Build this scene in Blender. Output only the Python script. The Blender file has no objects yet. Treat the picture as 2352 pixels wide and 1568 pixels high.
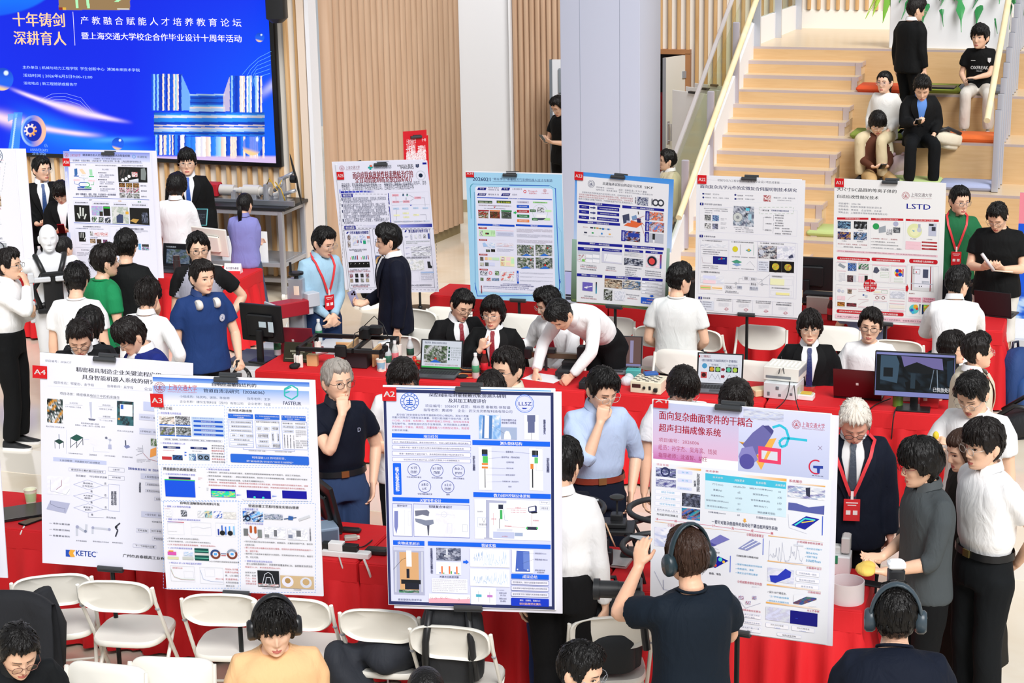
import bpy,math,random
import numpy as np
from mathutils import Vector,Matrix
V3 = Vector
sc = bpy.context.scene
col = sc.collection
rnd = random.Random(7)
PI = math.pi
R = math.radians
# camera
FPX,CX,CY,TH,RHO,CAMH = 4100.0,1298.0,784.0,R(14.45),0.0108,4.65
_r = V3((1,0,0)); _fw = V3((0,math.cos(TH),-math.sin(TH))); _d = V3((0,-math.sin(TH),-math.cos(TH)))
_ex = _r*math.cos(RHO) + _d*math.sin(RHO); _ey = _d*math.cos(RHO) - _r*math.sin(RHO)
cam = bpy.data.objects.new('camera',bpy.data.cameras.new('camera')); col.objects.link(cam)
cam.data.sensor_fit = 'HORIZONTAL'; cam.data.sensor_width = 36.0
cam.data.lens = FPX/2352*36; cam.data.shift_x = -(CX-1176)/2352; cam.data.shift_y = 0
cam.data.clip_end = 200
Mc = Matrix.Identity(4)
for i,a in enumerate((_ex,-_ey,-_fw)):
 for k in range(3): Mc[k][i] = a[k]
Mc[2][3] = CAMH
cam.matrix_world = Mc
sc.camera = cam
CAM = V3((0,0,CAMH))
def ray(px,py): return _fw + _ex*((px-CX)/FPX) + _ey*((py-CY)/FPX)
def at(px,py,z=0.0):
 d = ray(px,py); return CAM + d*((z-CAMH)/d.z)
def atY(px,py,Y):
 d = ray(px,py); return CAM + d*(Y/d.y)
def onpl(px,py,p,n):
 d = ray(px,py); return CAM + d*((p-CAM).dot(n)/d.dot(n))
# light
sc.view_settings.view_transform = 'Standard'; sc.view_settings.look = 'None'
sc.view_settings.gamma = 1; sc.view_settings.use_curve_mapping = False
sc.view_settings.exposure = 0.12
sc.cycles.max_bounces = 5; sc.cycles.diffuse_bounces = 3; sc.cycles.glossy_bounces = 2
sc.cycles.transmission_bounces = 3; sc.cycles.transparent_max_bounces = 8
sc.cycles.caustics_reflective = False; sc.cycles.caustics_refractive = False
sc.cycles.use_denoising = True
w = bpy.data.worlds.new('World'); sc.world = w; w.use_nodes = True
w.node_tree.nodes['Background'].inputs[0].default_value = (0.90,0.95,1.0,1)
w.node_tree.nodes['Background'].inputs[1].default_value = 0.46
def sun(name,rot,e,ang,c=(1,1,1)):
 l = bpy.data.lights.new(name,'SUN'); l.energy = e; l.angle = R(ang); l.color = c
 o = bpy.data.objects.new(name,l); col.objects.link(o); o.rotation_euler = [R(a) for a in rot]; o.location = (0,0,9)
sun('daylight',(44,20,0),3.1,28,(1.0,0.985,0.975))
# materials
def L(h):
 h = h.lstrip('#')
 if len(h) == 3: h = ''.join(c*2 for c in h)
 c = [int(h[i:i+2],16)/255 for i in (0,2,4)]
 return tuple(x/12.92 if x <= .04045 else ((x+.055)/1.055)**2.4 for x in c)
_M = {}
def mat(c,rough=.6,metal=0,emit=0,bump=None,spec=.5,alpha=1,name=None,sheen=0):
 key = (c,rough,metal,emit,bump,spec,alpha,sheen)
 if key in _M: return _M[key]
 m = bpy.data.materials.new(name or 'material_'+c.strip('#')); m.use_nodes = True
 nt = m.node_tree; b = nt.nodes['Principled BSDF']
 rgb = L(c)
 b.inputs['Base Color'].default_value = (*rgb,1); b.inputs['Roughness'].default_value = rough
 b.inputs['Metallic'].default_value = metal; b.inputs['Specular IOR Level'].default_value = spec
 if sheen: b.inputs['Sheen Weight'].default_value = sheen
 if emit:
  b.inputs['Emission Color'].default_value = (*rgb,1); b.inputs['Emission Strength'].default_value = emit
  b.inputs['Base Color'].default_value = (.02,.02,.02,1)
 if alpha < 1: b.inputs['Alpha'].default_value = alpha
 if bump:
  kind,scale,st = bump
  tc = nt.nodes.new('ShaderNodeTexCoord'); mp = nt.nodes.new('ShaderNodeMapping')
  nz = nt.nodes.new('ShaderNodeTexNoise'); bp = nt.nodes.new('ShaderNodeBump')
  nt.links.new(tc.outputs['Object'],mp.inputs[0]); nt.links.new(mp.outputs[0],nz.inputs['Vector'])
  nz.inputs['Scale'].default_value = scale; nz.inputs['Detail'].default_value = 3
  if kind == 'fold': mp.inputs['Scale'].default_value = (1,1,.45); nz.inputs['Distortion'].default_value = 1.5
  if kind == 'hair': mp.inputs['Scale'].default_value = (6,6,.6)
  bp.inputs['Strength'].default_value = st; bp.inputs['Distance'].default_value = .02
  nt.links.new(nz.outputs[0],bp.inputs['Height']); nt.links.new(bp.outputs[0],b.inputs['Normal'])
 _M[key] = m
 return m
def wood(name,c1,c2,scale=(1,1,1),rough=.45,rot=0):
 m = bpy.data.materials.new(name); m.use_nodes = True; nt = m.node_tree; b = nt.nodes['Principled BSDF']
 tc = nt.nodes.new('ShaderNodeTexCoord'); mp = nt.nodes.new('ShaderNodeMapping'); nz = nt.nodes.new('ShaderNodeTexNoise')
 cr = nt.nodes.new('ShaderNodeValToRGB')
 mp.inputs['Scale'].default_value = scale; mp.inputs['Rotation'].default_value = (0,0,rot)
 nz.inputs['Scale'].default_value = 1; nz.inputs['Detail'].default_value = 6; nz.inputs['Distortion'].default_value = 1.2
 cr.color_ramp.elements[0].position = .3; cr.color_ramp.elements[1].position = .7
 cr.color_ramp.elements[0].color = (*L(c1),1); cr.color_ramp.elements[1].color = (*L(c2),1)
 nt.links.new(tc.outputs['Object'],mp.inputs[0]); nt.links.new(mp.outputs[0],nz.inputs['Vector'])
 nt.links.new(nz.outputs[0],cr.inputs[0]); nt.links.new(cr.outputs[0],b.inputs['Base Color'])
 b.inputs['Roughness'].default_value = rough
 return m
def glassmat(name,tint,a=.82,gloss=.15):
 m = bpy.data.materials.new(name); m.use_nodes = True; nt = m.node_tree; nt.nodes.clear()
 o = nt.nodes.new('ShaderNodeOutputMaterial'); mx = nt.nodes.new('ShaderNodeMixShader')
 t = nt.nodes.new('ShaderNodeBsdfTransparent'); g = nt.nodes.new('ShaderNodeBsdfGlossy')
 t.inputs[0].default_value = (*L(tint),1); g.inputs['Roughness'].default_value = .05
 mx.inputs[0].default_value = gloss
 nt.links.new(t.outputs[0],mx.inputs[1]); nt.links.new(g.outputs[0],mx.inputs[2]); nt.links.new(mx.outputs[0],o.inputs[0])
 return m
# mesh builder
class MB:
 def __init__(s): s.v = []; s.f = []; s.m = []
 def add(s,V,F,mi=0,M=None):
  o = len(s.v)
  if M is not None: V = [M @ V3(p) for p in V]
  s.v.extend(tuple(p) for p in V); s.f.extend(tuple(i+o for i in f) for f in F); s.m.extend([mi]*len(F))
  return s
 def box(s,c,d,mi=0,M=None,bev=0):
  x,y,z = d[0]/2,d[1]/2,d[2]/2; c = V3(c)
  if not bev:
   V = [c+V3((a*x,b*y,e*z)) for e in (-1,1) for b in (-1,1) for a in (-1,1)]
   F = [(0,2,3,1),(4,5,7,6),(0,1,5,4),(2,6,7,3),(0,4,6,2),(1,3,7,5)]
   return s.add(V,F,mi,M)
  b_ = min(bev,x*.99,y*.99,z*.99)
  rings = []
  for zz,k in ((-z,b_),(-z+b_,0),(z-b_,0),(z,b_)):
   q = []
   X,Y,rr = x-k,y-k,b_
   for sx,sy,a0 in ((1,1,0),(-1,1,90),(-1,-1,180),(1,-1,270)):
    for da in (0,45,90):
     a = R(a0+da); q.append(c+V3((sx*(X-rr)+rr*math.cos(a),sy*(Y-rr)+rr*math.sin(a),zz)))
   rings.append(q)
  return s.loft(rings,mi,True,M)
 def loft(s,rings,mi=0,cap=True,M=None,closed=True):
  n = len(rings[0]); V = [p for r in rings for p in r]; F = []
  for i in range(len(rings)-1):
   for j in range(n if closed else n-1):
    k = (j+1) % n; F.append((i*n+j,i*n+k,(i+1)*n+k,(i+1)*n+j))
  if cap and closed:
   F.append(tuple(range(n-1,-1,-1))); F.append(tuple((len(rings)-1)*n+j for j in range(n)))
  return s.add(V,F,mi,M)
 def tube(s,pts,r,n=8,mi=0,cap=True,M=None,up=None):
  P = [V3(p) for p in pts]; m = len(P)
  if not hasattr(r,'__len__'): r = [r]*m
  T = []
  for i in range(m):
   t = P[min(i+1,m-1)]-P[max(i-1,0)]
   T.append(t.normalized() if t.length > 1e-9 else V3((0,0,1)))
  u = V3(up) if up is not None else (V3((1,0,0)) if abs(T[0].x) < .8 else V3((0,1,0)))
  rings = []
  for i in range(m):
   u = (u - T[i]*u.dot(T[i])); u = u.normalized() if u.length > 1e-6 else V3((0,1,0))
   w_ = T[i].cross(u); rr = r[i]; rx,ry = rr if hasattr(rr,'__len__') else (rr,rr)
   rings.append([P[i]+u*(rx*math.cos(2*PI*k/n))+w_*(ry*math.sin(2*PI*k/n)) for k in range(n)])
  return s.loft(rings,mi,cap,M)
 def lathe(s,prof,n=16,c=(0,0,0),mi=0,M=None):
  c = V3(c)
  return s.loft([[c+V3((r*math.cos(2*PI*k/n),r*math.sin(2*PI*k/n),z)) for k in range(n)] for r,z in prof],mi,prof[0] != prof[-1],M)
 def prism(s,poly,z0,z1,mi=0,M=None):
  return s.loft([[V3((x,y,z)) for x,y in poly] for z in (z0,z1)],mi,True,M)
 def ell(s,c,r,nu=12,nv=8,mi=0,M=None):
  c = V3(c); rings = []
  for i in range(nv+1):
   ph = -PI/2+PI*i/nv; k = max(math.cos(ph),.02)
   rings.append([c+V3((r[0]*k*math.cos(2*PI*j/nu),r[1]*k*math.sin(2*PI*j/nu),r[2]*math.sin(ph))) for j in range(nu)])
  return s.loft(rings,mi,True,M)
 def torus(s,c,Rm,r,n=24,m=8,mi=0,M=None,a0=0,a1=2*PI):
  c = V3(c); full = abs(a1-a0-2*PI) < 1e-6; pts = []
  k = n if full else n+1
  rings = []
  for i in range(k):
   a = a0+(a1-a0)*i/n; rings.append([c+V3(((Rm+r*math.cos(b))*math.cos(a),(Rm+r*math.cos(b))*math.sin(a),r*math.sin(b))) for b in [2*PI*q/m for q in range(m)]])
  if full: rings.append(rings[0])
  return s.loft(rings,mi,not full,M)
 def quad(s,a,b,c,d,mi=0): return s.add([a,b,c,d],[(0,1,2,3)],mi)
def mesh_of(name,mb,mats,smooth=30):
 me = bpy.data.meshes.new(name); me.from_pydata(mb.v,[],mb.f)
 for m in (mats if isinstance(mats,(list,tuple)) else [mats]): me.materials.append(m)
 if any(mb.m): me.polygons.foreach_set('material_index',mb.m)
 if smooth is not None:
  me.shade_smooth()
  if smooth < 180: me.set_sharp_from_angle(angle=R(smooth))
 me.update()
 return me
def link(name,me,parent=None):
 o = bpy.data.objects.new(name,me); col.objects.link(o)
 if parent: o.parent = parent
 return o
def obj(name,mb,mats,parent=None,smooth=30,label=None):
 o = link(name,mesh_of(name,mb,mats,smooth),parent)
 if label: o['label'] = label
 return o
def tag(o,label,cat,group=None,kind=None):
 o['label'] = label; o['category'] = cat
 if group: o['group'] = group
 if kind: o['kind'] = kind
 return o
def thing(name,label,cat,loc=(0,0,0),rz=0,group=None):
 o = bpy.data.objects.new(name,None); col.objects.link(o); o.empty_display_size = .1
 o.location = loc; o.rotation_euler = (0,0,rz)
 return tag(o,label,cat,group)
def struct(name,mb,mats,smooth=30):
 o = obj(name,mb,mats,None,smooth); o['kind'] = 'structure'; return o
def copy_tree(o,parent=None):
 c = o.copy(); col.objects.link(c); c.parent = parent
 for ch in o.children: copy_tree(ch,c)
 return c
def rz3(a): return Matrix.Rotation(a,3,'Z')
def place(M3,p): return Matrix.Translation(p) @ M3.to_4x4()
# people
def sst(a,b,x):
 t = np.clip((x-a)/(b-a),0,1); return t*t*(3-2*t)
def remesh(mb,vox,smooth=6,noise=0,seed=0):
 me = bpy.data.meshes.new('tmp'); me.from_pydata(mb.v,[],mb.f)
 o = bpy.data.objects.new('tmp',me); col.objects.link(o)
 m = o.modifiers.new('r','REMESH'); m.mode = 'VOXEL'; m.voxel_size = vox
 if smooth:
  s = o.modifiers.new('s','SMOOTH'); s.iterations = smooth; s.factor = .5
 dg = bpy.context.evaluated_depsgraph_get()
 e = o.evaluated_get(dg); em = e.to_mesh()
 n = len(em.vertices); co = np.empty(n*3); em.vertices.foreach_get('co',co); co = co.reshape(-1,3)
 nf = len(em.polygons); ls = np.empty(len(em.loops),dtype=np.int64); em.loops.foreach_get('vertex_index',ls)
 st = np.empty(nf,dtype=np.int64); em.polygons.foreach_get('loop_start',st)
 if noise:
  no = np.empty(n*3); em.vertices.foreach_get('normal',no); no = no.reshape(-1,3)
  rs = np.random.RandomState(seed); d = np.zeros(n)
  for k in range(9):
   fr = rs.uniform(9,38); dr = rs.normal(size=3); dr[2] *= .8; dr /= np.linalg.norm(dr)
   d += np.sin(co @ dr*fr + rs.uniform(0,6) + 1.5*np.sin(co @ rs.normal(size=3)*8))*(14/fr)
  co = co+no*(d*noise/3)[:,None]
 F = []
 ends = np.append(st[1:],len(ls))
 lsl = ls.tolist()
 for a,b in zip(st.tolist(),ends.tolist()): F.append(tuple(lsl[a:b]))
 e.to_mesh_clear(); bpy.data.objects.remove(o); bpy.data.meshes.remove(me)
 out = MB(); out.v = [tuple(p) for p in co.tolist()]; out.f = F; out.m = [0]*len(F)
 return out
def head_grid(na,nz,wide=1.,jaw=1.):
 t = np.linspace(-1,1,na,endpoint=False); a = PI*(t*.55+.45*np.sign(t)*np.abs(t)**2.2)
 q = np.linspace(0,1,nz); ph = PI*(q + .09*np.sin(2*PI*q)*-1*.55)
 ph[0] = .02; ph[-1] = PI-.02
 u = np.cos(ph)[:,None]; A = a[None,:]
 up = u > 0; au = np.abs(u)
 rr = np.where(up,(1-au**2.15)**(1/2.15),(1-au**2.5)**(1/2.5))
 zz = np.where(up,u*.120,u*.114)
 dn = np.clip(-u,0,1)
 W = (.0765-.0165*sst(0,1,dn)*jaw)*wide
 F = .091-.004*sst(.2,1,dn); B = .101-.05*sst(.0,.75,dn)
 y0 = -.034*sst(.35,1,dn)
 ca = np.cos(A); sa = np.sin(A)
 x = W*rr*np.sign(sa)*np.abs(sa)**.92
 y = np.where(ca > 0,-F*rr*np.abs(ca)**.88,B*rr*np.abs(ca)) + y0
 z = zz*np.ones_like(A)
 return x,y,z,ca
def feats(x,y,z,ca):
 fr = np.clip(ca*2.2,0,1); ax = np.abs(x); g = lambda v,c,s: np.exp(-((v-c)/s)**2)
 ramp = np.where(z > -.033,sst(.022,-.033,z),sst(-.050,-.033,z))
 d = -.0215*ramp*g(x,0,.0095)
 d += -.008*g(ax,.011,.007)*g(z,-.040,.008)
 d += .0085*g(ax,.031,.017)*g(z,.004,.013)
 d += -.004*g(z,.026,.009)*g(ax,.028,.02)
 d += -.0065*g(x,0,.019)*g(z,-.0645,.0050) - .0070*g(x,0,.016)*g(z,-.0755,.0055) + .0035*g(x,0,.024)*g(z,-.070,.002)
 d += -.007*g(x,0,.02)*g(z,-.102,.013) + .003*g(x,0,.03)*g(z,-.087,.006)
 d += -.004*g(ax,.042,.018)*g(z,-.028,.018)
 return y+d*fr
class Hd: pass
def head(mb,M,hi=True,eyes=.8,brow='#1a1512',smile=0):
 # 0 skin 1 lip 2 eye white 3 dark 4 brow
 na,nz = (84,78) if hi else (56,50)
 x,y,z,ca = head_grid(na,nz); y2 = feats(x,y,z,ca)
 Vn = np.stack([x,y2,z],-1).reshape(-1,3); F = []; mi = []
 for i in range(nz-1):
  for j in range(na):
   k = (j+1) % na; F.append((i*na+j,(i+1)*na+j,(i+1)*na+k,i*na+k))
   cx = (x[i,j]+x[i+1,k])/2; cz = (z[i,j]+z[i+1,k])/2
   e = (cx/.0215)**2+((cz+.0702-smile*cx*cx*6)/.0088)**2
   mi.append(1 if e < 1 and ca[0,j] > .3 else 0)
 F.append(tuple(range(na))); F.append(tuple((nz-1)*na+j for j in range(na-1,-1,-1))); mi += [0,0]
 o = len(mb.v); mb.v.extend(tuple(M @ V3(p)) for p in Vn.tolist()); mb.f.extend(tuple(i+o for i in f) for f in F); mb.m.extend(mi)
 fm = ca.repeat(nz,0).reshape(-1) > .2; FV = Vn[fm]
 def sy(px,pz):
  d = (FV[:,0]-px)**2+(FV[:,2]-pz)**2; i = np.argsort(d)[:4]; w_ = 1/(d[i]+1e-7); return float((FV[i,1]*w_).sum()/w_.sum())
 for sgn in (-1,1):
  ex,ez = sgn*.0315,.003
  hw,hh = .0145,.0062*eyes
  n = 10; up = []; lo = []
  for k in range(n+1):
   s_ = -1+2*k/n; px = ex+hw*s_; c = (1-s_*s_)
   up.append((px,ez+hh*c**.8+.0012*s_*sgn)); lo.append((px,ez-hh*.75*c+.0012*s_*sgn))
  def strip(A,B,m_,off):
   P = [(px,sy(px,pz)-off,pz) for px,pz in A]+[(px,sy(px,pz)-off,pz) for px,pz in B]
   c = len(A); mb.add(P,[(i,i+c,i+c+1,i+1) if True else 0 for i in range(c-1)],m_,M)
  if eyes > .25:
   strip(up,lo,2,.0016)
   r = .0062; cu = [(ex+r*math.sin(PI*(-.5+k/8)),min(ez+r*math.cos(PI*(-.5+k/8)),ez+hh)) for k in range(9)]
   cl = [(p,max(ez-(q-ez),ez-hh*.75)) for p,q in cu]; strip(cu,cl,3,.0026)
  strip([(p,q+.0026) for p,q in up],[(p,q-.0004) for p,q in up],3,.0030)
  b0 = [(sgn*(.011+.0375*k/8),.0225+.0055*math.sin(PI*(.12+k/8*.72))) for k in range(9)]
  strip([(p,q+.0026*(1-.5*i/8)) for i,(p,q) in enumerate(b0)],[(p,q-.0026*(1-.5*i/8)) for i,(p,q) in enumerate(b0)],4,.0022)
  # ear
  EM = M @ Matrix.Translation((sgn*.0765,.012,-.008)) @ Matrix.Rotation(R(-24)*sgn,4,'Z') @ Matrix.Rotation(R(-10),4,'X')
  mb.ell((0,0,0),(.0085,.019,.031),10,8,0,EM); mb.torus((0,0,0),1,.25,14,6,0,EM @ Matrix.Diagonal((1,1,1,1)) @ Matrix.Rotation(R(90),4,'Y') @ Matrix.Diagonal((.026,.016,.018,1)))
  mb.ell((0,0,-.026),(.006,.010,.010),8,6,0,EM)
HAIR = dict(black=('#0e0b0a',.42),brown=('#3a261c',.45),dark=('#17110f',.45),grey=('#a39c94',.55),white=('#e6dfd4',.6))
def hair(parent,M,style='short',colr='black',seed=1,hi=True,vol=1.):
 """styles: short fringe part spiky bob long pony crop"""
 na,nz = (132,56) if hi else (84,36)
 rs = np.random.RandomState(seed)
 x,y,z,ca = head_grid(na,nz); A = np.arctan2(x,-y+1e-9)
 st = np.zeros((1,na)); az = np.linspace(-PI,PI,na,endpoint=False)[None,:]
 t = np.linspace(-1,1,na,endpoint=False); aa = (PI*(t*.55+.45*np.sign(t)*np.abs(t)**2.2))[None,:]
 for k in range(10): f = rs.randint(9,44); st = st+np.sin(f*aa+rs.uniform(0,6))*(16/(f+8))
 st = st/2.6
 fr = np.cos(aa); side = np.abs(np.sin(aa))
 # hair line height by azimuth: front / side / nape
 hl = dict(short=.066,fringe=.030,part=.062,spiky=.064,bob=.040,long=.058,pony=.060,crop=.070,bang=.018,mid=.045)[style]
 sl = dict(short=-.018,fringe=-.022,part=-.020,spiky=-.016,bob=-.075,long=-.06,pony=-.012,crop=-.004,bang=-.03,mid=-.035)[style]
 nl = dict(short=-.072,fringe=-.076,part=-.074,spiky=-.072,bob=-.095,long=-.10,pony=-.07,crop=-.066,bang=-.08,mid=-.09)[style]
 line = np.where(fr > 0,sl+(hl-sl)*sst(.28,.72,fr),sl+(nl-sl)*sst(.02,.55,-fr))
 if style not in ('bob','long','mid','bang'):
  line = line + .036*np.exp(-((aa**2)**.5-1.72)**2/.05)*(1)   # around the ears
 if style in ('part',): line = line-.022*np.exp(-((aa-.55)/.3)**2)+.012*np.exp(-((aa+.25)/.18)**2)
 jag = dict(short=.010,fringe=.015,part=.010,spiky=.016,bang=.014,mid=.014).get(style,.006)
 line = line+st*jag*np.where(fr > .1,1.1,.5)
 th = dict(short=.020,fringe=.024,part=.024,spiky=.026,bob=.024,long=.018,pony=.012,crop=.010,bang=.026,mid=.028)[style]*vol
 top = sst(-.02,.09,z)
 taper = np.where(fr > .3,.75,.38 if style in ('short','spiky','part','fringe','crop') else .8)
 T = th*(taper+(1-taper)*top)
 if style in ('short','part','fringe','bang','spiky','mid'): T = T+.010*vol*sst(.2,.9,fr)*sst(.04,.09,z)
 m = sst(-.006,.007,z-line)
 T = T*m-(1-m)*.014
 str_n = st*np.clip(np.sin(np.arccos(np.clip(z/.121,-1,1))),0,1)
 T = T+m*str_n*(.0038 if style != 'crop' else .001)*(1.6 if style == 'spiky' else 1)
 T = T+m*.0025*np.sin(z*160+st*3+rs.uniform(0,6))*(.0 if style in ('long','pony','crop') else 1)
 C = np.array([0,.0,.0]); P = np.stack([x,y,z],-1); D = P-C; D /= np.linalg.norm(D,axis=-1,keepdims=True)
 P = P+D*T[...,None]
 mb = MB(); F = []
 for i in range(nz-1):
  for j in range(na):
   k = (j+1) % na
   if max(m[i,j],m[i+1,j],m[i,k],m[i+1,k]) > .01: F.append((i*na+j,(i+1)*na+j,(i+1)*na+k,i*na+k))
 F.append(tuple(range(na)))
 mb.add(P.reshape(-1,3).tolist(),F,0,M)
 # locks
 nl_ = dict(spiky=110,short=70,fringe=90,part=80,bang=80,mid=90,bob=40).get(style,0)
 if not hi: nl_ //= 2
 for k in range(nl_):
  a = rs.uniform(-PI,PI); q0 = rs.uniform(.15 if style != 'spiky' else .07,.62 if style != 'spiky' else .5)
  if style in ('fringe','bang','part','mid') and k % 2: a = rs.uniform(-1.1,1.1); q0 = rs.uniform(.2,.40)
  j = int(np.argmin(np.abs(aa[0]-a))); pts = []; rad = []
  ns = 6; tw = rs.uniform(-.25,.25); up_ = rs.uniform(.6,1.0) if style == 'spiky' else rs.uniform(.15,.5)
  for s_ in range(ns):
   f = s_/(ns-1); ii = min(nz-1,int((q0+f*.15)*nz)); jj = (j+int(tw*f*na/8)) % na
   if m[ii,jj] < .5: break
   p = P[ii,jj]+D[ii,jj]*(.001+.017*f*f*up_*vol); pts.append(p); rad.append((.0052*(1-f*.85),.0022*(1-f*.8)))
  if len(pts) > 2: mb.tube([tuple(p) for p in pts],rad,5,0,True,M,up=tuple(np.cross(D[ii,jj],(0,0,1.0))))
 c,ro = HAIR.get(colr,(colr,.45))
 if style in ('long','mid2'):
  for k in range(46 if hi else 22):
   a = rs.uniform(.55,1.0)*PI*rs.choice([-1,1]); r0 = .088+rs.uniform(-.006,.012)
   wv = rs.uniform(.004,.014); ln = rs.uniform(.42,.60); ph = rs.uniform(0,6)
   if k % 3 == 0: a = rs.uniform(1.25,1.75)*rs.choice([-1,1]); ln *= .95
   pts = []
   for s_ in range(10):
    f = s_/9; zz = .10-ln*f; rr = (r0*min(1,.55+f*3.2))*(1+.10*math.sin(f*3.2))-(.02*f if abs(a) < 1.9 else .0)
    pts.append((rr*math.sin(a)*1.0+wv*math.sin(f*11+ph),-rr*math.cos(a)*1.05+.012+wv*math.cos(f*9+ph),zz))
   mb.tube(pts,[.010+.006*math.sin(PI*min(1,s_/9*1.1)) - .010*(s_/9)**4 for s_ in range(10)],6,0,True,M)
 if style == 'pony':
  for k in range(14):
   ph = rs.uniform(0,6.3); rr = rs.uniform(0,.014)
   mb.tube([(rr*math.cos(ph),.105,-.005),(rr*1.5*math.cos(ph),.128,-.03),(rr*2*math.cos(ph),.122+rr*math.sin(ph),-.10),(rr*1.3*math.cos(ph),.105+rr*math.sin(ph),-.17-rs.uniform(0,.03))],[.010,.014,.012,.003],6,0,True,M)
 o = obj('hair',mb,mat(c,ro,spec=.3,bump=('hair',14,.5),name='hair_'+colr.strip('#')),parent,smooth=180)
 return o
def ik(S,T,l1,l2,hint):
 S = V3(S); T = V3(T); d = T-S; L_ = d.length
 if L_ > (l1+l2)*.995: T = S+d.normalized()*(l1+l2)*.995; d = T-S; L_ = d.length
 a = (l1*l1-l2*l2+L_*L_)/(2*L_); h = math.sqrt(max(l1*l1-a*a,0)); n = d.normalized()
 hv = V3(hint); hv = hv-n*hv.dot(n); hv = hv.normalized() if hv.length > 1e-5 else V3((0,1,0))
 return S+n*a+hv*h,T
def spath(S,E,W,n=5):
 out = []
 for i in range(n): out.append(S.lerp(E,i/n))
 out[-1:] = [S.lerp(E,.8),S.lerp(E,.93).lerp(E.lerp(W,.07),.15),E.lerp(S.lerp(W,.5),.04),E.lerp(W,.09)]
 for i in range(1,n+1): out.append(E.lerp(W,.12+.88*i/n))
 return out
def arm_r(f):  # radius along shoulder(0) elbow(.5) wrist(1)
 xs = [0,.12,.3,.46,.52,.62,.8,1]; ys = [.044,.047,.044,.037,.038,.040,.033,.025]
 return float(np.interp(f,xs,ys))
def plen(P):
 d = [0]
 for a,b in zip(P[:-1],P[1:]): d.append(d[-1]+(b-a).length)
 return [q/d[-1] for q in d]
def hand(mb,W,d,nrm,thumb,curl,k=1.,point=False,spread=.0):
 """W wrist, d finger direction, nrm palm normal (palm side), thumb = side the thumb is on"""
 d = d.normalized(); nrm = (nrm-d*nrm.dot(d)).normalized(); s = d.cross(nrm).normalized()
 if s.dot(thumb) < 0: s = -s
 pc = [W-d*.01,W+d*.025,W+d*.06,W+d*.088*k]
 mb.tube(pc,[(.026*k,.019*k),(.033*k,.017*k),(.041*k,.015*k),(.039*k,.012*k)],10,0,True,None,up=tuple(s))
 for i in range(4):
  ln = (.072,.080,.075,.058)[i]*k; b = W+d*(.084-.004*abs(i-1.3))*k+s*(.029-.019*i)*k
  c = curl*(1+.12*i) if not (point and i == 0) else .05
  dd = (d+s*(.10-.065*i)*(1+spread)).normalized(); p = b; pts = [p-d*.012]; an = 0; rads = [.0095*k]
  for f,l_ in enumerate((.44,.31,.25)):
   an += c*R((62,70,45)[f]); p = p+(dd*math.cos(an)+nrm*math.sin(an))*ln*l_; pts.append(p.copy()); rads.append((.0090,.0082,.0062)[f]*k)
  mb.tube(pts,rads,7)
 t0 = W+d*.028*k+s*.027*k; td = (d*.62+s*.62+nrm*(.35+.3*curl)).normalized(); t2 = (d*.85+s*.1+nrm*(.45+.35*curl)).normalized()
 mb.tube([t0-td*.012,t0+td*.03*k,t0+td*.034*k+t2*.026*k,t0+td*.034*k+t2*.05*k],[.013*k,.0125*k,.0105*k,.008*k],7)
# arm presets: wrist offset from the shoulder (out, forward, up), elbow hint, hand dir, palm normal, curl   (out positive = away from body)
ARM = dict(
 down=((.06,.03,-.545),(.3,-1,0),(.0,.08,-1),(-1,.1,0),.35),
 rest=((-.02,.20,-.40),(.5,-.8,-.2),(-.35,.8,-.45),(0,-.2,-1),.3),
 phone=((-.10,.27,-.24),(.55,-.4,-.8),(-.35,.72,.35),(-.5,.2,.8),.55),
 hold=((-.07,.30,-.33),(.5,-.6,-.6),(-.45,.85,.1),(-.2,0,1),.55),
 chin=((-.15,.17,.035),(.35,.25,-1),(-.25,-.1,.95),(-.25,-1,.0),.75),
 mouth=((-.15,.20,.06),(.35,.3,-1),(-.15,-.35,.95),(-.1,-1,-.2),.5),
 hip=((.04,.02,-.40),(1,-.55,.1),(-.7,.5,-.4),(-.6,-.6,0),.4),
 cross=((-.25,.16,-.25),(.8,-.3,-.6),(-1,.1,.1),(0,-1,0),.3),
 table=((-.02,.40,-.30),(.5,-.5,-.4),(-.25,1,-.12),(0,0,-1),.3),
 back=((-.10,-.16,-.44),(1,-.6,0),(-.9,-.1,-.5),(0,1,0),.4),
 front=((-.15,.17,-.44),(.8,-.5,0),(-.6,.25,-.75),(-.5,-1,0),.45),
 point=((-.08,.22,-.06),(.5,.2,-1),(-.3,.1,.95),(-.5,-.8,0),.8),
 out=((-.02,.47,-.22),(.5,-.4,-.7),(-.1,1,.05),(-.4,0,.8),.2),
 pocket=((.03,.06,-.47),(.7,-.8,0),(-.2,.25,-1),(-1,0,0),.3),
 cam=((-.12,.26,.06),(.5,.2,-1),(-.3,.6,.6),(-.5,-.3,.6),.6))
PROF_S = [-.16,0,.2,.42,.62,.78,.86,.93,1.0]
PROF_W = [.170,.166,.150,.147,.166,.174,.158,.112,.066]
PROF_D = [.118,.116,.104,.102,.116,.112,.100,.080,.060]
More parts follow.
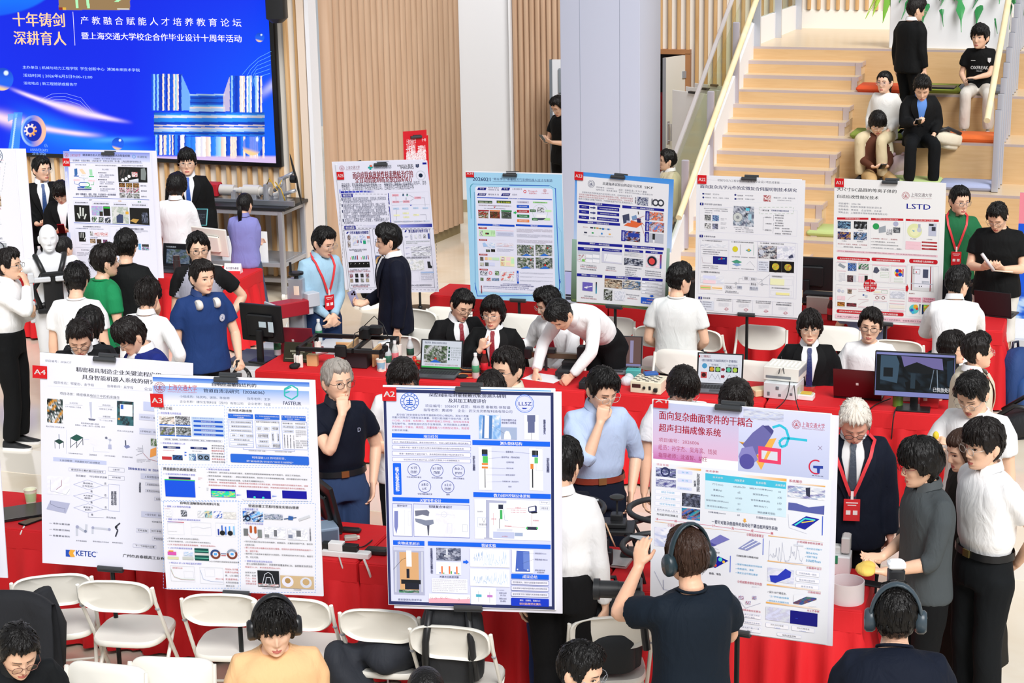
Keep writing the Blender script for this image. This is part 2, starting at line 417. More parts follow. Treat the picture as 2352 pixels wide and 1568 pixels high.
def person(label,px,face=0,h=1.72,pose='stand',lean=0,look=(0,0,0),ra='down',la='down',top=('tee','#222'),
           bottom='#1b1c20',hr=('short','black'),glasses=None,skin='#f0c2a4',shoes='#2a2a2c',base=0.,fem=False,fat=1.,
           shirt='#f2f2f4',tie=None,lanyard=None,tuck=False,belt=None,eyes=.7,group=None,loc=None,legs=True,hi=True,seat=.43,
           loose=1.,smile=0,back=0.,side=0.,stance=.09,knees=None,short_legs=False,headk=1.0,dress=None,seed=None,sole=None,lens=True,sleeve=None,vol=1.):
 sd = seed if seed is not None else (hash_(label) % 1000); k = h/1.72
 zp = .93*k if pose != 'sit' else seat+.09
 if pose == 'squat': zp = .55
 wf = (.93 if fem else 1.)*fat
 # ---- spine
 N = 24; tl = .545*k; pts = []; ups = []; p = V3((0,back,zp))
 s0,s1 = -.16,1.04
 def ang(s): return R(lean)*(.45+.55*min(max(s,0),1))
 def sp(s):
  q = V3((0,back,zp)); n = 8
  for i in range(n):
   a = ang(s*(i+.5)/n); q = q+V3((math.sin(R(side))*math.cos(a),-math.sin(a),math.cos(a)*math.cos(R(side))))*(tl*s/n)
  return q
 def fr(s):
  a = ang(s); return V3((0,-math.cos(a),-math.sin(a))),V3((math.sin(R(side)),-math.sin(a),math.cos(a)))   # forward, up
 def prof(s):
  return float(np.interp(s,PROF_S,PROF_W))*k*wf,float(np.interp(s,PROF_S,PROF_D))*k*wf*(1 if s > .7 else .4+.6*fat)
 def cp(s,a,off=0.):   # a=0 front, + to person's left (x+)
  f,u = fr(s); w_,d_ = prof(s); c = sp(s); return c+V3((math.sin(a)*(w_+off),0,0))+f*((d_+off)*math.cos(a))
 def ringp(s,off,n=20):
  w_,d_ = prof(s); f,u = fr(s); c = sp(s); r_ = []
  for j in range(n):
   a = 2*PI*j/n; sa,ca = math.sin(a),math.cos(a)
   r_.append(c+V3((np.sign(sa)*abs(sa)**.86*(w_+off),0,0))+f*((d_+off)*np.sign(ca)*abs(ca)**.86))
  return r_
 fS,uS = fr(.88); shx = .172*k*(.92 if fem else 1.)*(.5+.5*fat)
 sh = [sp(.845)+V3((sg*shx,0,0))-fS*.005 for sg in (-1,1)]
 # ---- arms
 arms = []
 for i,(sg,spec) in enumerate(((-1,ra),(1,la))):
  if isinstance(spec,str): spec = ARM[spec]
  elif isinstance(spec,dict): q = list(ARM[spec['p']]); q[0] = tuple(a+b for a,b in zip(q[0],spec['d'])); spec = tuple(q)
  o_,hint,hd,pn,cu = spec[:5]
  cv = lambda v: V3((sg*v[0],-v[1],v[2]))
  T = sh[i]+cv(o_)*k; E,W_ = ik(sh[i],T,.285*k,.25*k,cv(hint)); arms.append((sh[i],E,W_,cv(hd),cv(pn),V3((-sg,0,0)),cu))
 # ---- head
 nb = sp(1.0); f1,u1 = fr(1.0)
 yaw,pit,rol = look
 # forward -Y ; pitch positive = look down
 HM3 = Matrix.Rotation(R(yaw),3,'Z') @ Matrix.Rotation(R(pit),3,'X') @ Matrix.Rotation(R(rol),3,'Y')
 pv = nb+u1*.030*k+f1*.014
 hc = pv+HM3 @ V3((0,-.016,.106*k))
 HM = Matrix.Translation(hc) @ HM3.to_4x4() @ Matrix.Scale((1.03 if fem else 1.07)*headk*(.45+.55*k),4)
 topz = max((HM @ V3(q)).z for q in ((0,0,.135),(0,.06,.115),(0,-.05,.12),(0,.11,.03)))
 tp = HM @ V3((0,.01,.135))
 # ---- root
 rt = thing('person',label,'person',group=group)
 rot = rz3(R(face))
 if loc is None:
  wp = at(px[0],px[1],base+topz); off = rot @ V3((tp.x,tp.y,0)); loc = V3((wp.x-off.x,wp.y-off.y,base))
 rt.location = loc; rt.rotation_euler = (0,0,R(face))
 vx = .0065 if hi else .009
 # ---- body
 b = MB()
 b.loft([ringp(s,-.012) for s in (.45,.6,.75,.85,.93,1.0)])
 b.tube([sp(.86),nb+u1*.01,pv+f1*.004,hc+HM3 @ V3((0,.016,-.045))],[.062*k*wf**.5,.058*k*wf**.5,.053*k*wf**.5,.052*k],14)
 for i,(S,E,W_,hd,pn,th,cu) in enumerate(arms):
  b.tube([sp(.82)+V3(((-.07,.07)[i]*k,0,0)),S],[.05*k,.042*k],10)
  P = spath(S,E,W_); b.tube(P,[arm_r(f)*k*(.86 if fem else 1)*(.4+.6*fat)*(.72 if f < .2 else 1) for f in plen(P)],12)
  spec = (ra,la)[i]
  hand(b,W_,hd if hd.length else (W_-E),pn,th,cu,k*(.9 if fem else 1),point=(spec == 'point'))
 leg = []
 for sg in (-1,1):
  H = V3((sg*.09*k*wf,back,zp-.02))
  if pose == 'sit':
   ko = knees[0 if sg < 0 else 1] if knees else (sg*.13,-.44*k,seat+.06)
   K = V3(ko[:3]); A_ = V3(ko[3:6]) if len(ko) > 3 else V3((K.x*1.05,K.y+.06,.085))
  else:
   A_ = V3((sg*stance,.015,.085)); K,A_ = ik(H,A_,.4135*k,.4135*k,(0,-1,0))
  leg.append((H,K,A_))
 if short_legs:
  for H,K,A_ in leg:
   P = spath(H.lerp(K,.5),K,A_); b.tube(P,[float(np.interp(f,[0,.35,.5,.62,.8,1],[.066,.056,.05,.056,.045,.036]))*k for f in plen(P)],12)
 b = remesh(b,vx,3)
 head(b,HM,hi,eyes=eyes,smile=smile,brow=hr[1])
 sk = mat(skin,.5,bump=('n',60,.05),name='skin')
 brc = HAIR.get(hr[1],('#1a1512',0))[0]
 obj('body',b,[sk,mat('#c06a60',.45,name='lips'),mat('#ece8e4',.3,name='eye_white'),mat('#17100d',.25,name='iris'),mat('#2a211c' if hr[1] not in ('grey','white') else '#8d857c',.7,name='eyebrow')],rt,smooth=180)
 if hr[0]: hair(rt,HM,hr[0],hr[1],sd,hi,vol)
 # ---- garments
 deep = lambda c: '#'+''.join('%02x' % int(int(c[i:i+2],16)*.55) for i in (1,3,5)) if max(int(c[i:i+2],16) for i in (1,3,5)) < 80 and len(c) == 7 else c
 kind,tc = top[0],deep(top[1])
 cl = mat(tc,.8,bump=('fold',9,.55),name='cloth_'+tc.strip('#'),spec=.22)
 vg = .013 if hi else .018
 g = MB(); off = dict(tee=.020,polo=.018,shirt=.016,jacket=.030,hoodie=.026,coat=.036)[kind]*loose
 s_lo = .14 if tuck else (-.22 if kind in ('jacket','coat') else -.14)
 ss = [s_lo]+[s for s in (-.05,.08,.2,.32,.45,.6,.72,.82,.88,.93) if s > s_lo]
 g.loft([ringp(s,(.0 if tuck and s < .25 else off*(1.25 if s < .5 else 1))) for s in ss]+[ringp(.99,.006)])
 frac = sleeve or dict(tee=.33,polo=.33,shirt=.97,jacket=.95,hoodie=.97,coat=.97)[kind]
 for i,(S,E,W_,*_q) in enumerate(arms):
  P = spath(S,E,W_); fl = plen(P); P2 = [q for q,f in zip(P,fl) if f <= frac]; F2 = [f for f in fl if f <= frac]
  for a_,b_,qa,qb in zip(fl[:-1],fl[1:],P[:-1],P[1:]):
   if a_ <= frac < b_: P2.append(qa.lerp(qb,(frac-a_)/(b_-a_))); F2.append(frac)
  so = off*(.85 if frac > .5 else 1.0)
  g.tube([nb-u1*.035*k,sp(.90)+V3(((-.085,.085)[i]*k*wf**.5,0,0)),S+V3(((-1,1)[i]*.004,0,.008))],[.05*k,.052*k,.045*k+off*.8],12)
  g.tube([sp(.78)+V3(((-.08,.08)[i]*k,0,0))]+P2,[.072*k]+[(arm_r(f)*k*(.86 if fem else 1)*(.4+.6*fat)+so*(1.0 if frac > .5 else .9+f*1.4)) for f in F2],14)
 g = remesh(g,vg,4,noise=.0045*loose,seed=sd)
 gname = dict(tee='t_shirt',polo='polo_shirt',shirt='shirt',jacket='suit_jacket',hoodie='hooded_top',coat='coat')[kind]
 gm = [cl]
 if len(top) > 2:   # second colour for sleeves
  gm.append(mat(deep(top[2]),.8,spec=.22,bump=('fold',9,.55)))
  for fi,f in enumerate(g.f):
   c = V3(g.v[f[0]])
   if abs(c.x)+.55*(c.z-sh[0].z+.07) > .152*k: g.m[fi] = 1
 obj(gname,g,gm,rt,smooth=180)
 def ribbon(name,pts,w_,m_,th=.003,wdir=None):
  r_ = MB(); rings = []
  for i,q in enumerate(pts):
   t = (pts[min(i+1,len(pts)-1)]-pts[max(i-1,0)]).normalized()
   sdv = V3((1,0,0)) if wdir is None else wdir[i]; sdv = (sdv-t*sdv.dot(t)).normalized(); n_ = t.cross(sdv)
   ww = w_[i] if hasattr(w_,'__len__') else w_
   rings.append([q+sdv*ww/2+n_*th,q-sdv*ww/2+n_*th,q-sdv*ww/2-n_*th,q+sdv*ww/2-n_*th])
  r_.loft(rings); return obj(name,r_,m_,rt,smooth=40)
 # collar
 if kind in ('shirt','polo','jacket','coat') or top[-1] == 'collar':
  c_ = MB(); cr = []
  for j in range(15):
   a = R(14)+(2*PI-R(28))*j/14; rd = .060*k*wf**.5
   dirv = V3((math.sin(a),0,0))+f1*math.cos(a); dr = 1+.16*max(0,math.cos(a))**2
   b0 = nb+u1*(.048-.018*max(0,math.cos(a)))*k+dirv*rd*1.02
   b1 = nb+u1*(.004-.035*max(0,math.cos(a))**2)*k+dirv*(rd*1.2*dr)
   cr.append([b0+dirv*.004,b1+dirv*.006,b1-dirv*.001,b0-dirv*.005])
  c_.loft(cr); obj('collar',c_,mat(shirt if kind in ('jacket','coat') else top[2] if len(top) > 2 else tc,.7),rt,smooth=60)
 elif kind == 'tee':
  c_ = MB(); c_.tube([nb+u1*(.002-.026*max(0,math.cos(a)))*k+(V3((math.sin(a),0,0))+f1*(math.cos(a)*1.05))*.068*k*wf**.5 for a in [2*PI*j/20 for j in range(21)]],.008,6)
  obj('neckline',c_,cl,rt,smooth=180)
 if kind == 'jacket' or kind == 'coat':
  pn = MB(); rows = []; vb = .34 if kind == 'jacket' else .5
  for i in range(9):
   s = 1.0-(1.0-vb)*i/8; aw = R(25)*(1-i/8)**.9+.02
   rows.append([cp(s,aw*(-1+2*j/6),off*1.02+.012) for j in range(7)])
  pn.loft(rows,0,False,None,False); obj('shirt_front',pn,mat(shirt,.7),rt,smooth=180)
  lp = mat(tc,.75,spec=.22)
  for sg in (-1,1):
   P = []; W2 = []; wd = []
   for i in range(9):
    f = i/8; s = .985-(.985-vb)*f; a = sg*(R(29)*(1-f)**.85+R(5)); P.append(cp(s,a,off*1.02+.018)); W2.append(.030+.045*math.sin(PI*min(1,f*1.15+.08))); wd.append(cp(s,a+.3,off)-cp(s,a-.3,off))
   ribbon('lapel',P,W2,lp,.003,wd)
 if tie:
  P = [cp(s,0,off*1.02+(.022 if kind == 'jacket' else .012)) for s in (.985,.95,.90,.8,.7,.6,.5,.42,.36)]
  ribbon('necktie',P,[.028,.036,.026,.036,.044,.052,.060,.064,.012] if kind != 'jacket' else [.028,.038,.028,.036,.042,.046,.050,.050,.05],mat(tie,.5,bump=('n',60,.2)),.004)
 if lanyard:
  lm = mat(lanyard,.5); q0 = off+(.036 if kind == 'jacket' else .016)
  for sg in (-1,1):
   ribbon('lanyard_strap',[nb+u1*.03*k+V3((sg*.062*k,0,0))-f1*.03]+[cp(s,sg*R(a),q0) for s,a in ((.985,60),(.93,38),(.85,26),(.7,16),(.55,9),(.42,2))],.020,lm,.0015)
  bc = cp(.27,0,q0+.010); f_,u_ = fr(.27); bm = MB(); BMx = Matrix.Translation(bc) @ Matrix((V3((1,0,0)),-f_,u_)).transposed().to_4x4()
  bm.box((0,0,.0),(.095,.004,.135),0,BMx,.004); bm.box((0,-.003,.045),(.07,.002,.006),1,BMx); bm.box((0,-.003,.03),(.05,.002,.004),1,BMx); bm.box((0,0,.09),(.016,.005,.05),1,BMx)
  bm.box((-.02,-.003,-.015),(.026,.002,.026),1,BMx); bm.box((.02,-.003,-.015),(.026,.002,.026),1,BMx)
  obj('badge',bm,[mat('#d8242c',.4),mat('#f4e6e6',.5)],rt)
 # ---- legs
 bc_ = deep(bottom) if bottom else None
 if legs and bc_:
  t_ = MB(); lo = .012*max(1,loose*.8)
  tk = tuck or belt; t_.loft([ringp(s,.012 if tk else .006) for s in ((-.16,-.08,.0)+((.1,.17,.22) if tk else (.05,)))])
  for H,K,A_ in leg:
   if short_legs: A_ = K.lerp(A_,.12)
   P = spath(H,K,A_); rr = [float(np.interp(f,[0,.2,.5,.7,1],[.092,.085,.064,.066,.062 if not short_legs else .085]))*k*(.35+.65*wf)+lo for f in plen(P)]
   t_.tube(P,rr,14)
  if dress: t_.loft([ringp(s,o2) for s,o2 in dress])
  t_ = remesh(t_,vg*1.15,4,noise=.006,seed=sd+5)
  obj('trousers' if not short_legs else 'shorts',t_,mat(bc_,.85,spec=.2,bump=('fold',7,.5),name='trousers_'+bc_.strip('#')),rt,smooth=180)
  if belt:
   be = MB(); rg = [ringp(s,.021) for s in (.155,.225)]
   be.loft([rg[0],rg[1]],0,False); be.box(cp(.19,0,.024),(.05,.008,.042),1)
   obj('belt',be,[mat(belt,.4),mat('#b8a66a',.3,.9)],rt,smooth=60)
  for H,K,A_ in leg:
   dr = V3((A_.x*.35 if pose != 'sit' else A_.x*.2,-1,0)).normalized() if True else 0
   shoe(rt,V3((A_.x,A_.y,A_.z-.085)),dr,shoes,k,sole)
 if glasses: specs(rt,HM,glasses)
 Q = Hd(); Q.root = rt; Q.HM = HM; Q.arms = arms; Q.cp = cp; Q.fr = fr; Q.rot = rot; Q.loc = V3(loc); Q.off = off; Q.k = k; Q.sp = sp
 Q.w = lambda p: Q.loc+rot @ V3(p)
 Q.wr = [Q.w(a[2]) for a in arms]
 return Q
def hash_(s):
 v = 7
 for c in s: v = (v*31+ord(c)) % 1000003
 return v
def shoe(rt,p,d,c,k=1.,sole=None):
 s = V3((-d.y,d.x,0)); mb = MB(); prof_ = [(-.075,.028,.075),(-.06,.036,.085),(-.02,.036,.088),(.03,.038,.070),(.08,.044,.052),(.13,.042,.042),(.165,.03,.034),(.178,.012,.022)]
 def ring(y,w_,h_,z0):
  q = p+d*y*k; return [q+s*w_*k*math.cos(a)+V3((0,0,z0+(h_-z0)*max(0,math.sin(a)) if math.sin(a) > 0 else z0)) for a in [PI*j/6 for j in range(7)]]+[q+s*w_*k*math.cos(PI+PI*j/6)+V3((0,0,z0)) for j in range(1,6)]
 mb.loft([ring(y,w_,h_,.022) for y,w_,h_ in prof_],0)
 ol = [(y,w_+.004) for y,w_,h_ in prof_]
 pl = [p+d*y*k+s*w_*k for y,w_ in ol]+[p+d*y*k-s*w_*k for y,w_ in reversed(ol)]
 mb.loft([[q+V3((0,0,z)) for q in pl] for z in (.0,.024)],1)
 obj('shoe',mb,[mat(c,.5),mat(sole or '#e8e6e2',.6)],rt,smooth=50)
LENS = glassmat('spectacle_lens','#f4f6f8',gloss=.06)
def specs(rt,HM,c):
 mb = MB(); lm = MB(); r = .0016 if c != '#111111' else .0022
 for sg in (-1,1):
  P = [(sg*.033+.0235*math.cos(a)*(abs(math.cos(a))**-.25 if abs(math.cos(a)) > .05 else 1),-.1065+.004*abs(math.cos(a)) if 0 else -.106,-.001+.0185*math.sin(a)) for a in [2*PI*j/20 for j in range(21)]]
  mb.tube(P,r,5,0,False,HM)
  lm.add(P[:-1],[tuple(range(20))],0,HM)
  mb.tube([(sg*.057,-.105,.006),(sg*.076,-.085,.008),(sg*.082,.0,.008),(sg*.080,.02,-.004)],r*.9,5,0,True,HM)
 mb.tube([(-.010,-.106,.003),(0,-.110,.006),(.010,-.106,.003)],r,5,0,True,HM)
 o = obj('glasses',mb,mat(c,.3,.3),rt,smooth=180); obj('lens',lm,LENS,o)
# printed graphics (flat ink on sheets and screens)
_tc = {}
def glyphs(s,bold=0,vert=False):
 key = (s,bold,vert)
 if key in _tc: return _tc[key]
 c = bpy.data.curves.new('lettering','FONT'); c.body = '\n'.join(s) if vert else s; c.resolution_u = 2; c.offset = bold
 if vert: c.align_x = 'CENTER'; c.space_line = .82
 o = bpy.data.objects.new('lettering',c); me = o.to_mesh(); n = len(me.vertices)
 co = np.zeros(n*3); me.vertices.foreach_get('co',co); co = co.reshape(-1,3)[:,:2]
 F = [tuple(p.vertices) for p in me.polygons]
 o.to_mesh_clear(); bpy.data.objects.remove(o); bpy.data.curves.remove(c)
 if n: lo = co.min(0); hi = co.max(0)
 else: lo = np.zeros(2); hi = np.ones(2)
 r = (co-lo)/np.maximum(hi-lo,1e-6),F
 _tc[key] = r; return r
def inkmat(name,emit=0,rough=.45):
 m = bpy.data.materials.new(name); m.use_nodes = True; nt = m.node_tree; b = nt.nodes['Principled BSDF']
 a = nt.nodes.new('ShaderNodeAttribute'); a.attribute_name = 'Col'
 if emit:
  nt.links.new(a.outputs['Color'],b.inputs['Emission Color']); b.inputs['Emission Strength'].default_value = emit
  b.inputs['Base Color'].default_value = (.01,.01,.01,1); b.inputs['Specular IOR Level'].default_value = 0
 else:
  nt.links.new(a.outputs['Color'],b.inputs['Base Color']); b.inputs['Roughness'].default_value = rough; b.inputs['Specular IOR Level'].default_value = .3
 return m
INK = inkmat('printed_ink'); GLOW = inkmat('screen_picture',1.15)
class Ink:
 """m maps measured coordinates to sheet coordinates (x right, z up, metres); sheet plane is y=0, ink lies towards -y"""
 def __init__(s,m,k): s.m = m; s.k = k; s.V = []; s.F = []; s.C = []; s.n = 0
 def put(s,P,F,c):
  o = len(s.V); y = -.0012-s.n*1.6e-5; s.n += 1
  s.V.extend((p[0],y,p[1]) for p in P); s.F.extend(tuple(i+o for i in f) for f in F)
  if isinstance(c,str): c = L(c)
  if isinstance(c,tuple): s.C.extend([(*c,1.)]*len(P))
  else: s.C.extend((*q,1.) for q in c)
 def bb(s,a): x0,y0 = s.m(a[0],a[1]); x1,y1 = s.m(a[2],a[3]); return x0,y0,x1,y1
 def rect(s,a,c): x0,y0,x1,y1 = s.bb(a); s.put([(x0,y0),(x1,y0),(x1,y1),(x0,y1)],[(3,2,1,0)],c)
 def text(s,a,c,t,bold=0,vert=False):
  x0,y0,x1,y1 = s.bb(a); P,F = glyphs(t,0,vert)
  if not vert and len(t) > 4:      # keep characters near square when a long line was measured on a slope
   n = sum(1 if ord(q) > 255 else .32 if q in ' .,:-()' else .56 for q in t); h = max(y0-y1,.80*(x1-x0)/n); m_ = (y0+y1)/2; y0,y1 = m_+h/2,m_-h/2
  if not len(P): return
  sh = (0,) if bold < .01 and not vert else (-.012,.012) if bold < .025 else (-.022,.022) if bold < .034 else (-.03,0,.03)
  n0 = s.n
  for d in sh: s.n = n0; s.put([(x0+p[0]*(x1-x0)+d*abs(y0-y1),y1+p[1]*(y0-y1)) for p in P],F,c)
 def poly(s,pts,c):
  P = [s.m(*p) for p in pts]; s.put(P,[tuple(range(len(P)-1,-1,-1))],c)
 def line(s,pts,w,c):
  P = [V3((*s.m(*p),0)) for p in pts]; w = w*s.k/2; Q = []; F = []
  for i,(a,b) in enumerate(zip(P[:-1],P[1:])):
   d = b-a
   if d.length < 1e-9: continue
   d = d.normalized()*w*.6; n = V3((-d.y,d.x,0)).normalized()*w; o = len(Q)
   Q += [tuple((a-d*0+n)[:2]),tuple((b+d*0+n)[:2]),tuple((b-n)[:2]),tuple((a-n)[:2])]; F.append((o+3,o+2,o+1,o))
  if Q: s.put(Q,F,c)
 def frame(s,a,c,w): x0,y0,x1,y1 = a; s.line([(x0,y0),(x1,y0)],w,c); b = s.bb(a); t = w*s.k/2; X0,Y0,X1,Y1 = b; s.n -= 1; s.V = s.V[:-4]; s.C = s.C[:-4]; s.F = s.F[:-1]; s.put([(X0-t,Y0+t),(X1+t,Y0+t),(X1+t,Y1-t),(X0-t,Y1-t),(X0+t,Y0-t),(X1-t,Y0-t),(X1-t,Y1+t),(X0+t,Y1+t)],[(0,4,5,1),(1,5,6,2),(2,6,7,3),(3,7,4,0)],c)
 def rrect(s,a,c,r=.3):
  x0,y0,x1,y1 = s.bb(a); q = min(abs(x1-x0),abs(y1-y0))*r; P = []
  for cx,cy,a0 in ((x1-q,y0-q,0),(x0+q,y0-q,90),(x0+q,y1+q,180),(x1-q,y1+q,270)):
   for k in range(5): t = R(a0+22.5*k); P.append((cx+q*math.cos(t),cy+q*math.sin(t)))
  s.put(P,[tuple(range(len(P)))],c)
 def disc(s,x,y,r,c,n=24):
  cx,cy = s.m(x,y); r *= s.k; s.put([(cx+r*math.cos(2*PI*i/n),cy+r*math.sin(2*PI*i/n)) for i in range(n)],[tuple(range(n))],c)
 def ring(s,x,y,r,w,c,n=28,a0=0,a1=360):
  cx,cy = s.m(x,y); r *= s.k; w *= s.k/2; P = []; F = []
  for i in range(n+1):
   t = R(a0+(a1-a0)*i/n); P += [(cx+(r-w)*math.cos(t),cy+(r-w)*math.sin(t)),(cx+(r+w)*math.cos(t),cy+(r+w)*math.sin(t))]
   if i: o = 2*i; F.append((o-2,o-1,o+1,o))
  s.put(P,F,c)
 def dash(s,a,c,w,d=10):
  x0,y0,x1,y1 = a
  for p,q in (((x0,y0),(x1,y0)),((x1,y0),(x1,y1)),((x1,y1),(x0,y1)),((x0,y1),(x0,y0))):
   ln = math.hypot(q[0]-p[0],q[1]-p[1]); n = max(2,int(ln/d/2)); n0 = s.n
   for i in range(n):
    f0,f1 = i/n,(i+.6)/n; s.line([(p[0]+(q[0]-p[0])*f0,p[1]+(q[1]-p[1])*f0),(p[0]+(q[0]-p[0])*f1,p[1]+(q[1]-p[1])*f1)],w,c); s.n = n0
   s.n += 1
 def rows(s,a,n,c,seed=0,fill=.55):   # lines of fine print too small to read
  r_ = random.Random(seed+int(a[0]*7+a[1])); x0,y0,x1,y1 = s.bb(a); h = (y1-y0)/n; P = []; F = []
  for i in range(n):
   x = x0; e = x1 if i < n-1 else x0+(x1-x0)*r_.uniform(.35,.9); ch = abs(h)*fill
   while x < e:
    w_ = ch*r_.choice((.6,.75,.9,.9)); yy = y0+h*(i+.2)
    if r_.random() < .93:
     o = len(P); k = r_.uniform(.45,.85); t = ch*.13
     P += [(x,yy),(x+w_,yy),(x+w_,yy-t),(x,yy-t)]; F.append((o+3,o+2,o+1,o)); o += 4
     P += [(x+w_*.42,yy),(x+w_*.58,yy),(x+w_*.58,yy-ch),(x+w_*.42,yy-ch)]; F.append((o+3,o+2,o+1,o)); o += 4
     P += [(x+w_*.08,yy-ch*k),(x+w_*.92,yy-ch*k),(x+w_*.92,yy-ch*k-t),(x+w_*.08,yy-ch*k-t)]; F.append((o+3,o+2,o+1,o))
    x += w_*1.18
  if P: s.put(P,F,c)
 def pic(s,a,seed,cols,nx=9,ny=7):
  x0,y0,x1,y1 = s.bb(a); r_ = random.Random(seed); cs = [np.array(L(c)) for c in cols]; P = []; C = []
  nx *= 2; ny *= 2
  wv = [(r_.uniform(1,7),r_.uniform(1,7),r_.uniform(0,6)) for _ in range(7)]
  for j in range(ny+1):
   for i in range(nx+1):
    u,v = i/nx,j/ny; P.append((x0+(x1-x0)*u,y0+(y1-y0)*v))
    q = sum(math.sin(p*u*3+o*v*3+h+math.sin(v*o+h)*2) for p,o,h in wv)/5.2+.5+r_.uniform(-.13,.13); q = min(max(q,0),.999)*(len(cs)-1)
    k = int(q); f = q-k; f = 0 if f < .35 else 1 if f > .65 else (f-.35)/.3; C.append(tuple(cs[k]*(1-f)+cs[min(k+1,len(cs)-1)]*f))
  F = [(j*(nx+1)+i,(j+1)*(nx+1)+i,(j+1)*(nx+1)+i+1,j*(nx+1)+i+1) for j in range(ny) for i in range(nx)]
  s.put(P,F,C)
 def grad(s,a,c0,c1,d):
  x0,y0,x1,y1 = s.bb(a); A,B_ = L(c0),L(c1); cc = [A,B_,B_,A] if d == 'h' else [A,A,B_,B_]
  s.put([(x0,y0),(x1,y0),(x1,y1),(x0,y1)],[(3,2,1,0)],cc)
 def spikes(s,a,n,seed,c,w=.8):
  r_ = random.Random(seed); x0,y0,x1,y1 = a; v = .5; P = []
  for i in range(n):
   v = r_.random()**1.6 if i % 2 else v*.4+.2*r_.random(); P.append((x0+(x1-x0)*i/(n-1),y1-(y1-y0)*v))
  s.line(P,w,c)
 def run(s,text,sized=False):
  col_ = lambda c: '#'+(PAL[int(c)] if sized and len(c) < 4 else c)
  for ln in text.strip('\n').split('\n'):
   p = ln.split(' '); c = p[0]
   if c in 'TBVURQFDNGKS':
    a = [float(q) for q in p[1:5]]; p = p[5:]
    if sized: a[2] += a[0]; a[3] += a[1]
    if c in 'TBVU': s.text(a,col_(p[0]),' '.join(p[1:]),{'B': .018,'U': .03}.get(c,.004),c == 'V')
    elif c == 'R': s.rect(a,col_(p[0]))
    elif c == 'Q': s.rrect(a,col_(p[0]),float(p[1]) if len(p) > 1 else .3)
    elif c == 'F': s.frame(a,col_(p[0]),float(p[1]))
    elif c == 'D': s.dash(a,col_(p[0]),float(p[1]))
    elif c == 'N': s.pic(a,int(p[0]),[col_(q) for q in p[1:]])
    elif c == 'G': s.grad(a,col_(p[0]),col_(p[1]),p[2])
    elif c == 'K': s.rows(a,int(p[0]),col_(p[1]))
    elif c == 'S': s.spikes(a,int(p[0]),int(p[1]),col_(p[2]))
   elif c == 'P': q = [float(x) for x in p[2:]]; s.poly(list(zip(q[::2],q[1::2])),col_(p[1]))
   elif c == 'Z': q = [float(x) for x in p[3:]]; s.line(list(zip(q[::2],q[1::2])),float(p[1]),col_(p[2]))
   elif c == 'O': s.disc(float(p[1]),float(p[2]),float(p[3]),col_(p[4]))
   elif c == 'C': s.ring(float(p[1]),float(p[2]),float(p[3]),float(p[4]),col_(p[5]),a0=float(p[6]) if len(p) > 6 else 0,a1=float(p[7]) if len(p) > 7 else 360)
   elif c == 'X': s.seal(float(p[1]),float(p[2]),float(p[3]),col_(p[4]))
 def seal(s,x,y,r,c):   # round university seal: rings, gear teeth and an anvil-like centre mark
  s.ring(x,y,r,r*.08,c); s.ring(x,y,r*.66,r*.09,c)
  for i in range(14): t = 2*PI*i/14; n0 = s.n; s.line([(x+r*.76*math.cos(t),y+r*.76*math.sin(t)),(x+r*.9*math.cos(t),y+r*.9*math.sin(t))],r*.12,c); s.n = n0
  s.line([(x-r*.38,y-r*.12),(x+r*.38,y-r*.12)],r*.12,c); s.line([(x,y-r*.42),(x,y+r*.3)],r*.12,c); s.line([(x-r*.42,y+r*.32),(x+r*.42,y+r*.32)],r*.16,c); s.line([(x-r*.3,y+.1*r),(x+r*.3,y+.1*r)],r*.1,c)
 def mesh(s,name,parent,mt):
  me = bpy.data.meshes.new(name); me.from_pydata(s.V,[],s.F); me.materials.append(mt)
  at_ = me.color_attributes.new('Col','FLOAT_COLOR','POINT'); at_.data.foreach_set('color',np.array(s.C,dtype=np.float32).ravel())
  return link(name,me,parent)
def homog(src,dst):
 A = []; b = []
 for (x,y),(X,Y) in zip(src,dst):
  A += [[x,y,1,0,0,0,-x*X,-y*X],[0,0,0,x,y,1,-x*Y,-y*Y]]; b += [X,Y]
 h = np.linalg.solve(np.array(A,float),np.array(b,float)); Hm = np.append(h,1).reshape(3,3)
 def f(x,y): v = Hm @ np.array([x,y,1.]); return float(v[0]/v[2]),float(v[1]/v[2])
 return f
# room frame: a runs along the rows of tables, b runs into the room
PSI = R(18.5); A_ = V3((math.cos(PSI),-math.sin(PSI),0)); B_ = V3((math.sin(PSI),math.cos(PSI),0)); UP = V3((0,0,1))
def rm(u,v,z=0.): return A_*u+B_*v+UP*z
RMM = Matrix((A_,B_,UP)).transposed()          # local (u,v,z) -> world
RM4 = RMM.to_4x4()
WHITE = mat('#f1f1f4',.6); CREAM = mat('#efe9dd',.6); METAL = mat('#c9c7cf',.35,.55); DARKM = mat('#1b1c1f',.4)
BLACKP = mat('#141517',.45); WHITEP = mat('#f0eeea',.4); GREYP = mat('#9a9da5',.5); REDC = mat('#d3121d',.78,bump=('fold',5,.25),name='red_cloth')
OAK = wood('oak_slat','#c79a63','#deb887',(9,9,.7)); OAKL = wood('oak_board','#d2ad7e','#dab88a',(1.2,5,26),.38); WALNUT = wood('fluted_wood','#c09d80','#d0b195',(8,8,.5))
OAKF = wood('oak_tread','#dcc3a0','#e3ccaa',(1.2,12,12),.28)
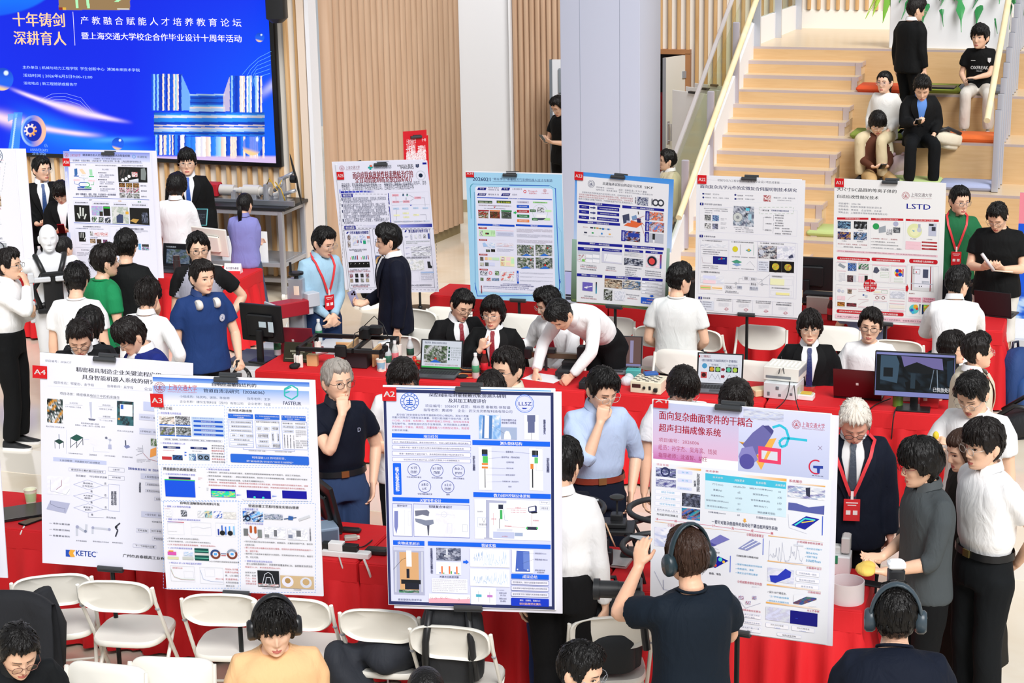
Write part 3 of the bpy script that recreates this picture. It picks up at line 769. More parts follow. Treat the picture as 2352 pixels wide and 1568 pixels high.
# floor: polished cream stone
fm = bpy.data.materials.new('polished_stone'); fm.use_nodes = True; nt = fm.node_tree; bs = nt.nodes['Principled BSDF']
tc = nt.nodes.new('ShaderNodeTexCoord'); nz = nt.nodes.new('ShaderNodeTexNoise'); nz.inputs['Scale'].default_value = 1.3; nz.inputs['Detail'].default_value = 9; nz.inputs['Distortion'].default_value = .8
cr = nt.nodes.new('ShaderNodeValToRGB'); cr.color_ramp.elements[0].color = (*L('#e6d6bd'),1); cr.color_ramp.elements[1].color = (*L('#f0e6d4'),1)
cr.color_ramp.elements[0].position = .32; cr.color_ramp.elements[1].position = .66
nt.links.new(tc.outputs['Object'],nz.inputs['Vector']); nt.links.new(nz.outputs[0],cr.inputs[0]); nt.links.new(cr.outputs[0],bs.inputs['Base Color'])
bs.inputs['Roughness'].default_value = .12
mb = MB(); mb.box((-3,14,-.05),(34,36,.1),0,RM4); struct('floor',mb,fm)
# paler floor bands
mb = MB()
for v in (12.05,19.1): mb.box((-5,v,.0015),(30,.55,.003),0,RM4)
struct('trim_1',mb,mat('#eee6d8',.12))
# ---- wall with the screen: white with square wood battens
V0 = 18.73
mb = MB(); mb.box((-12.4,V0+.1,3),(5.9,.2,6),0,RM4)
for i in range(42):
 u = -9.47-i*.1395; mb.box((u,V0-.03,3.06),(.040,.06,5.88),1,RM4,.006)
mb.box((-12.4,V0-.012,.06),(5.9,.024,.12),2,RM4)
struct('wall_left',mb,[CREAM,OAK,mat('#8d7f6b',.4)])
mb = MB(); mb.box((-9.385,V0-.02,3),(.09,.16,6),0,RM4); mb.box((-9.30,V0+.0,3),(.05,.2,6),1,RM4); struct('trim_2',mb,[mat('#ecd9c6',.5),WHITE])
# ---- fluted wood wall running back to the white wall
P0 = V3((-2.735,20.86,0)); P1 = V3((-1.40,24.12,0)); dd = (P1-P0); Lw = dd.length; dx = dd.normalized(); nn = V3((dx.y,-dx.x,0))
mb = MB(); nf = 23; poly = []
for i in range(nf):
 c = P0+dx*(Lw*(i+.5)/nf)
 for k in range(7): t = PI*k/6; poly.append(c-dx*(Lw/nf*.47*math.cos(t))+nn*(.055*math.sin(t)))
poly += [P1-nn*.08,P0-nn*.08]
mb.loft([[p+UP*z for p in poly] for z in (.14,6)],0)
b2 = [P0+nn*.0,P1+nn*.0-dx*.05,P1-nn*.08-dx*.05,P0-nn*.08]; mb.loft([[p+UP*z for p in b2] for z in (0,.14)],1)
struct('wall_fluted',mb,[WALNUT,mat('#8a7a55',.35)])
# ---- far white wall and fluted panel with the hidden door
V1 = 23.9
mb = MB(); mb.box((-9.4,V1+.1,3),(1.35,.2,6),0,RM4); mb.box((-9.4,V1-.008,.09),(1.35,.02,.18),1,RM4); mb.box((-8.745,V1-.03,3),(.03,.1,6),0,RM4); struct('wall_far',mb,[WHITE,mat('#a5977a',.35)])
mb = MB(); poly = []
u0,u1,nf = -8.73,-7.3,17
for i in range(nf):
 c = u0+(u1-u0)*(i+.5)/nf
 for k in range(6): t = PI*k/5; poly.append(V3((c-(u1-u0)/nf*.47*math.cos(t),V1-.045*math.sin(t),0)))
poly += [V3((u1,V1+.1,0)),V3((u0,V1+.1,0))]
mb.loft([[p+UP*z for p in poly] for z in (0,6)],0,True,RM4); struct('wall_panel',mb,WALNUT)
# ---- column
cl = V3((-.02,20.0,0)); cu,cv = cl.dot(A_),cl.dot(B_)
mb = MB(); mb.box((cu+.46,cv+.43,3),(.92,.86,6),0,RM4,.012)
for q in (.245,.735):
 mb.box((cu+.92*q*1.02,cv-.0005,3),(.004,.004,6),1,RM4)
struct('column',mb,[mat('#bfc4d6',.5),mat('#9aa2b2',.4)])
# ---- back wall with battens, door opening
V2 = 25.4
def uw(px,py=60): p = onpl(px,py,rm(0,V2),B_); return p.dot(A_)
ud0,ud1 = uw(1440,120),uw(1583,120)
mb = MB(); mb.box(((-12+ud0)/2,V2+.1,3),(ud0+12,.2,6),0,RM4); mb.box(((ud1+3)/2,V2+.1,3),(3-ud1,.2,6),0,RM4)
zd = onpl(1550,121,rm(0,V2),B_).z; mb.box(((ud0+ud1)/2,V2+.1,(zd+6)/2),(ud1-ud0,.2,6-zd),0,RM4)
for i in range(-6,26):
 u = uw(1519.5)+i*.1375*.985
 if u > 1.5: break
 zb = .1 if u > ud1 else zd+.03
 if u > -4.95: zb = 2.86
 mb.box((u,V2-.03,(zb+6)/2),(.045,.06,6-zb),1,RM4,.005)
mb.box((-1.8,V2-.015,2.7),(6.2,.03,.3),0,RM4)
struct('wall_back',mb,[mat('#efece6',.6),OAK])
mb = MB()
for a,b in ((ud0,.06),(ud1,.06)): mb.box((a,V2-.02,zd/2),(.07,.14,zd),0,RM4)
mb.box(((ud0+ud1)/2,V2-.02,zd+.02),(ud1-ud0+.07,.14,.07),0,RM4)
fr = struct('door_1',mb,mat('#a8754c',.45))
mb = MB(); mb.box(((ud0+ud1)/2,V2+1.6,1.5),(3.6,.1,3.2),0,RM4); mb.box(((ud0+ud1)/2-.35,V2+.9,.75),(.7,.5,1.5),1,RM4); mb.box(((ud0+ud1)/2-.2,V2+1.3,2.35),(.8,.1,.5),2,RM4); struct('wall_beyond_door',mb,[mat('#30292a',.8),mat('#a01018',.8),mat('#4c565c',.5)])
# door leaf, hinged on the right jamb, swung towards us
hp = rm(ud1-.05,V2-.06); lp = at(1526,430,0);
ld = V3(onpl(1526,140,rm(0,V2-.55),B_)); ld.z = 0; dv = (ld-hp); dl = dv.length; dx = dv.normalized(); dn = V3((dx.y,-dx.x,0))
DM = Matrix((dx,dn,UP)).transposed().to_4x4(); DM.translation = hp
mb = MB(); mb.box((dl/2,0,zd/2),(dl,.045,zd-.05),0,DM); d2 = struct('door_2',mb,mat('#e6e3dc',.4))
mb = MB(); mb.box((dl-.06,-.03,1.12),(.05,.012,.32),0,DM); mb.tube([DM @ V3(p) for p in ((dl-.06,-.03,1.0),(dl-.07,-.075,1.0),(dl-.07,-.075,1.24),(dl-.06,-.03,1.24))],.011,8); obj('door_handle',mb,METAL,d2)
mb = MB(); mb.box((dl,0,zd/2),(.014,.05,zd-.05),0,DM); mb.box((.05,-.03,zd-.3),(.1,.02,.1),0,DM); obj('edge_strip',mb,GREYP,d2)
# white door leaf with a rod lock behind the column
p = onpl(1265,135,rm(0,V1-.5),B_); zt = p.z; hp = V3((p.x,p.y,0)); dx = (A_+B_*.25).normalized(); dn = V3((dx.y,-dx.x,0)); DM = Matrix((dx,dn,UP)).transposed().to_4x4(); DM.translation = hp
mb = MB(); mb.box((.42,0,zt/2),(.84,.05,zt-.02),0,DM); mb.box((0,0,zt/2),(.04,.055,zt-.02),1,DM); d3 = struct('door_3',mb,[mat('#e9edf3',.4),mat('#8d98a2',.35,.5)])
mb = MB(); mb.box((.13,.035,zt-.30),(.06,.03,.34),0,DM,.012); mb.box((.13,.03,zt-1.1),(.02,.02,1.5),0,DM); obj('door_lock_rod',mb,mat('#9aa6b0',.35,.4),d3)
# stepped seating
land = at(1731,107,2.6); UL,VL = land.dot(A_),land.dot(B_); RI,TR = .15,.2735
uR = -3.52
def nose(mb,u0,u1,v,z,mi=2): mb.box(((u0+u1)/2,v+.012,z-.02),(u1-u0,.03,.045),mi,RM4)
mb = MB()
URT = 2.2
mb.box(((UL+URT)/2,VL+1.6,1.3),(URT-UL,3.2,2.6),1,RM4); nose(mb,UL,URT,VL,2.6)
mb.box(((UL+URT)/2,VL-.001,1.3),(URT-UL,.01,2.55),0,RM4)
for lev in range(1,6):
 z = 2.6-.45*lev; v = VL-3*TR*lev
 if z < .1: break
 mb.box(((UL+URT)/2,v+3*TR/2,z/2),(URT-UL,3*TR,z),1,RM4); mb.box(((UL+URT)/2,v-.001,z/2),(URT-UL,.01,z-.05),0,RM4); nose(mb,UL,URT,v,z)
for lev in range(0,6):
 for j in (1,2):
  z = 2.6-.45*lev-.15*j; v = VL-3*TR*lev-TR*j; zb = 2.6-.45*(lev+1)
  if z < .1: continue
  d = TR*(3-0)-TR*j
  mb.box(((UL+uR)/2,v+TR*j/2,(z+zb)/2),(uR-UL,TR*j,z-zb),1,RM4)
  mb.box(((UL+uR)/2,v-.001,(z+zb)/2-.02),(uR-UL,.01,z-zb-.04),0,RM4); nose(mb,UL,uR,v,z)
  mb.box((uR-.04,v-.006,(z+zb)/2),(.08,.02,(z-max(zb,z-.15))),2,RM4) if 0 else mb.box((uR-.035,v-.004,z-.075),(.07,.02,.15),2,RM4)
  mb.box((uR+.006,v+.14,z-.02),(.018,.30,.05),2,RM4)
o = struct('stepped_seating',mb,[OAKL,OAKF,mat('#cfc0bd',.35,.35)])
# white stringer, glass balustrade, posts and round handrail at the left of the steps
def slope(v): return 2.6-(VL-v)*RI/TR
vb = VL-16*TR
mb = MB(); mb.loft([[rm(UL+x,v,z) for v,z in ((VL+.1,2.35),(VL+.1,2.93),(vb,slope(vb)+.34),(vb,0),(VL+.1,0))] for x in (-.06,0)]); struct('trim_3',mb,WHITE)
mb = MB(); mb.loft([[rm(UL+x,v,z) for v,z in ((VL+.1,2.6),(VL+.1,2.93),(VL+2.9,2.93),(VL+2.9,2.6))] for x in (-.06,0)]); struct('trim_4',mb,WHITE)
rl = thing('balustrade','glass balustrade with wooden round handrail at the left of the wide steps','railing')
GL = glassmat('rail_glass','#f8faf2',gloss=.05)
mb = MB(); mb.loft([[rm(UL+x,v,z) for v,z in ((VL+.1,2.93),(VL+.1,3.55),(vb,slope(vb)+1.02),(vb,slope(vb)+.3))] for x in (-.045,-.033)]); obj('glass_panel',mb,GL,rl)
mb = MB(); mb.loft([[rm(UL+x,v,z) for v,z in ((VL+.1,2.93),(VL+.1,3.75),(VL+2.9,3.75),(VL+2.9,2.93))] for x in (-.045,-.033)]); obj('glass_panel',mb,GL,rl)
for v in (VL+.05,VL+1.35,VL+2.75):
 mb = MB(); mb.box((UL+.03,v,3.2),(.09,.05,1.2),0,RM4); obj('post',mb,mat('#c9ced8',.35,.5),rl)
for i in (3.6,8.2,12.4):
 v = VL-TR*i; mb = MB(); mb.box((UL+.0,v,slope(v)+.42),(.085,.05,1.0),0,RM4,.01); obj('post',mb,mat('#c9c3cc',.35,.5),rl)
# handrail: from its rounded lower end at (1560,498) up past the frame
def railp(px,py): return onpl(px,py,rm(UL+.10,0),A_)
p0,p1 = railp(1559,500),railp(1740,-8)
mb = MB(); mb.tube([p0,p0.lerp(p1,.5),p1,p1+(p1-p0)*.12],.035,14); obj('handrail',mb,wood('pale_ash','#f1dba8','#f8eac6',(3,3,3),.35),rl)
q0,q1 = onpl(1533,400,rm(UL-.6,0),A_),onpl(1683,-5,rm(UL-.6,0),A_)
mb = MB(); mb.tube([q0-(q1-q0)*.35,q0,q1,q1+(q1-q0)*.1],[(.03,.018)]*4,8); obj('top_rail',mb,mat('#d8d0d2',.4,.3),rl)
mb = MB(); mb.loft([[p+A_*x for p in (q0-(q1-q0)*.35,q1+(q1-q0)*.1,q1+(q1-q0)*.1-UP*1.0,q0-(q1-q0)*.35-UP*1.0)] for x in (-.006,.006)]); obj('glass_panel',mb,GL,rl)
# steel post row and handrail at the right of the seats
r2 = thing('balustrade','row of flat steel posts with a pale wooden handrail dividing the stepped seats','railing')
pa,pb = at(2284,442,1.25),None
ur = pa.dot(A_); v0 = pa.dot(B_)
PM = mat('#c9ccd6',.35,.5)
for i in range(13):
 v = v0+i*TR*.98; zs = 1.25+.45*math.floor((v-(VL-9*TR))/(3*TR)+.001) if 0 else None
 lev = max(0,math.ceil((VL-v)/(3*TR)-1e-6)); z0 = 2.6-.45*lev; zt = 1.25+(v-v0)*RI/TR+.92
 mb = MB(); mb.box((ur,v,(z0+zt)/2),(.075,.02,zt-z0),0,RM4,.008); obj('post',mb,PM,r2)
s0 = onpl(2267,277,rm(ur-.03,0),A_); s1 = onpl(2318,-10,rm(ur-.03,0),A_)
mb = MB(); mb.tube([s0,s0.lerp(s1,.5),s1],.034,14); obj('handrail',mb,wood('pale_ash_b','#f1dba8','#f8eac6',(3,3,3),.35),r2)
# large screen on the left wall
def lw(px,py,off=.11): return onpl(px,py,rm(0,V0-off),B_)
def uz(p): return p.dot(A_),p.z
ur_,zb_ = uz(lw(633.5,375)); ul_ = uz(lw(-60,356))[0]; zt_ = 4.15
mid = ((ur_+ul_)/2,(zb_+zt_)/2)
led = thing('led_screen','huge blue event screen with gold and white Chinese lettering on the left wall','screen',rm(mid[0],V0,0),-PSI)
loc = lambda u,z,y=0.: V3((u-mid[0],y,z))
mb = MB(); W_,H_ = ur_-ul_,zt_-zb_; mb.box((0,-.05,mid[1]),(W_+.11,.10,H_+.11),0,None,.01); obj('bezel',mb,mat('#08090b',.3),led)
nx,nz = 700,440; us = np.linspace(ul_,ur_,nx); zs = np.linspace(zb_,zt_,nz)
U_,Z_ = np.meshgrid(us,zs); Pw = U_[...,None]*np.array(A_)+Z_[...,None]*np.array(UP)+np.array(B_)*(V0-.11)
dlt = Pw-np.array(CAM); zc = dlt @ np.array(_fw); X = CX+FPX*(dlt @ np.array(_ex))/zc; Y = CY+FPX*(dlt @ np.array(_ey))/zc
lin = lambda h: np.array(L(h))
def mixc(C,c,m): return C*(1-m[...,None])+lin(c)*m[...,None]
C = np.ones(X.shape+(3,))*lin('#0a2ce4')
C = mixc(C,'#0616c4',np.clip(1-Y/420,0,1)*.55*np.clip(1-np.abs(X-150)/700,0,1)); C = mixc(C,'#0b6cf6',np.clip((X-300)/420,0,1)*np.clip((Y+60)/380,0,1)*.85)
C = mixc(C,'#0a70f0',sst(62,58,np.hypot((X+40)/2.9,(Y+55)/1.55))*np.clip(1-(Y+10)/90,.2,1))
f1 = 205+.45*(X)-.00030*X*X; C = mixc(C,'#1a8cf8',sst(-4,46,Y-f1)*sst(0,130,X)*.75*sst(420,300,X)); f2 = 250+.34*X-.00012*X*X
C = mixc(C,'#0a3ce0',sst(0,60,Y-f2)*.7*sst(0,60,X))
def streak(y0,wd,amp,x0,x1): return np.exp(-((Y-y0)/wd)**2)*amp*sst(x0,x0+60,X)*sst(x1,x1-80,X)
C = mixc(C,'#f2dcf0',streak(206+.40*(X-30)-.00045*(X-30)**2,4+5*np.exp(-((X-170)/60)**2),.95,10,310)); C = mixc(C,'#f0c8c0',streak(250+.0*X+.17*(X-170),8,.5,110,235))
C = mixc(C,'#f2d4e0',streak(270+.30*X-.00052*X*X,5+9*np.exp(-((X-20)/60)**2),.95,-60,250)); C = mixc(C,'#58b8ff',streak(322-.02*(X-220),6,.5,190,360))
C = mixc(C,'#c8c8f4',streak(215-.75*(X-600),12,.85,575,700))
for cx,cy,r in ((4,182,26),(270,330,14),(596,86,10.5),(579,334,23)):
 d = np.hypot(X-cx,Y-cy)/r; m = sst(1.03,.97,d); v = (Y-cy)/r
 S = np.ones(C.shape)*lin('#1c5ce0'); S = mixc(S,'#0a2c9c',np.clip(-v,0,1)*.6); S = mixc(S,'#f0c890',sst(.45,.9,v-.25*(X-cx)/r)); S = mixc(S,'#d8e8ff',sst(.28,.12,np.hypot((X-cx)/r-.35,v+.55)));
 C = C*(1-m[...,None])+S*m[...,None]
# glass building with fins
rs = np.random.RandomState(3)
def fins(x0,x1,y0,y1,n,sk=0):
 global C
 m = ((X > x0) & (X < x1) & (Y > y0) & (Y < y1)).astype(float); t = (X-x0)/(x1-x0)*n; k = np.floor(t).astype(int) % 64; ft = t-np.floor(t)
 pal = np.array([lin(c) for c in ('#2c7cf0','#e8e4f4','#1450d0','#90c4f8','#f0d8cc','#0c38b8')])
 idx = rs.randint(0,6,64); S = pal[idx[k]]; S = S*(.75+.5*ft[...,None]); C = C*(1-m[...,None])+np.clip(S,0,1)*m[...,None]
def bars(x0,x1,y0,y1,n):
 global C
 m = ((X > x0) & (X < x1) & (Y > y0) & (Y < y1)).astype(float); k = (np.floor((Y-y0)/(y1-y0)*n)).astype(int) % 40
 pal = np.array([lin(c) for c in ('#2888f0','#a8ccf8','#1c64e0','#e8d8dc','#5cb0f8','#1040c0')]); idx = rs.randint(0,6,40); S = pal[idx[k]]
 g = .85+.3*np.sin(X*.05)[...,None]; C = C*(1-m[...,None])+np.clip(S*g,0,1)*m[...,None]
bars(353,607,258,312,17); fins(356,426,310,356,22); fins(425,530,314,360,9); fins(528,607,314,364,16)
bars(434,516,216,260,12); fins(347,418,170,254,17); fins(526,601,174,258,19)
m = ((X > 416) & (X < 436+.0*Y) & (Y > 170+(X-416)*2.3) & (Y < 254)).astype(float); C = mixc(C,'#78b4f4',m*.8); m = ((X > 512) & (X < 527) & (Y > 174+(527-X)*3) & (Y < 256)).astype(float); C = mixc(C,'#d8c8c8',m*.7)
m = sst(356,362,Y)*((X > 340) & (X < 634)); C = mixc(C,'#e8c8d8',m*.75); m = sst(354,358,Y+.0*X)*((X > 330) & (X < 358)); C = mixc(C,'#d8d0f0',m*.8)
d = np.hypot(X-579,Y-334)/23; C = mixc(C,'#2c6ce4',sst(1.02,.96,d)*.85); C = mixc(C,'#f4c88c',sst(1.02,.96,d)*sst(.3,.8,(Y-334)/23-.3*(X-579)/23)); C = mixc(C,'#dceaff',sst(.3,.15,np.hypot((X-590)/23*1.8,(Y-320)/23)))
# the "10" emblem
m = ((np.abs(X-(36-(Y-300)*.12)) < 10+(Y-258)*.03) & (Y > 258) & (Y < 354)).astype(float); C = mixc(C,'#3c8cf4',m*.85); m = ((np.abs(X-(32-(Y-300)*.12)) < 2) & (Y > 262) & (Y < 350)).astype(float); C = mixc(C,'#a8d0fc',m)
m = ((X > 17) & (X < 40) & (Y > 262-(X-17)*.1) & (Y < 280-(X-17)*.5)).astype(float); C = mixc(C,'#5ca4f8',m*.8)
d = np.hypot((X-76)/29,(Y-301)/36); C = mixc(C,'#3468e0',sst(1.02,.98,d)); C = mixc(C,'#f0b898',sst(1.02,.98,d)*sst(.62,.66,d)*np.clip((X-70)/30,0,1)); C = mixc(C,'#a8c8f8',sst(1.02,.98,d)*sst(.8,.9,d)*np.clip((80-X)/30,0,1)); C = mixc(C,'#0c28a8',sst(.68,.64,d))
a_ = np.arctan2(Y-299,X-69); d2 = np.hypot(X-69,Y-299); gr = 12.5+2.2*np.sign(np.sin(a_*9)); C = mixc(C,'#f4e0e0',sst(gr+.6,gr-.6,d2)*sst(6.2,7.4,d2)); C = mixc(C,'#f0a048',sst(gr+.6,gr-.6,d2)*sst(6.2,7.4,d2)*np.clip((X-66)/14+(Y-299)/20,0,1))
# window open at the top
m = ((X > 134) & (X < 298) & (Y < 23)).astype(float); C = mixc(C,'#8f7450',m); m2 = m*(((np.abs(X-175-Y*.1) < 3.2) | (np.abs(X-200-Y*.15) < 3.2) | ((np.abs(X-272+Y*1.4) < 5) & (Y < 4))) & (Y < 18.5)); C = mixc(C,'#a8f0b0',m2)
m = ((X > 134) & (X < 151) & (Y > 17) & (Y < 23)).astype(float); C = mixc(C,'#d8a838',m*(X > 143)); C = mixc(C,'#803028',m*(X <= 143)); m = ((X > 268) & (X < 296) & (Y > 18.5) & (Y < 22.5)).astype(float); C = mixc(C,'#c8c0b0',m)
Vl = np.stack([U_-mid[0],np.full_like(U_,-.103),Z_],-1).reshape(-1,3)
me = bpy.data.meshes.new('picture'); F = []
for j in range(nz-1):
 for i in range(nx-1): F.append((j*nx+i,j*nx+i+1,(j+1)*nx+i+1,(j+1)*nx+i))
me.from_pydata(Vl.tolist(),[],F); me.materials.append(GLOW); at_ = me.color_attributes.new('Col','FLOAT_COLOR','POINT')
at_.data.foreach_set('color',np.concatenate([np.clip(C,0,1.0),np.ones(C.shape[:2]+(1,))],-1).astype(np.float32).ravel()); link('picture',me,led)
def lm(x,y): p = lw(x/3.5636,y/3.5636); return p.dot(A_)-mid[0],p.z
ik_ = Ink(lm,1/3.5636/200); ik_.run('''
U 98 100 530 222 f4c898 十年铸剑
U 106 252 540 374 f4c898 深耕育人
Z 5 e8e0f4 594 96 611 372
T 654 138 1974 216 f2eef8 产 教 融 合 赋 能 人 才 培 养 教 育 论 坛
B 662 264 1976 346 f2eef8 暨上海交通大学校企合作毕业设计十周年活动
T 182 540 1142 588 b8d4f8 主办单位 | 机械与动力工程学院  学生创新中心  溥渊未来技术学院
T 186 604 754 648 b8d4f8 活动时间 | 2026年6月5日9:00-12:00
T 190 668 630 708 b8d4f8 活动地点 | 新工程馆骄成报告厅
T 358 1174 386 1206 78a8e8 th
T 242 1214 392 1242 88b0e8 ANNIVERSARY
T 260 1244 374 1270 88b0e8 2016-2026
''')
for k in range(6): ik_.line([(2218-k*2,420+k*36),(2120-k*8,470+k*34),(2040+k*8,540+k*30),(1980+k*28,612+k*32)],3,'#68b0f0')
for k in range(4): ik_.line([(320+k*26,820+k*8),(420+k*16,770+k*22),(530,764+k*26),(660-k*6,800+k*28),(770-k*16,930)],2.5,'#a8b8f0')
o = ik_.mesh('lettering',led,GLOW); o.location = (0,-.1022,0)
# loudspeaker beside the screen top
p = lw(640,20,.25); t = thing('loudspeaker','black wall loudspeaker at the upper right corner of the big screen','loudspeaker',(0,0,0))
s_ = lw(641,52,.42)
mb = MB(); M = Matrix.Translation((s_.x-.02,s_.y,s_.z+.35)) @ Matrix.Rotation(-PSI+.25,4,'Z'); mb.box((0,0,0),(.22,.24,.7),0,M,.05); obj('cabinet',mb,BLACKP,t)
mb = MB(); mb.box((.05,.2,.1),(.08,.22,.1),0,M); obj('bracket',mb,DARKM,t)
# poster stands
# sheet layouts: one element per line = command letter, x y width height (or points), palette number or hex colour, lettering
PAL = 'ffffff 30364c 283060 30344c 404868 404660 181c90 505468 3a3c48 303448 303450 8fb0e8 f0f0f4 181818 f0d0d8 f4f4fc c84858 d8d8d8 4a52c8 b84048 606880 c03038 2a3048 3a4058 283058 c81c28 70748a f4f4f8 303030 5a68b8 eeb050 48a8d8 c0c8e8 303858 eceef6 d0d0e0 b8bcc8 0c62e8 202020 c03858 40588c c04058 606478 b0b4d0 f4f0ee c8ccd8 e6e6f6 404860 3060c0 d03858 a02030 606480 282c30 2468d8 303438 d0d4e0 70789c a05860 30a8d8 e07090 e8e8f8 d8dce8 f0f0f0 a03040 e8e8ec 302820 ececf4 c8c8e0 a83848 f4ccd6 f4f4fa 28343e 8ab0ea 1d2130 3070d0 3a4a98 b0b4c8 f4f5fc 4a506c 141414 c8ccdc 385028 30b060 e8ecf0 d02828 e0e0e0 2a3478 f8f8fc 9098c8 8088a0 ccd0e8 3c5878 1f58c8 4a78d8 181c24 d0d4dc 3a4468 a0b0d0 606890 c0c8ec a0a4c0 3a405c f0b0c0 503848 bcd0ec eeeec0 ccd4e8 1c2890 a02838 181c20 2840a0 141c7c 1850c8 b02028 a03038 384830 505878 607050 c8ccc8 303830 808888 d0d0d0 4a5070 d8dcf8 202428 d83030 c0c4d8 4a5068 f4d4dc b8d8b0'.split()
FOAM = mat('#f3f3f6',.5); CLIPM = mat('#35373a',.4); POLEM = mat('#1f2123',.35,.4)
def poster(label,corners,crop,pose,Wd,ratio,content,sticker=None,clip=.5,hold=.5,pole=True,bg='#e4e5f0',back=None,name='poster_stand',group='project posters on stands',foot=True,unit=1):
 (X,Y,Z),yaw,tilt,roll = pose; Hh = Wd*ratio
 rt = thing(name,label,'poster',(X,Y,0),R(yaw),group)
 M = Matrix.Translation((0,0,Z)) @ Matrix.Rotation(R(tilt),4,'X') @ Matrix.Rotation(R(roll),4,'Y')
 ox,oy,s = crop; s /= unit
 f = homog([((x-ox)*s,(y-oy)*s) for x,y in corners],[(-Wd/2,Hh/2),(Wd/2,Hh/2),(Wd/2,-Hh/2),(-Wd/2,-Hh/2)])
 k = Wd/(math.dist(corners[0],corners[1])*s)
 def put(nm,mb,mt,sm=30): o = obj(nm,mb,mt,rt,sm); o.matrix_local = M; return o
 mb = MB(); mb.box((0,.005,0),(Wd,.008,Hh),0,None,.003); bd = put('poster_board',mb,FOAM)
 if back:
  mb = MB(); mb.box((back[0],.016,back[1]),(Wd,.008,Hh)); put('backing_board',mb,mat('#e9e8f3',.5))
 ink = Ink(f,k); ink.m = f
 P = [(-Wd/2+.002,Hh/2-.002),(Wd/2-.002,Hh/2-.002),(Wd/2-.002,-Hh/2+.002),(-Wd/2+.002,-Hh/2+.002)]; ink.put(P,[(3,2,1,0)],bg)
 ink.run(content,True); o = ink.mesh('printed_sheet',rt,INK); o.matrix_local = M
 if sticker:
  t,a,dz = sticker; st = Ink(f,k); st.n = 480; a = [q/unit for q in a]; st.rect(a,'#d0141c'); x0,y0,x1,y1 = a; w_,h_ = x1-x0,y1-y0
  st.text((x0+w_*.12,y0+h_*(.3+dz),x1-w_*.12,y1-h_*(.3-dz)),'#ffffff',t,.035)
  o = st.mesh('number_sticker',rt,INK); o.matrix_local = M
 if clip is not None:
  mb = MB(); cx = (clip-.5)*Wd; mb.tube([(cx-.065,-.014,Hh/2-.012),(cx+.065,-.014,Hh/2-.012)],.015,10); mb.tube([(cx-.045,.022,Hh/2+.004),(cx+.075,.022,Hh/2+.004)],.014,10); mb.box((cx+.01,.005,Hh/2+.004),(.09,.035,.012)); put('clip',mb,CLIPM)
 if hold is not None:
  cx = (hold-.5)*Wd; mb = MB(); mb.tube([(cx-.075,-.013,-Hh/2+.004),(cx+.075,-.013,-Hh/2+.004)],.014,10); mb.box((cx,.004,-Hh/2-.012),(.15,.034,.014)); put('bottom_holder',mb,CLIPM)
  q = M @ V3((cx,.024,-Hh/2)); q2 = M @ V3((cx,.03,Hh/2-.02)); mb = MB(); mb.tube([(q.x,q.y,.02),q,q2],.014,10); obj('pole',mb,POLEM,rt)
  if foot: mb = MB(); mb.lathe([(.0,0),(.17,0),(.17,.008),(.03,.016),(.02,.03),(0,.03)],28,(q.x,q.y,0)); obj('base_plate',mb,POLEM,rt)
 return rt
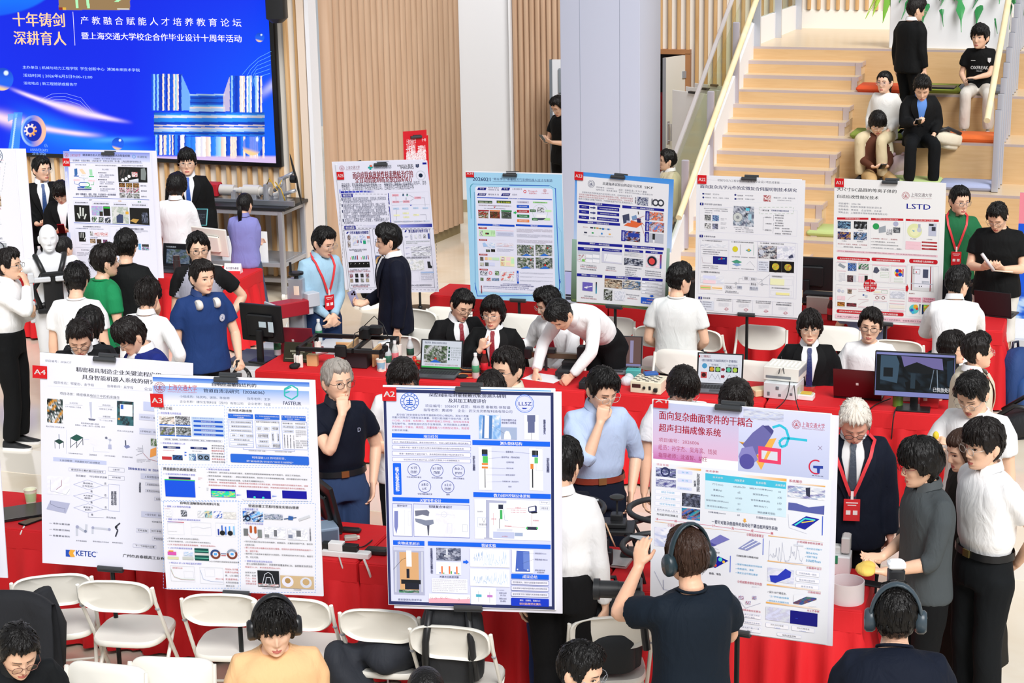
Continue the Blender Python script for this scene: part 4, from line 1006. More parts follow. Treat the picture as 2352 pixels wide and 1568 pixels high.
A4 = '''
T 293 150 175 24 5 项目编号：2026127
U 500 200 578 50 94 精密模具制造企业关键流程应用
U 540 248 500 55 94 具身智能机器人系统的研究
T 352 296 268 32 5 组员姓名：鄂星彤、金予程
T 710 312 176 28 5 指导教师：奚学程
T 962 326 168 26 5 企业指导教师
Z 1 126 310 332 1110 355
T 393 370 400 40 71 项目场景：精密模具电加工中的机床操作
Z 1.5 71 595 406 793 411
N 309 416 107 168 3 13 2c4a48 64 124 8a9a98 c8882a
N 555 428 77 138 8 70 46 87
P 126 588 435 606 435 608 540 598 545
P 26 582 545 632 550 625 562 588 560
N 775 422 111 172 12 71 40707a 2f6068 52
R 795 444 85 86 83
R 800 448 18 32 48
O 787 546 8 d88838
T 458 438 54 14 7 工况识别
T 428 464 114 15 7 工件 电极丝 介质液...
Z 1 26 428 457 545 459
T 676 448 54 14 7 状态识别
T 656 475 94 14 7 当前加工步骤...
Z 1 26 650 464 750 468
T 678 525 52 15 7 决策控制
T 656 552 96 15 7 下一个加工步骤...
Z 1 26 650 542 765 547
T 306 600 120 14 7 电火花加工机床主体
T 534 574 120 16 7 具身智能机器人系统
T 498 590 197 16 7 【感知—决策—执行—反馈】闭环
T 775 622 109 15 7 机床人机交互界面
Z 1 100 440 626 440 784
P 24443e 360 700 392 686 424 706 394 722
Z 3 71 364 703 366 750
Z 3 71 394 722 396 752
Z 3 71 422 706 422 744
Z 5 89 390 655 392 692
P 24544c 462 680 506 654 550 676 508 702
Z 4 71 466 684 468 746
Z 4 71 508 702 508 746
Z 4 71 546 678 548 726
Z 3 71 466 740 508 704
Z 3 71 508 740 548 684
P 46 594 672 638 688 638 732 596 714
Z 1 100 555 688 590 688
Z 6 80 700 676 725 690 725 750
O 702 676 9 26
O 728 690 9 76
P 43 716 720 736 720 738 752 714 750
Z 1 100 616 736 618 768 722 771
Z 8 47 830 690 832 730
P 7c84b0 818 728 850 722 862 736 836 747
T 456 776 89 14 7 【机械臂安装平台】
T 590 784 48 13 7 【连接板】
T 692 790 68 13 7 【协作机械臂】
T 808 796 68 14 7 【末端执行器】
R 355 806 348 50 32
B 398 820 262 30 1 5 运动规划：寻找最优可行运动路径
F 457 876 239 38 100 1.5
T 472 882 212 26 1 提供目标位置的直线运动指令
F 715 870 105 34 89 1.5
T 745 880 45 14 1 位姿分析
F 715 924 105 34 89 1.5
T 740 932 56 14 1 关节角求解
T 503 920 65 18 1 空间解析
T 592 926 114 18 1 均匀采样求逆解
N 316 926 148 130 2 34 46
Z 1.5 26 340 955 340 1026 440 1050 464 1016
Z 3 8c4450 376 1018 411 992 410 955
Z 1.5 88 488 984 578 954 678 990 584 1018 488 984
T 550 970 62 15 1 路径超出
T 543 988 73 15 1 工作空间?
Z 1.5 88 488 1058 580 1036 678 1070 584 1098 488 1058
T 552 1050 60 15 1 关节角度
T 558 1066 44 14 1 超限?
Z 1.5 88 490 1134 582 1108 680 1146 584 1168 490 1134
T 552 1124 62 16 1 姿态变化
T 562 1141 42 15 1 剧烈?
F 716 982 72 178 88 1.5
V 732 1026 16 94 1 采用关节运动
V 752 1026 16 94 1 放弃直线运动
T 688 972 14 14 1 否
T 688 1048 14 14 1 否
T 690 1126 14 14 1 否
T 598 1022 14 14 1 是
T 598 1094 14 14 1 是
T 602 1172 14 14 1 是
Z 1.5 26 678 992 714 993
Z 1.5 26 678 1070 714 1072
Z 1.5 26 680 1146 714 1147
Z 1.5 26 584 1168 584 1194 684 1198
T 700 1190 62 18 1 优化完成
P 43 340 1086 466 1106 440 1170 316 1142
Z 2 4 342 1090 342 1110 390 1132 434 1138 434 1160
T 336 1226 130 20 1 ••• 奇异位置规避
T 336 1264 130 20 1 ••• 规划最优路线
T 336 1302 130 20 1 ••• 能量最省原则
Z 16 45 512 1312 510 1252 570 1290 572 1240
O 514 1256 12 100
O 566 1284 10 89
Z 14 45 612 1300 612 1262 720 1274
O 614 1262 10 100
O 720 1274 10 100
Z 10 8 760 1320 775 1280 758 1260 790 1234
O 766 1258 8 52
T 506 1338 68 14 7 关节角度超限
T 614 1344 102 16 7 目标点超出工作空间
T 738 1352 68 14 7 姿态剧烈变化
R 441 1398 39 46 2350b8
P e8a83c 470 1398 502 1402 488 1420 500 1444 472 1444 460 1420
U 506 1406 126 38 2350b8 KETEC
C 640 1418 4 1 2350b8
U 806 1436 354 38 94 广州市启泰模具工业有限公司
R 955 424 105 68 32
R 925 508 175 52 90
B 932 524 153 21 1 1系统设计：操作系统
R 925 606 175 50 90
B 932 620 153 22 1 2手眼标定：执行流程
N 1002 676 40 52 4 81 88a888 81 121
P f0a050 998 750 1038 734 1036 790 994 804
T 912 736 32 10 42 Camera
T 900 748 44 8 42 coordinate
T 912 760 32 8 42 system
Z 1.5 42 948 772 945 722
Z 1.5 42 948 772 900 790
Z 2 63 948 775 985 815 1045 830
K 905 812 90 33 3 42
U 848 870 212 30 4c5cb0 【图像像素坐标】到【空间】
R 930 910 170 48 90
B 958 924 96 22 1 3 系统智能化
V 918 970 12 66 1 训练数据
F 960 972 140 26 43 1.5
T 970 978 94 16 1 界面按钮相对位
F 960 1014 140 28 43 1.5
T 968 1020 98 16 1 各种状态特征量
F 1020 1066 90 28 43 1.5
T 1030 1072 42 16 1 机床数据
R 930 1158 170 50 90
B 958 1172 110 22 1 4 指令生成：自动
T 1000 1220 86 18 1 机床操作选择
F 897 1268 77 30 43 1.5
T 904 1274 64 18 1 文件选取
F 990 1272 74 30 43 1.5
T 995 1278 65 18 1 加工参数
F 1000 1322 100 30 43 1.5
T 1010 1328 70 18 1 界面按钮检
F 874 1366 150 34 43 1.5
T 888 1372 126 22 1 下一个按钮的位置
'''
A3 = '''
G 30 52 1050 58 53 72 v
G 30 110 1050 125 72 60 v
X 78 122 36 63
T 128 98 198 48 21 上海交通大学
T 130 148 196 10 21 SHANGHAI JIAO TONG UNIVERSITY
U 425 84 297 32 15224a 自响应温敏微结构的
U 368 126 408 38 15224a 管道自清洁研究（2026036）
T 210 174 332 22 91 小组成员：陆灵昀、谢勋、陈俊卿
T 660 184 156 20 91 指导老师：王京
T 210 206 424 28 91 企业名称：捷仪生物科技（苏州）有限公司
T 664 218 154 20 91 企业老师：陆宜
Z 9 2ab8b4 958 100 1000 124 1000 170 960 196 912 172 912 124 958 100
Z 8 2ab8b4 916 130 958 112
Z 8 2ab8b4 916 152 946 142
U 902 212 122 20 96 FASTEUR
D 66 240 444 396 72 3
D 526 252 544 388 72 3
D 90 652 1000 228 72 3
D 106 872 494 580 72 3
D 614 892 502 590 72 3
B 72 248 88 24 73 项目介绍
T 70 284 150 20 18 > 项目背景与共性挑战
N 74 314 104 64 21 d8c8c0 44 b0a8a0 605850
N 180 312 102 66 22 8 909098 95 124
N 78 382 104 64 23 26 36 7 707848
N 186 384 102 66 24 52 120 36 484c44
R 76 366 100 10 53
R 182 368 100 10 53
R 80 436 100 10 53
R 188 440 100 10 53
R 288 316 222 136 104
T 296 320 144 12 48 结垢对工程系统运行的影响
Q 302 338 194 20 92 .4
B 352 342 92 12 0 管内压力持续上升
Q 302 368 198 20 92 .4
B 352 373 96 11 0 输送/换热能力衰减
Q 304 397 198 20 92 .4
B 354 402 96 11 0 系统能耗显著增加
Q 304 426 200 20 92 .4
B 356 431 94 11 0 地下腐蚀安全风险
F 106 460 388 24 97 1.2
T 114 464 370 16 4 清洗难，能耗高，拉升损失大 → 缺乏有效、原位、可循环的除垢方法
T 84 486 164 16 18 > 项目思路与课题切入点
Q 102 512 114 18 122a70 .2
T 130 515 54 11 0 生物启发方法
Q 282 516 112 18 122a70 .2
T 308 519 58 11 0 本课题切入点
K 100 536 116 12 1 21
R 94 580 66 24 21
N 164 570 68 36 31 73 305898 79
P 53 244 548 260 554 244 560
P 53 244 566 260 572 244 578
K 290 540 100 12 1 1
N 272 562 50 46 33 b8e0f4 78a0b8 75 34
R 328 562 84 46 8098b8
C 350 586 12 8 94
C 390 588 12 8 94
T 422 502 86 14 8 本研究拟开发
T 422 518 86 14 8 基于仿生可变
T 422 536 86 14 21 微结构的自响
T 422 554 86 14 8 应动态表面，
T 424 573 86 14 8 通过管道自身
T 424 591 90 14 21 启停温度变化
T 426 609 88 14 8 实现自主除垢
B 536 262 156 20 73 总体技术路线图
R 532 292 170 36 53
R 710 296 168 38 53
R 890 302 164 38 53
B 552 300 132 11 0 1、界面脱附仿真模型建立
B 596 313 44 11 0 （孙俊卿）
B 722 305 150 11 0 2、自响应温敏微结构材料开发
B 776 318 38 10 0 (陆灵昀)
B 894 308 156 12 0 3、管道涂覆工艺开发与除垢验
B 930 323 82 11 0 证实验（谢勋）
F 532 332 172 188 93 1.5
F 712 336 170 190 93 1.5
F 892 342 176 192 93 1.5
F 540 340 154 20 11 1.2
T 552 344 134 13 1 建立三层结构脱附仿真模型
F 541 368 155 20 11 1.2
T 556 373 128 12 1 触发层变形的两种方式
F 542 396 156 20 11 1.2
T 554 401 136 12 1 探究不同参数对脱附的影响
F 548 426 46 22 11 1.2
T 560 432 22 11 1 波形
F 602 428 42 22 11 1.2
T 612 434 24 11 1 厚度
F 650 430 52 22 11 1.2
T 656 436 44 11 1 粘附参数
F 546 456 156 22 11 1.2
T 572 462 106 12 1 理论验证与偏差分析
F 548 486 156 22 11 1.2
T 594 493 68 12 1 实际应用总结
T 720 343 156 11 1 硫醇·丙烯酸酯两步法制备LCE
F 722 376 38 32 11 1.2
T 730 382 22 20 1 透过率
F 768 380 44 28 11 1.2
T 776 384 28 18 1 循环耐久
F 824 378 52 28 11 1.2
T 830 382 40 18 1 响应温度
F 726 424 80 32 11 1.2
T 734 428 66 24 1 综合作用机理
F 738 468 66 20 11 1.2
T 744 472 54 12 1 热敏改变
F 728 498 86 20 11 1.2
T 734 503 74 11 1 热触发除垢实验
F 824 420 18 60 11 1.2
F 860 420 20 60 11 1.2
V 829 426 9 48 1 摩尔比例
V 865 426 9 48 1 分子量
F 826 490 58 32 11 1.2
T 832 495 48 23 1 相转变温度
T 898 350 68 12 1 管道涂覆工艺
T 984 352 66 12 1 除垢验证实验
F 900 370 74 18 11 1.2
T 904 374 66 11 1 同心套筒建模
F 982 372 72 18 11 1.2
T 986 376 64 11 1 平台系统集成
F 902 400 70 18 11 1.2
T 910 404 56 11 1 3D打印磨具
V 908 428 8 92 1 针管清洗
V 928 430 8 90 1 水流清洗
V 948 432 8 90 1 气爆涂覆
V 970 434 8 90 1 UV二次固化
K 986 400 68 50 4 1
K 986 466 80 60 4 1
Z 1.5 93 634 520 634 530 980 542 980 534
T 670 535 116 11 1 优化材料设计方案（仿真）
T 846 541 114 11 1 优化材料设计方案（实验）
Q 548 560 528 76 53 .14
B 692 576 226 24 0 利用温敏 LCE 的可逆形变，
B 656 602 314 24 0 把“被动清洗”转变为“涂层主动除垢”
U 102 652 220 28 73 界面脱附仿真模型建立
T 104 690 210 18 18 > 三层结构脱附仿真模型示意图
R 112 732 206 120 0a50e0
R 112 730 202 14 30d060
R 140 714 144 20 122a60
R 140 728 144 4 21
K 334 718 26 20 2 21
K 338 780 18 10 1 18
T 388 658 156 16 18 > 参数分析及优化结果
T 392 682 628 26 8 ✓褶皱波形：波形选择以余弦波为最优，其脱附完成度随褶皱幅值增大而不断提升，且加工可控性好。
T 392 704 672 32 8 ✓脱附实施周期（垢层厚度）：厚层比薄层更易脱附，但实际工况中需根据管路流量、材料等要求进行专属形
T 402 730 374 18 8 变调整，不可盲目降低驱动形变量，以免发生堵塞影响运行。
T 394 744 674 36 19 ✓界面参数：断裂能影响最敏感，降低断裂能可显著减小所需形变量；损伤起始强度与形变量呈负相关，适度
T 404 768 646 28 19 提高强度有利于降低驱动要求，但需避免界面过脆导致意外脱粘；界面刚度对脱附临界条件无显著影响。
R 418 794 166 60 1010b0
N 422 806 160 46 41 20e0a0 30f060 10a0f0 f0e020 20e0a0
P 8098e8 590 830 624 834 590 840
R 656 802 164 58 0808a0
O 710 850 8 30e0d0
O 768 853 8 30e0d0
P 8098e8 828 838 862 842 828 848
R 894 804 166 58 0606a0
P 46 624 858 860 864 820 872 640 870
P 46 866 874 1066 866 1066 876
K 390 786 14 24 3 42
U 216 878 262 28 73 自响应温敏微结构材料开发
T 114 904 172 16 18 > 温敏 LCE 微结构的制备
K 112 922 60 10 1 21
N 122 934 44 46 45 15 61 15
N 220 936 42 42 46 54 42 61
N 330 940 46 44 47 12 45
N 378 940 50 46 48 80c8d8 e0d0a0 3070a0
N 438 942 58 48 49 48 46 77
N 502 946 86 48 50 85 121 44
T 122 990 228 16 18 > 温敏 LCE 微结构的基础性能测试
G 132 1010 110 8 2040c0 125 h
F 132 1020 112 78 55 1.2
K 136 1072 96 10 1 1
F 286 1014 138 90 55 1.2
Z 1.2 76 290 1050 330 1045 370 1056 420 1048
F 450 1018 132 94 55 1.2
R 464 1060 12 40 110
R 488 1036 12 64 48
R 512 1044 12 56 3c7ae0
R 538 1042 12 58 58a8f0
R 566 1042 12 58 88c8f8
O 496 1086 18 94
O 548 1088 18 94
T 130 1114 212 20 8 ✓升温后 LCE 由乳白态转为透明态；
T 130 1136 288 20 8 ✓多次冷热循环后，LCE 仍能保持可逆形貌变化；
T 130 1156 322 22 19 ✓LCE 对盐垢混合液具有高接触角、本征抗结垢倾向。
T 136 1178 162 16 18 > LCE 的热触发除垢效果
R 134 1208 58 24 d858b0
R 140 1200 32 8 f0a030
R 134 1240 74 20 d8d8b0
N 240 1210 62 28 53 123 a8c8e8 12
R 232 1242 74 22 118
R 310 1186 98 84 10504c
R 310 1216 98 20 121
Z 6 60b8a0 312 1204 406 1208
Z 6 60b8a0 312 1250 406 1254
C 450 1226 28 14 804030
C 450 1226 28 14 2c4880 40 200
C 560 1226 30 14 804030
C 560 1226 30 14 90a0b8 30 170
R 440 1218 20 14 50a8f0
R 550 1218 20 14 50a8f0
R 486 1220 34 6 2c4880
R 488 1232 32 6 21
T 410 1268 198 18 8 LCE 的热致形变能够促进垢层脱落
T 144 1274 214 22 18 > PEGDA 对 LCE 响应温区的调控
F 152 1300 164 108 36 1.2
T 166 1310 66 12 21 调控摩尔比例
Z 1.5 70b878 156 1320 176 1370 220 1388 312 1392
Z 1.5 c07078 156 1330 180 1376 230 1392 312 1396
F 242 1336 64 46 45 1
F 346 1310 160 114 36 1.2
F 380 1320 66 54 45 1
Z 1.5 6088c0 350 1330 370 1390 420 1404 500 1410
T 450 1384 54 10 21 调控分子量
T 514 1318 86 16 19 PEGDA 分子量
T 514 1338 88 16 19 和摩尔比例增
T 514 1360 90 16 8 高，LCE 相转
T 516 1384 86 16 19 变温度降低，
T 518 1406 84 14 8 从而匹配管道
T 520 1428 56 14 8 真实工况
U 668 896 338 32 73 管道涂覆工艺和可视化实验台搭建
T 630 920 104 18 18 > 管道涂覆工艺
N 630 940 138 74 61 74 80c0f0 34 205098 94
O 665 990 20 182848
O 665 990 10 8ab0d8
N 774 960 124 40 62 89 61 506880 43
Z 6 2c4c78 906 994 990 984
P 3060a8 936 972 968 978 966 1002 934 1000
Z 18 95 1006 1000 1080 975
T 634 1016 134 16 18 > 可视化实验台搭建
R 636 1056 32 48 707478
R 730 1064 30 54 120
Q 676 1038 18 48 b85828 .5
Q 706 1042 18 48 b85828 .5
Z 2 c04830 664 1090 690 1124 720 1128 736 1110
N 774 1046 144 82 63 27 61 87
R 778 1094 30 24 90949c
R 838 1066 22 44 70747c
N 930 1056 136 80 64 27 61 87
R 934 1096 30 26 89
R 988 1070 32 42 70747c
V 1076 1052 12 88 7 三代实验台搭建图
T 638 1136 460 30 8 ✓初代双水箱实验台存在结构臃肿、管路复杂、流量脉动易积气泡、温控响
T 646 1158 66 14 8 应慢等问题；
T 640 1176 460 32 19 ✓第二代改为单水箱集成式低熨化管路，但因内外层传热导致两组温度不一
T 650 1198 86 16 19 致、温控不稳；
T 640 1216 460 32 8 ✓最终第三代采用单水箱同步分流结构，实现两组同条件并行实验，精度可
T 652 1238 86 16 8 控、对比可靠。
T 644 1264 184 20 18 > 温敏涂层自清洁除垢实验
T 656 1282 440 34 8 经工业相机像素统计：涂层管积垢覆盖率83.2%，温度触发自清洁后
T 646 1304 238 22 19 残留仅11.5%，单次除垢率达86.18%。
T 646 1340 72 14 8 全程无化学
T 648 1360 72 14 8 药剂、机械
T 648 1378 72 14 19 介入，绿色
T 650 1397 70 14 19 环保、自清
T 650 1414 72 14 19 洁效果优异
R 728 1332 148 114 94
Z 4 61 760 1430 776 1360 800 1346 824 1362 846 1430
Z 4 61 780 1430 788 1380 814 1380 826 1430
N 734 1418 136 24 66 21 64 28
R 880 1366 226 94 d0b58c
O 930 1408 40 46
O 930 1402 20 b08c58
O 1052 1416 40 61
O 1052 1412 24 c8a878
T 760 1448 90 10 7 可视化试验台实拍图
T 970 1458 50 10 7 除垢效果图
'''
A2 = '''
R 58 90 1098 1422 2
R 76 112 1062 1378 123
G 76 84 1062 18 0c2c8c 4aa8f0 h
X 228 172 58 48
C 968 186 58 4 93
C 968 186 50 2 93
U 930 174 82 26 2840b0 LLSZ
P 2840b0 950 212 986 214 976 222 956 222
U 352 116 496 34 109 深腔阀座密封筋接触式轮廓测头研制
U 478 152 244 32 109 及其加工精度评价
T 328 190 548 30 23 项目编号：2026017  成员：褚咏恩 秦敏皓 徐智盛
T 318 216 570 32 23 指导老师：黄诺帝     企业：武汉龙灵数智科技有限公司
T 144 248 464 26 96 真空阀门密封筋是实现零泄漏截断的核心微结构，其加工质量
T 114 266 498 26 96 测量对保障阀门可靠性至关重要。但密封筋深藏于阀体内部，具有
T 114 286 498 26 16 小口径、大深度、结构微小、脆弱的极端工况特征，现有检测手段
T 114 306 498 26 96 存在破坏性、效率低或可达性不足等局限。本项目面向上述需求，
T 114 326 498 28 16 研发制成一个细长、高刚性、测量接触力小的微型化测头，完成密
T 116 350 106 14 96 封筋形貌测量。
R 114 376 506 40 37
U 318 386 94 24 0 项目任务
Q 114 416 508 38 29 .2
Q 116 418 504 34 46 .2
B 126 428 482 20 2 设计一款由音圈电机驱动、柔性铰链反馈受力、可深入深腔测量微小特征的测头
Q 114 452 508 40 29 .2
Q 116 454 504 36 46 .2
B 162 462 414 22 2 为测头开发一套基于应变片反馈与电机伺服驱动的微力闭环控制系统
Q 114 490 508 42 29 .2
Q 116 492 504 38 46 .2
B 162 502 414 22 2 搭建一套拥有处于深腔环境下、具有典型密封筋微小特征的测试平台
Q 116 530 506 40 29 .2
Q 118 532 502 36 46 .2
B 190 540 358 20 2 验证测头系统在测试平台上的微力控制能力与轮廓跟随能力
Q 120 568 58 206 37 .12
V 136 594 26 158 0 核心技术指标
C 256 612 40 3 75
T 236 590 40 18 2 ≤15
T 236 618 40 18 2 mm
C 404 616 40 3 75
T 376 594 54 18 2 ≥100
T 384 622 40 18 2 mm
C 543 620 40 3 75
T 520 598 46 16 2 R0.1
T 522 626 42 16 2 mm
T 210 654 94 12 2 可达深腔等效直径
T 370 658 70 13 2 可达深腔深度
T 510 662 70 13 2 探针尖端直径
C 326 720 40 3 75
T 304 698 44 18 2 ≤8.0
T 312 726 26 18 2 με
C 474 722 40 3 75
T 452 702 44 16 2 ±2.0
T 454 728 40 18 2 mm
T 280 762 94 13 2 铰链测量接触应变
T 464 766 22 11 2 量程
R 118 788 494 40 37
U 294 798 138 26 0 关键零件设计
F 118 830 128 212 29 2
F 252 832 362 220 29 2
B 148 836 66 16 2 探针设计
B 352 842 150 18 2 铰链复合体设计
R 122 858 122 182 34
R 256 862 356 186 34
P 7c84c0 130 878 154 878 154 978 142 1026 130 978
Z 1 36 196 870 196 1030
Z 1 36 220 880 234 880 234 970 220 970 220 880
P 26 262 876 340 870 356 884 350 912 310 902 266 912
P 89 262 926 300 930 330 938 380 934 384 960 340 976 268 948
P 7 340 970 356 970 352 1036 346 1036
N 392 868 132 178 5 34 46 34
C 450 900 18 1.5 76
Z 1 76 400 900 520 904
Z 1 76 470 960 500 960 500 1020 470 1020 470 960
F 568 966 32 46 76 1.5
R 122 1066 202 36 37
U 152 1074 140 24 0 实物成果展示
R 120 1106 206 314 43
R 162 1142 128 254 d8a878
R 124 1110 198 26 90
Z 8 61 140 1140 140 1400
Z 8 61 308 1140 308 1400
R 206 1132 36 104 12
R 208 1250 20 60 73
R 174 1318 126 32 94
R 198 1340 92 44 73
N 160 1384 130 22 7 73 40a868 9 17
Z 2 38 124 1254 180 1190 206 1180
T 154 1440 152 18 2 密封筋测头测试平台
N 674 258 142 158 9 78a8e0 a8c8f0 46
P 4878b8 700 262 762 262 756 414 694 410
P 46 712 262 740 262 738 410 708 408
R 816 338 102 80 97
P 34 834 416 838 374 850 360 868 366 880 400 880 417
R 964 258 94 162 15
P 98 984 260 1036 260 1036 302 1032 304 1032 374 988 374 988 304 984 300
Z 2 47 1010 374 1010 418
T 820 284 94 16 2 环状半圆形凸台
T 820 302 94 16 2 密封筋几何特征
V 1088 288 14 96 2 微型化测头
Z 1 2 760 330 840 380
R 632 420 498 44 37
U 810 430 140 26 0 测头整体结构
R 670 464 88 280 77
R 996 474 90 274 77
Q 692 480 38 44 52 .1
R 694 512 34 12 48
R 698 524 34 44 50c060
R 692 568 40 14 e0843c
R 692 590 40 14 e0843c
R 710 604 6 124 94
Q 1014 488 40 42 52 .1
R 1016 518 36 12 48
R 1030 532 22 40 50c060
R 1004 574 20 34 e0843c
R 1014 608 8 120 94
F 1040 478 42 140 76 1.5
V 634 522 16 96 2 测头主视图
V 1108 536 16 94 2 测头侧视图
T 846 490 50 14 4 音圈电机
T 818 524 118 16 4 运动平台（导向机构）
T 850 558 48 12 4 位移传感
T 850 598 46 10 4 探杆夹具
T 846 640 60 12 4 刚性长探杆
T 824 682 106 12 4 铰链复合体（贴应变片）
T 862 716 22 10 4 探针
Z 1 56 722 490 840 498
Z 1 56 900 498 1016 508
Z 1 56 734 540 815 532
Z 1 56 734 600 845 604
Z 1 56 718 690 820 688
Z 1 56 718 645 840 646
R 638 756 496 44 37
U 768 766 234 28 0 微力闭环控制总体逻辑
R 644 800 488 270 77
P 43 718 806 850 812 850 828 740 824 740 1050 718 1050
P 43 706 1048 760 1050 760 1058 706 1056
R 798 836 30 30 22
R 808 870 16 60 40b060
Z 3 1 804 926 804 990
Z 1.5 4060a8 830 828 838 936 860 940
P 32 764 1010 900 1014 900 1056 764 1050
P 61 788 990 888 994 888 1010 788 1008
R 902 1016 52 24 97
P 2 990 852 1036 842 1044 848 1044 884 998 890 990 880
P 34 994 856 1032 848 1034 876 996 880
P 52 1004 886 1050 884 1044 892 1010 894
R 980 978 66 22 3
R 974 982 10 12 50d070
R 1042 982 10 12 50d070
Z 1.5 16 980 862 850 864
Z 1.5 16 1012 974 1012 900
Z 1.5 16 840 974 970 986
Z 1.5 16 766 890 766 968
T 906 852 38 10 16 补偿指令
T 878 868 98 10 16 负误差(上限)->向上移位
T 878 882 98 10 16 正误差(下限)->向下推压
T 1020 934 36 10 16 数据采集
T 838 970 44 9 16 微应变信号
T 752 924 32 10 16 Z向补偿
T 664 876 34 10 4 固定框架
F 666 918 68 64 97 1.5
T 674 956 50 16 4 探针触力测量与X/Y位移
Z 1.5 4 694 924 706 952 716 924
F 1064 810 60 26 97 1.5
F 1066 848 58 24 97 1.5
T 1072 816 44 14 98 ΔL=target
T 1072 852 44 16 98 误差处理
T 820 1036 36 10 16 X/Y移动
R 346 1072 786 50 37
U 690 1086 92 26 0 验证实验
V 362 1116 16 164 2 轮廓跟随闭环接触实验
N 400 1114 158 84 71 26 76 5 89
R 462 1120 12 56 61
R 450 1160 40 12 36
R 398 1204 162 86 77
R 420 1270 8 10 48
R 431 1232 11 49 e87c48
R 443 1274 9 7 40a850
R 479 1232 11 50 e87c48
R 492 1264 8 18 40a850
R 516 1270 8 13 48
R 526 1234 11 50 e87c48
R 539 1278 9 6 40a850
T 420 1292 124 18 2 关键点位高度测量
R 370 1310 230 96 15
Z 1 76 370 1324 600 1330
K 376 1314 214 86 7 89
R 352 1408 264 64 87
P 102 352 1440 400 1436 464 1436 540 1446 616 1442 616 1472 352 1468
C 370 1436 6 1.5 57
C 396 1438 6 1.5 57
C 432 1434 6 1.5 57
C 464 1434 6 1.5 57
C 544 1444 6 1.5 57
C 604 1438 6 1.5 57
P 37 572 1198 590 1198 590 1190 608 1206 590 1220 590 1212 572 1212
R 616 1118 254 124 77
S 640 1134 60 66 60 3 5a98d0
S 700 1130 150 100 90 4 78b0dc
R 616 1246 254 120 77
S 640 1290 80 54 60 5 5a98d0
S 716 1264 140 88 90 6 78b0dc
K 690 1122 90 6 1 98
K 690 1250 90 6 1 98
R 620 1366 162 114 77
Z 1.5 4 670 1390 670 1460
R 654 1412 36 18 50b0c8
Z 1.5 4 742 1398 742 1466
R 726 1416 34 16 c078c8
K 786 1382 82 10 1 2
T 802 1398 48 12 2 斜坡凸台段
T 810 1414 36 10 2 59.72%
T 804 1434 46 12 2 圆弧凸台段
T 810 1450 36 12 2 53.83%
R 884 1124 138 154 77
P 4a68c0 914 1132 996 1136 1000 1268 906 1266
P 6c88d4 956 1140 994 1142 998 1262 958 1250
O 920 1252 5 34
O 986 1256 5 34
Z 1 2 956 1152 1026 1150
Z 1 2 950 1214 1026 1188
T 1030 1144 74 12 2 深腔宽度15mm
T 1030 1182 82 14 2 深腔高度100mm
T 1032 1252 64 12 2 模拟深腔环境
T 1046 1266 46 12 2 的测试件
R 880 1280 240 38 37
U 952 1288 94 24 0 成果总结
Q 878 1318 242 38 29 .2
Q 880 1320 238 34 46 .2
B 890 1328 218 18 2 密封筋测头、探针与铰链复合体结构开发
Q 878 1356 242 38 29 .2
Q 880 1358 238 34 46 .2
B 890 1366 218 18 2 应变感知与电机补偿的微力闭环控制系统
Q 878 1394 242 38 29 .2
Q 880 1396 238 34 46 .2
B 890 1404 218 18 2 复杂轮廓下恒力跟随与轮廓测量功能验证
Q 878 1434 242 58 1238c8 .12
B 934 1444 132 16 0 细长、高刚性、接触力小
U 932 1464 138 20 f8c8a0 密封筋微型化测头
'''
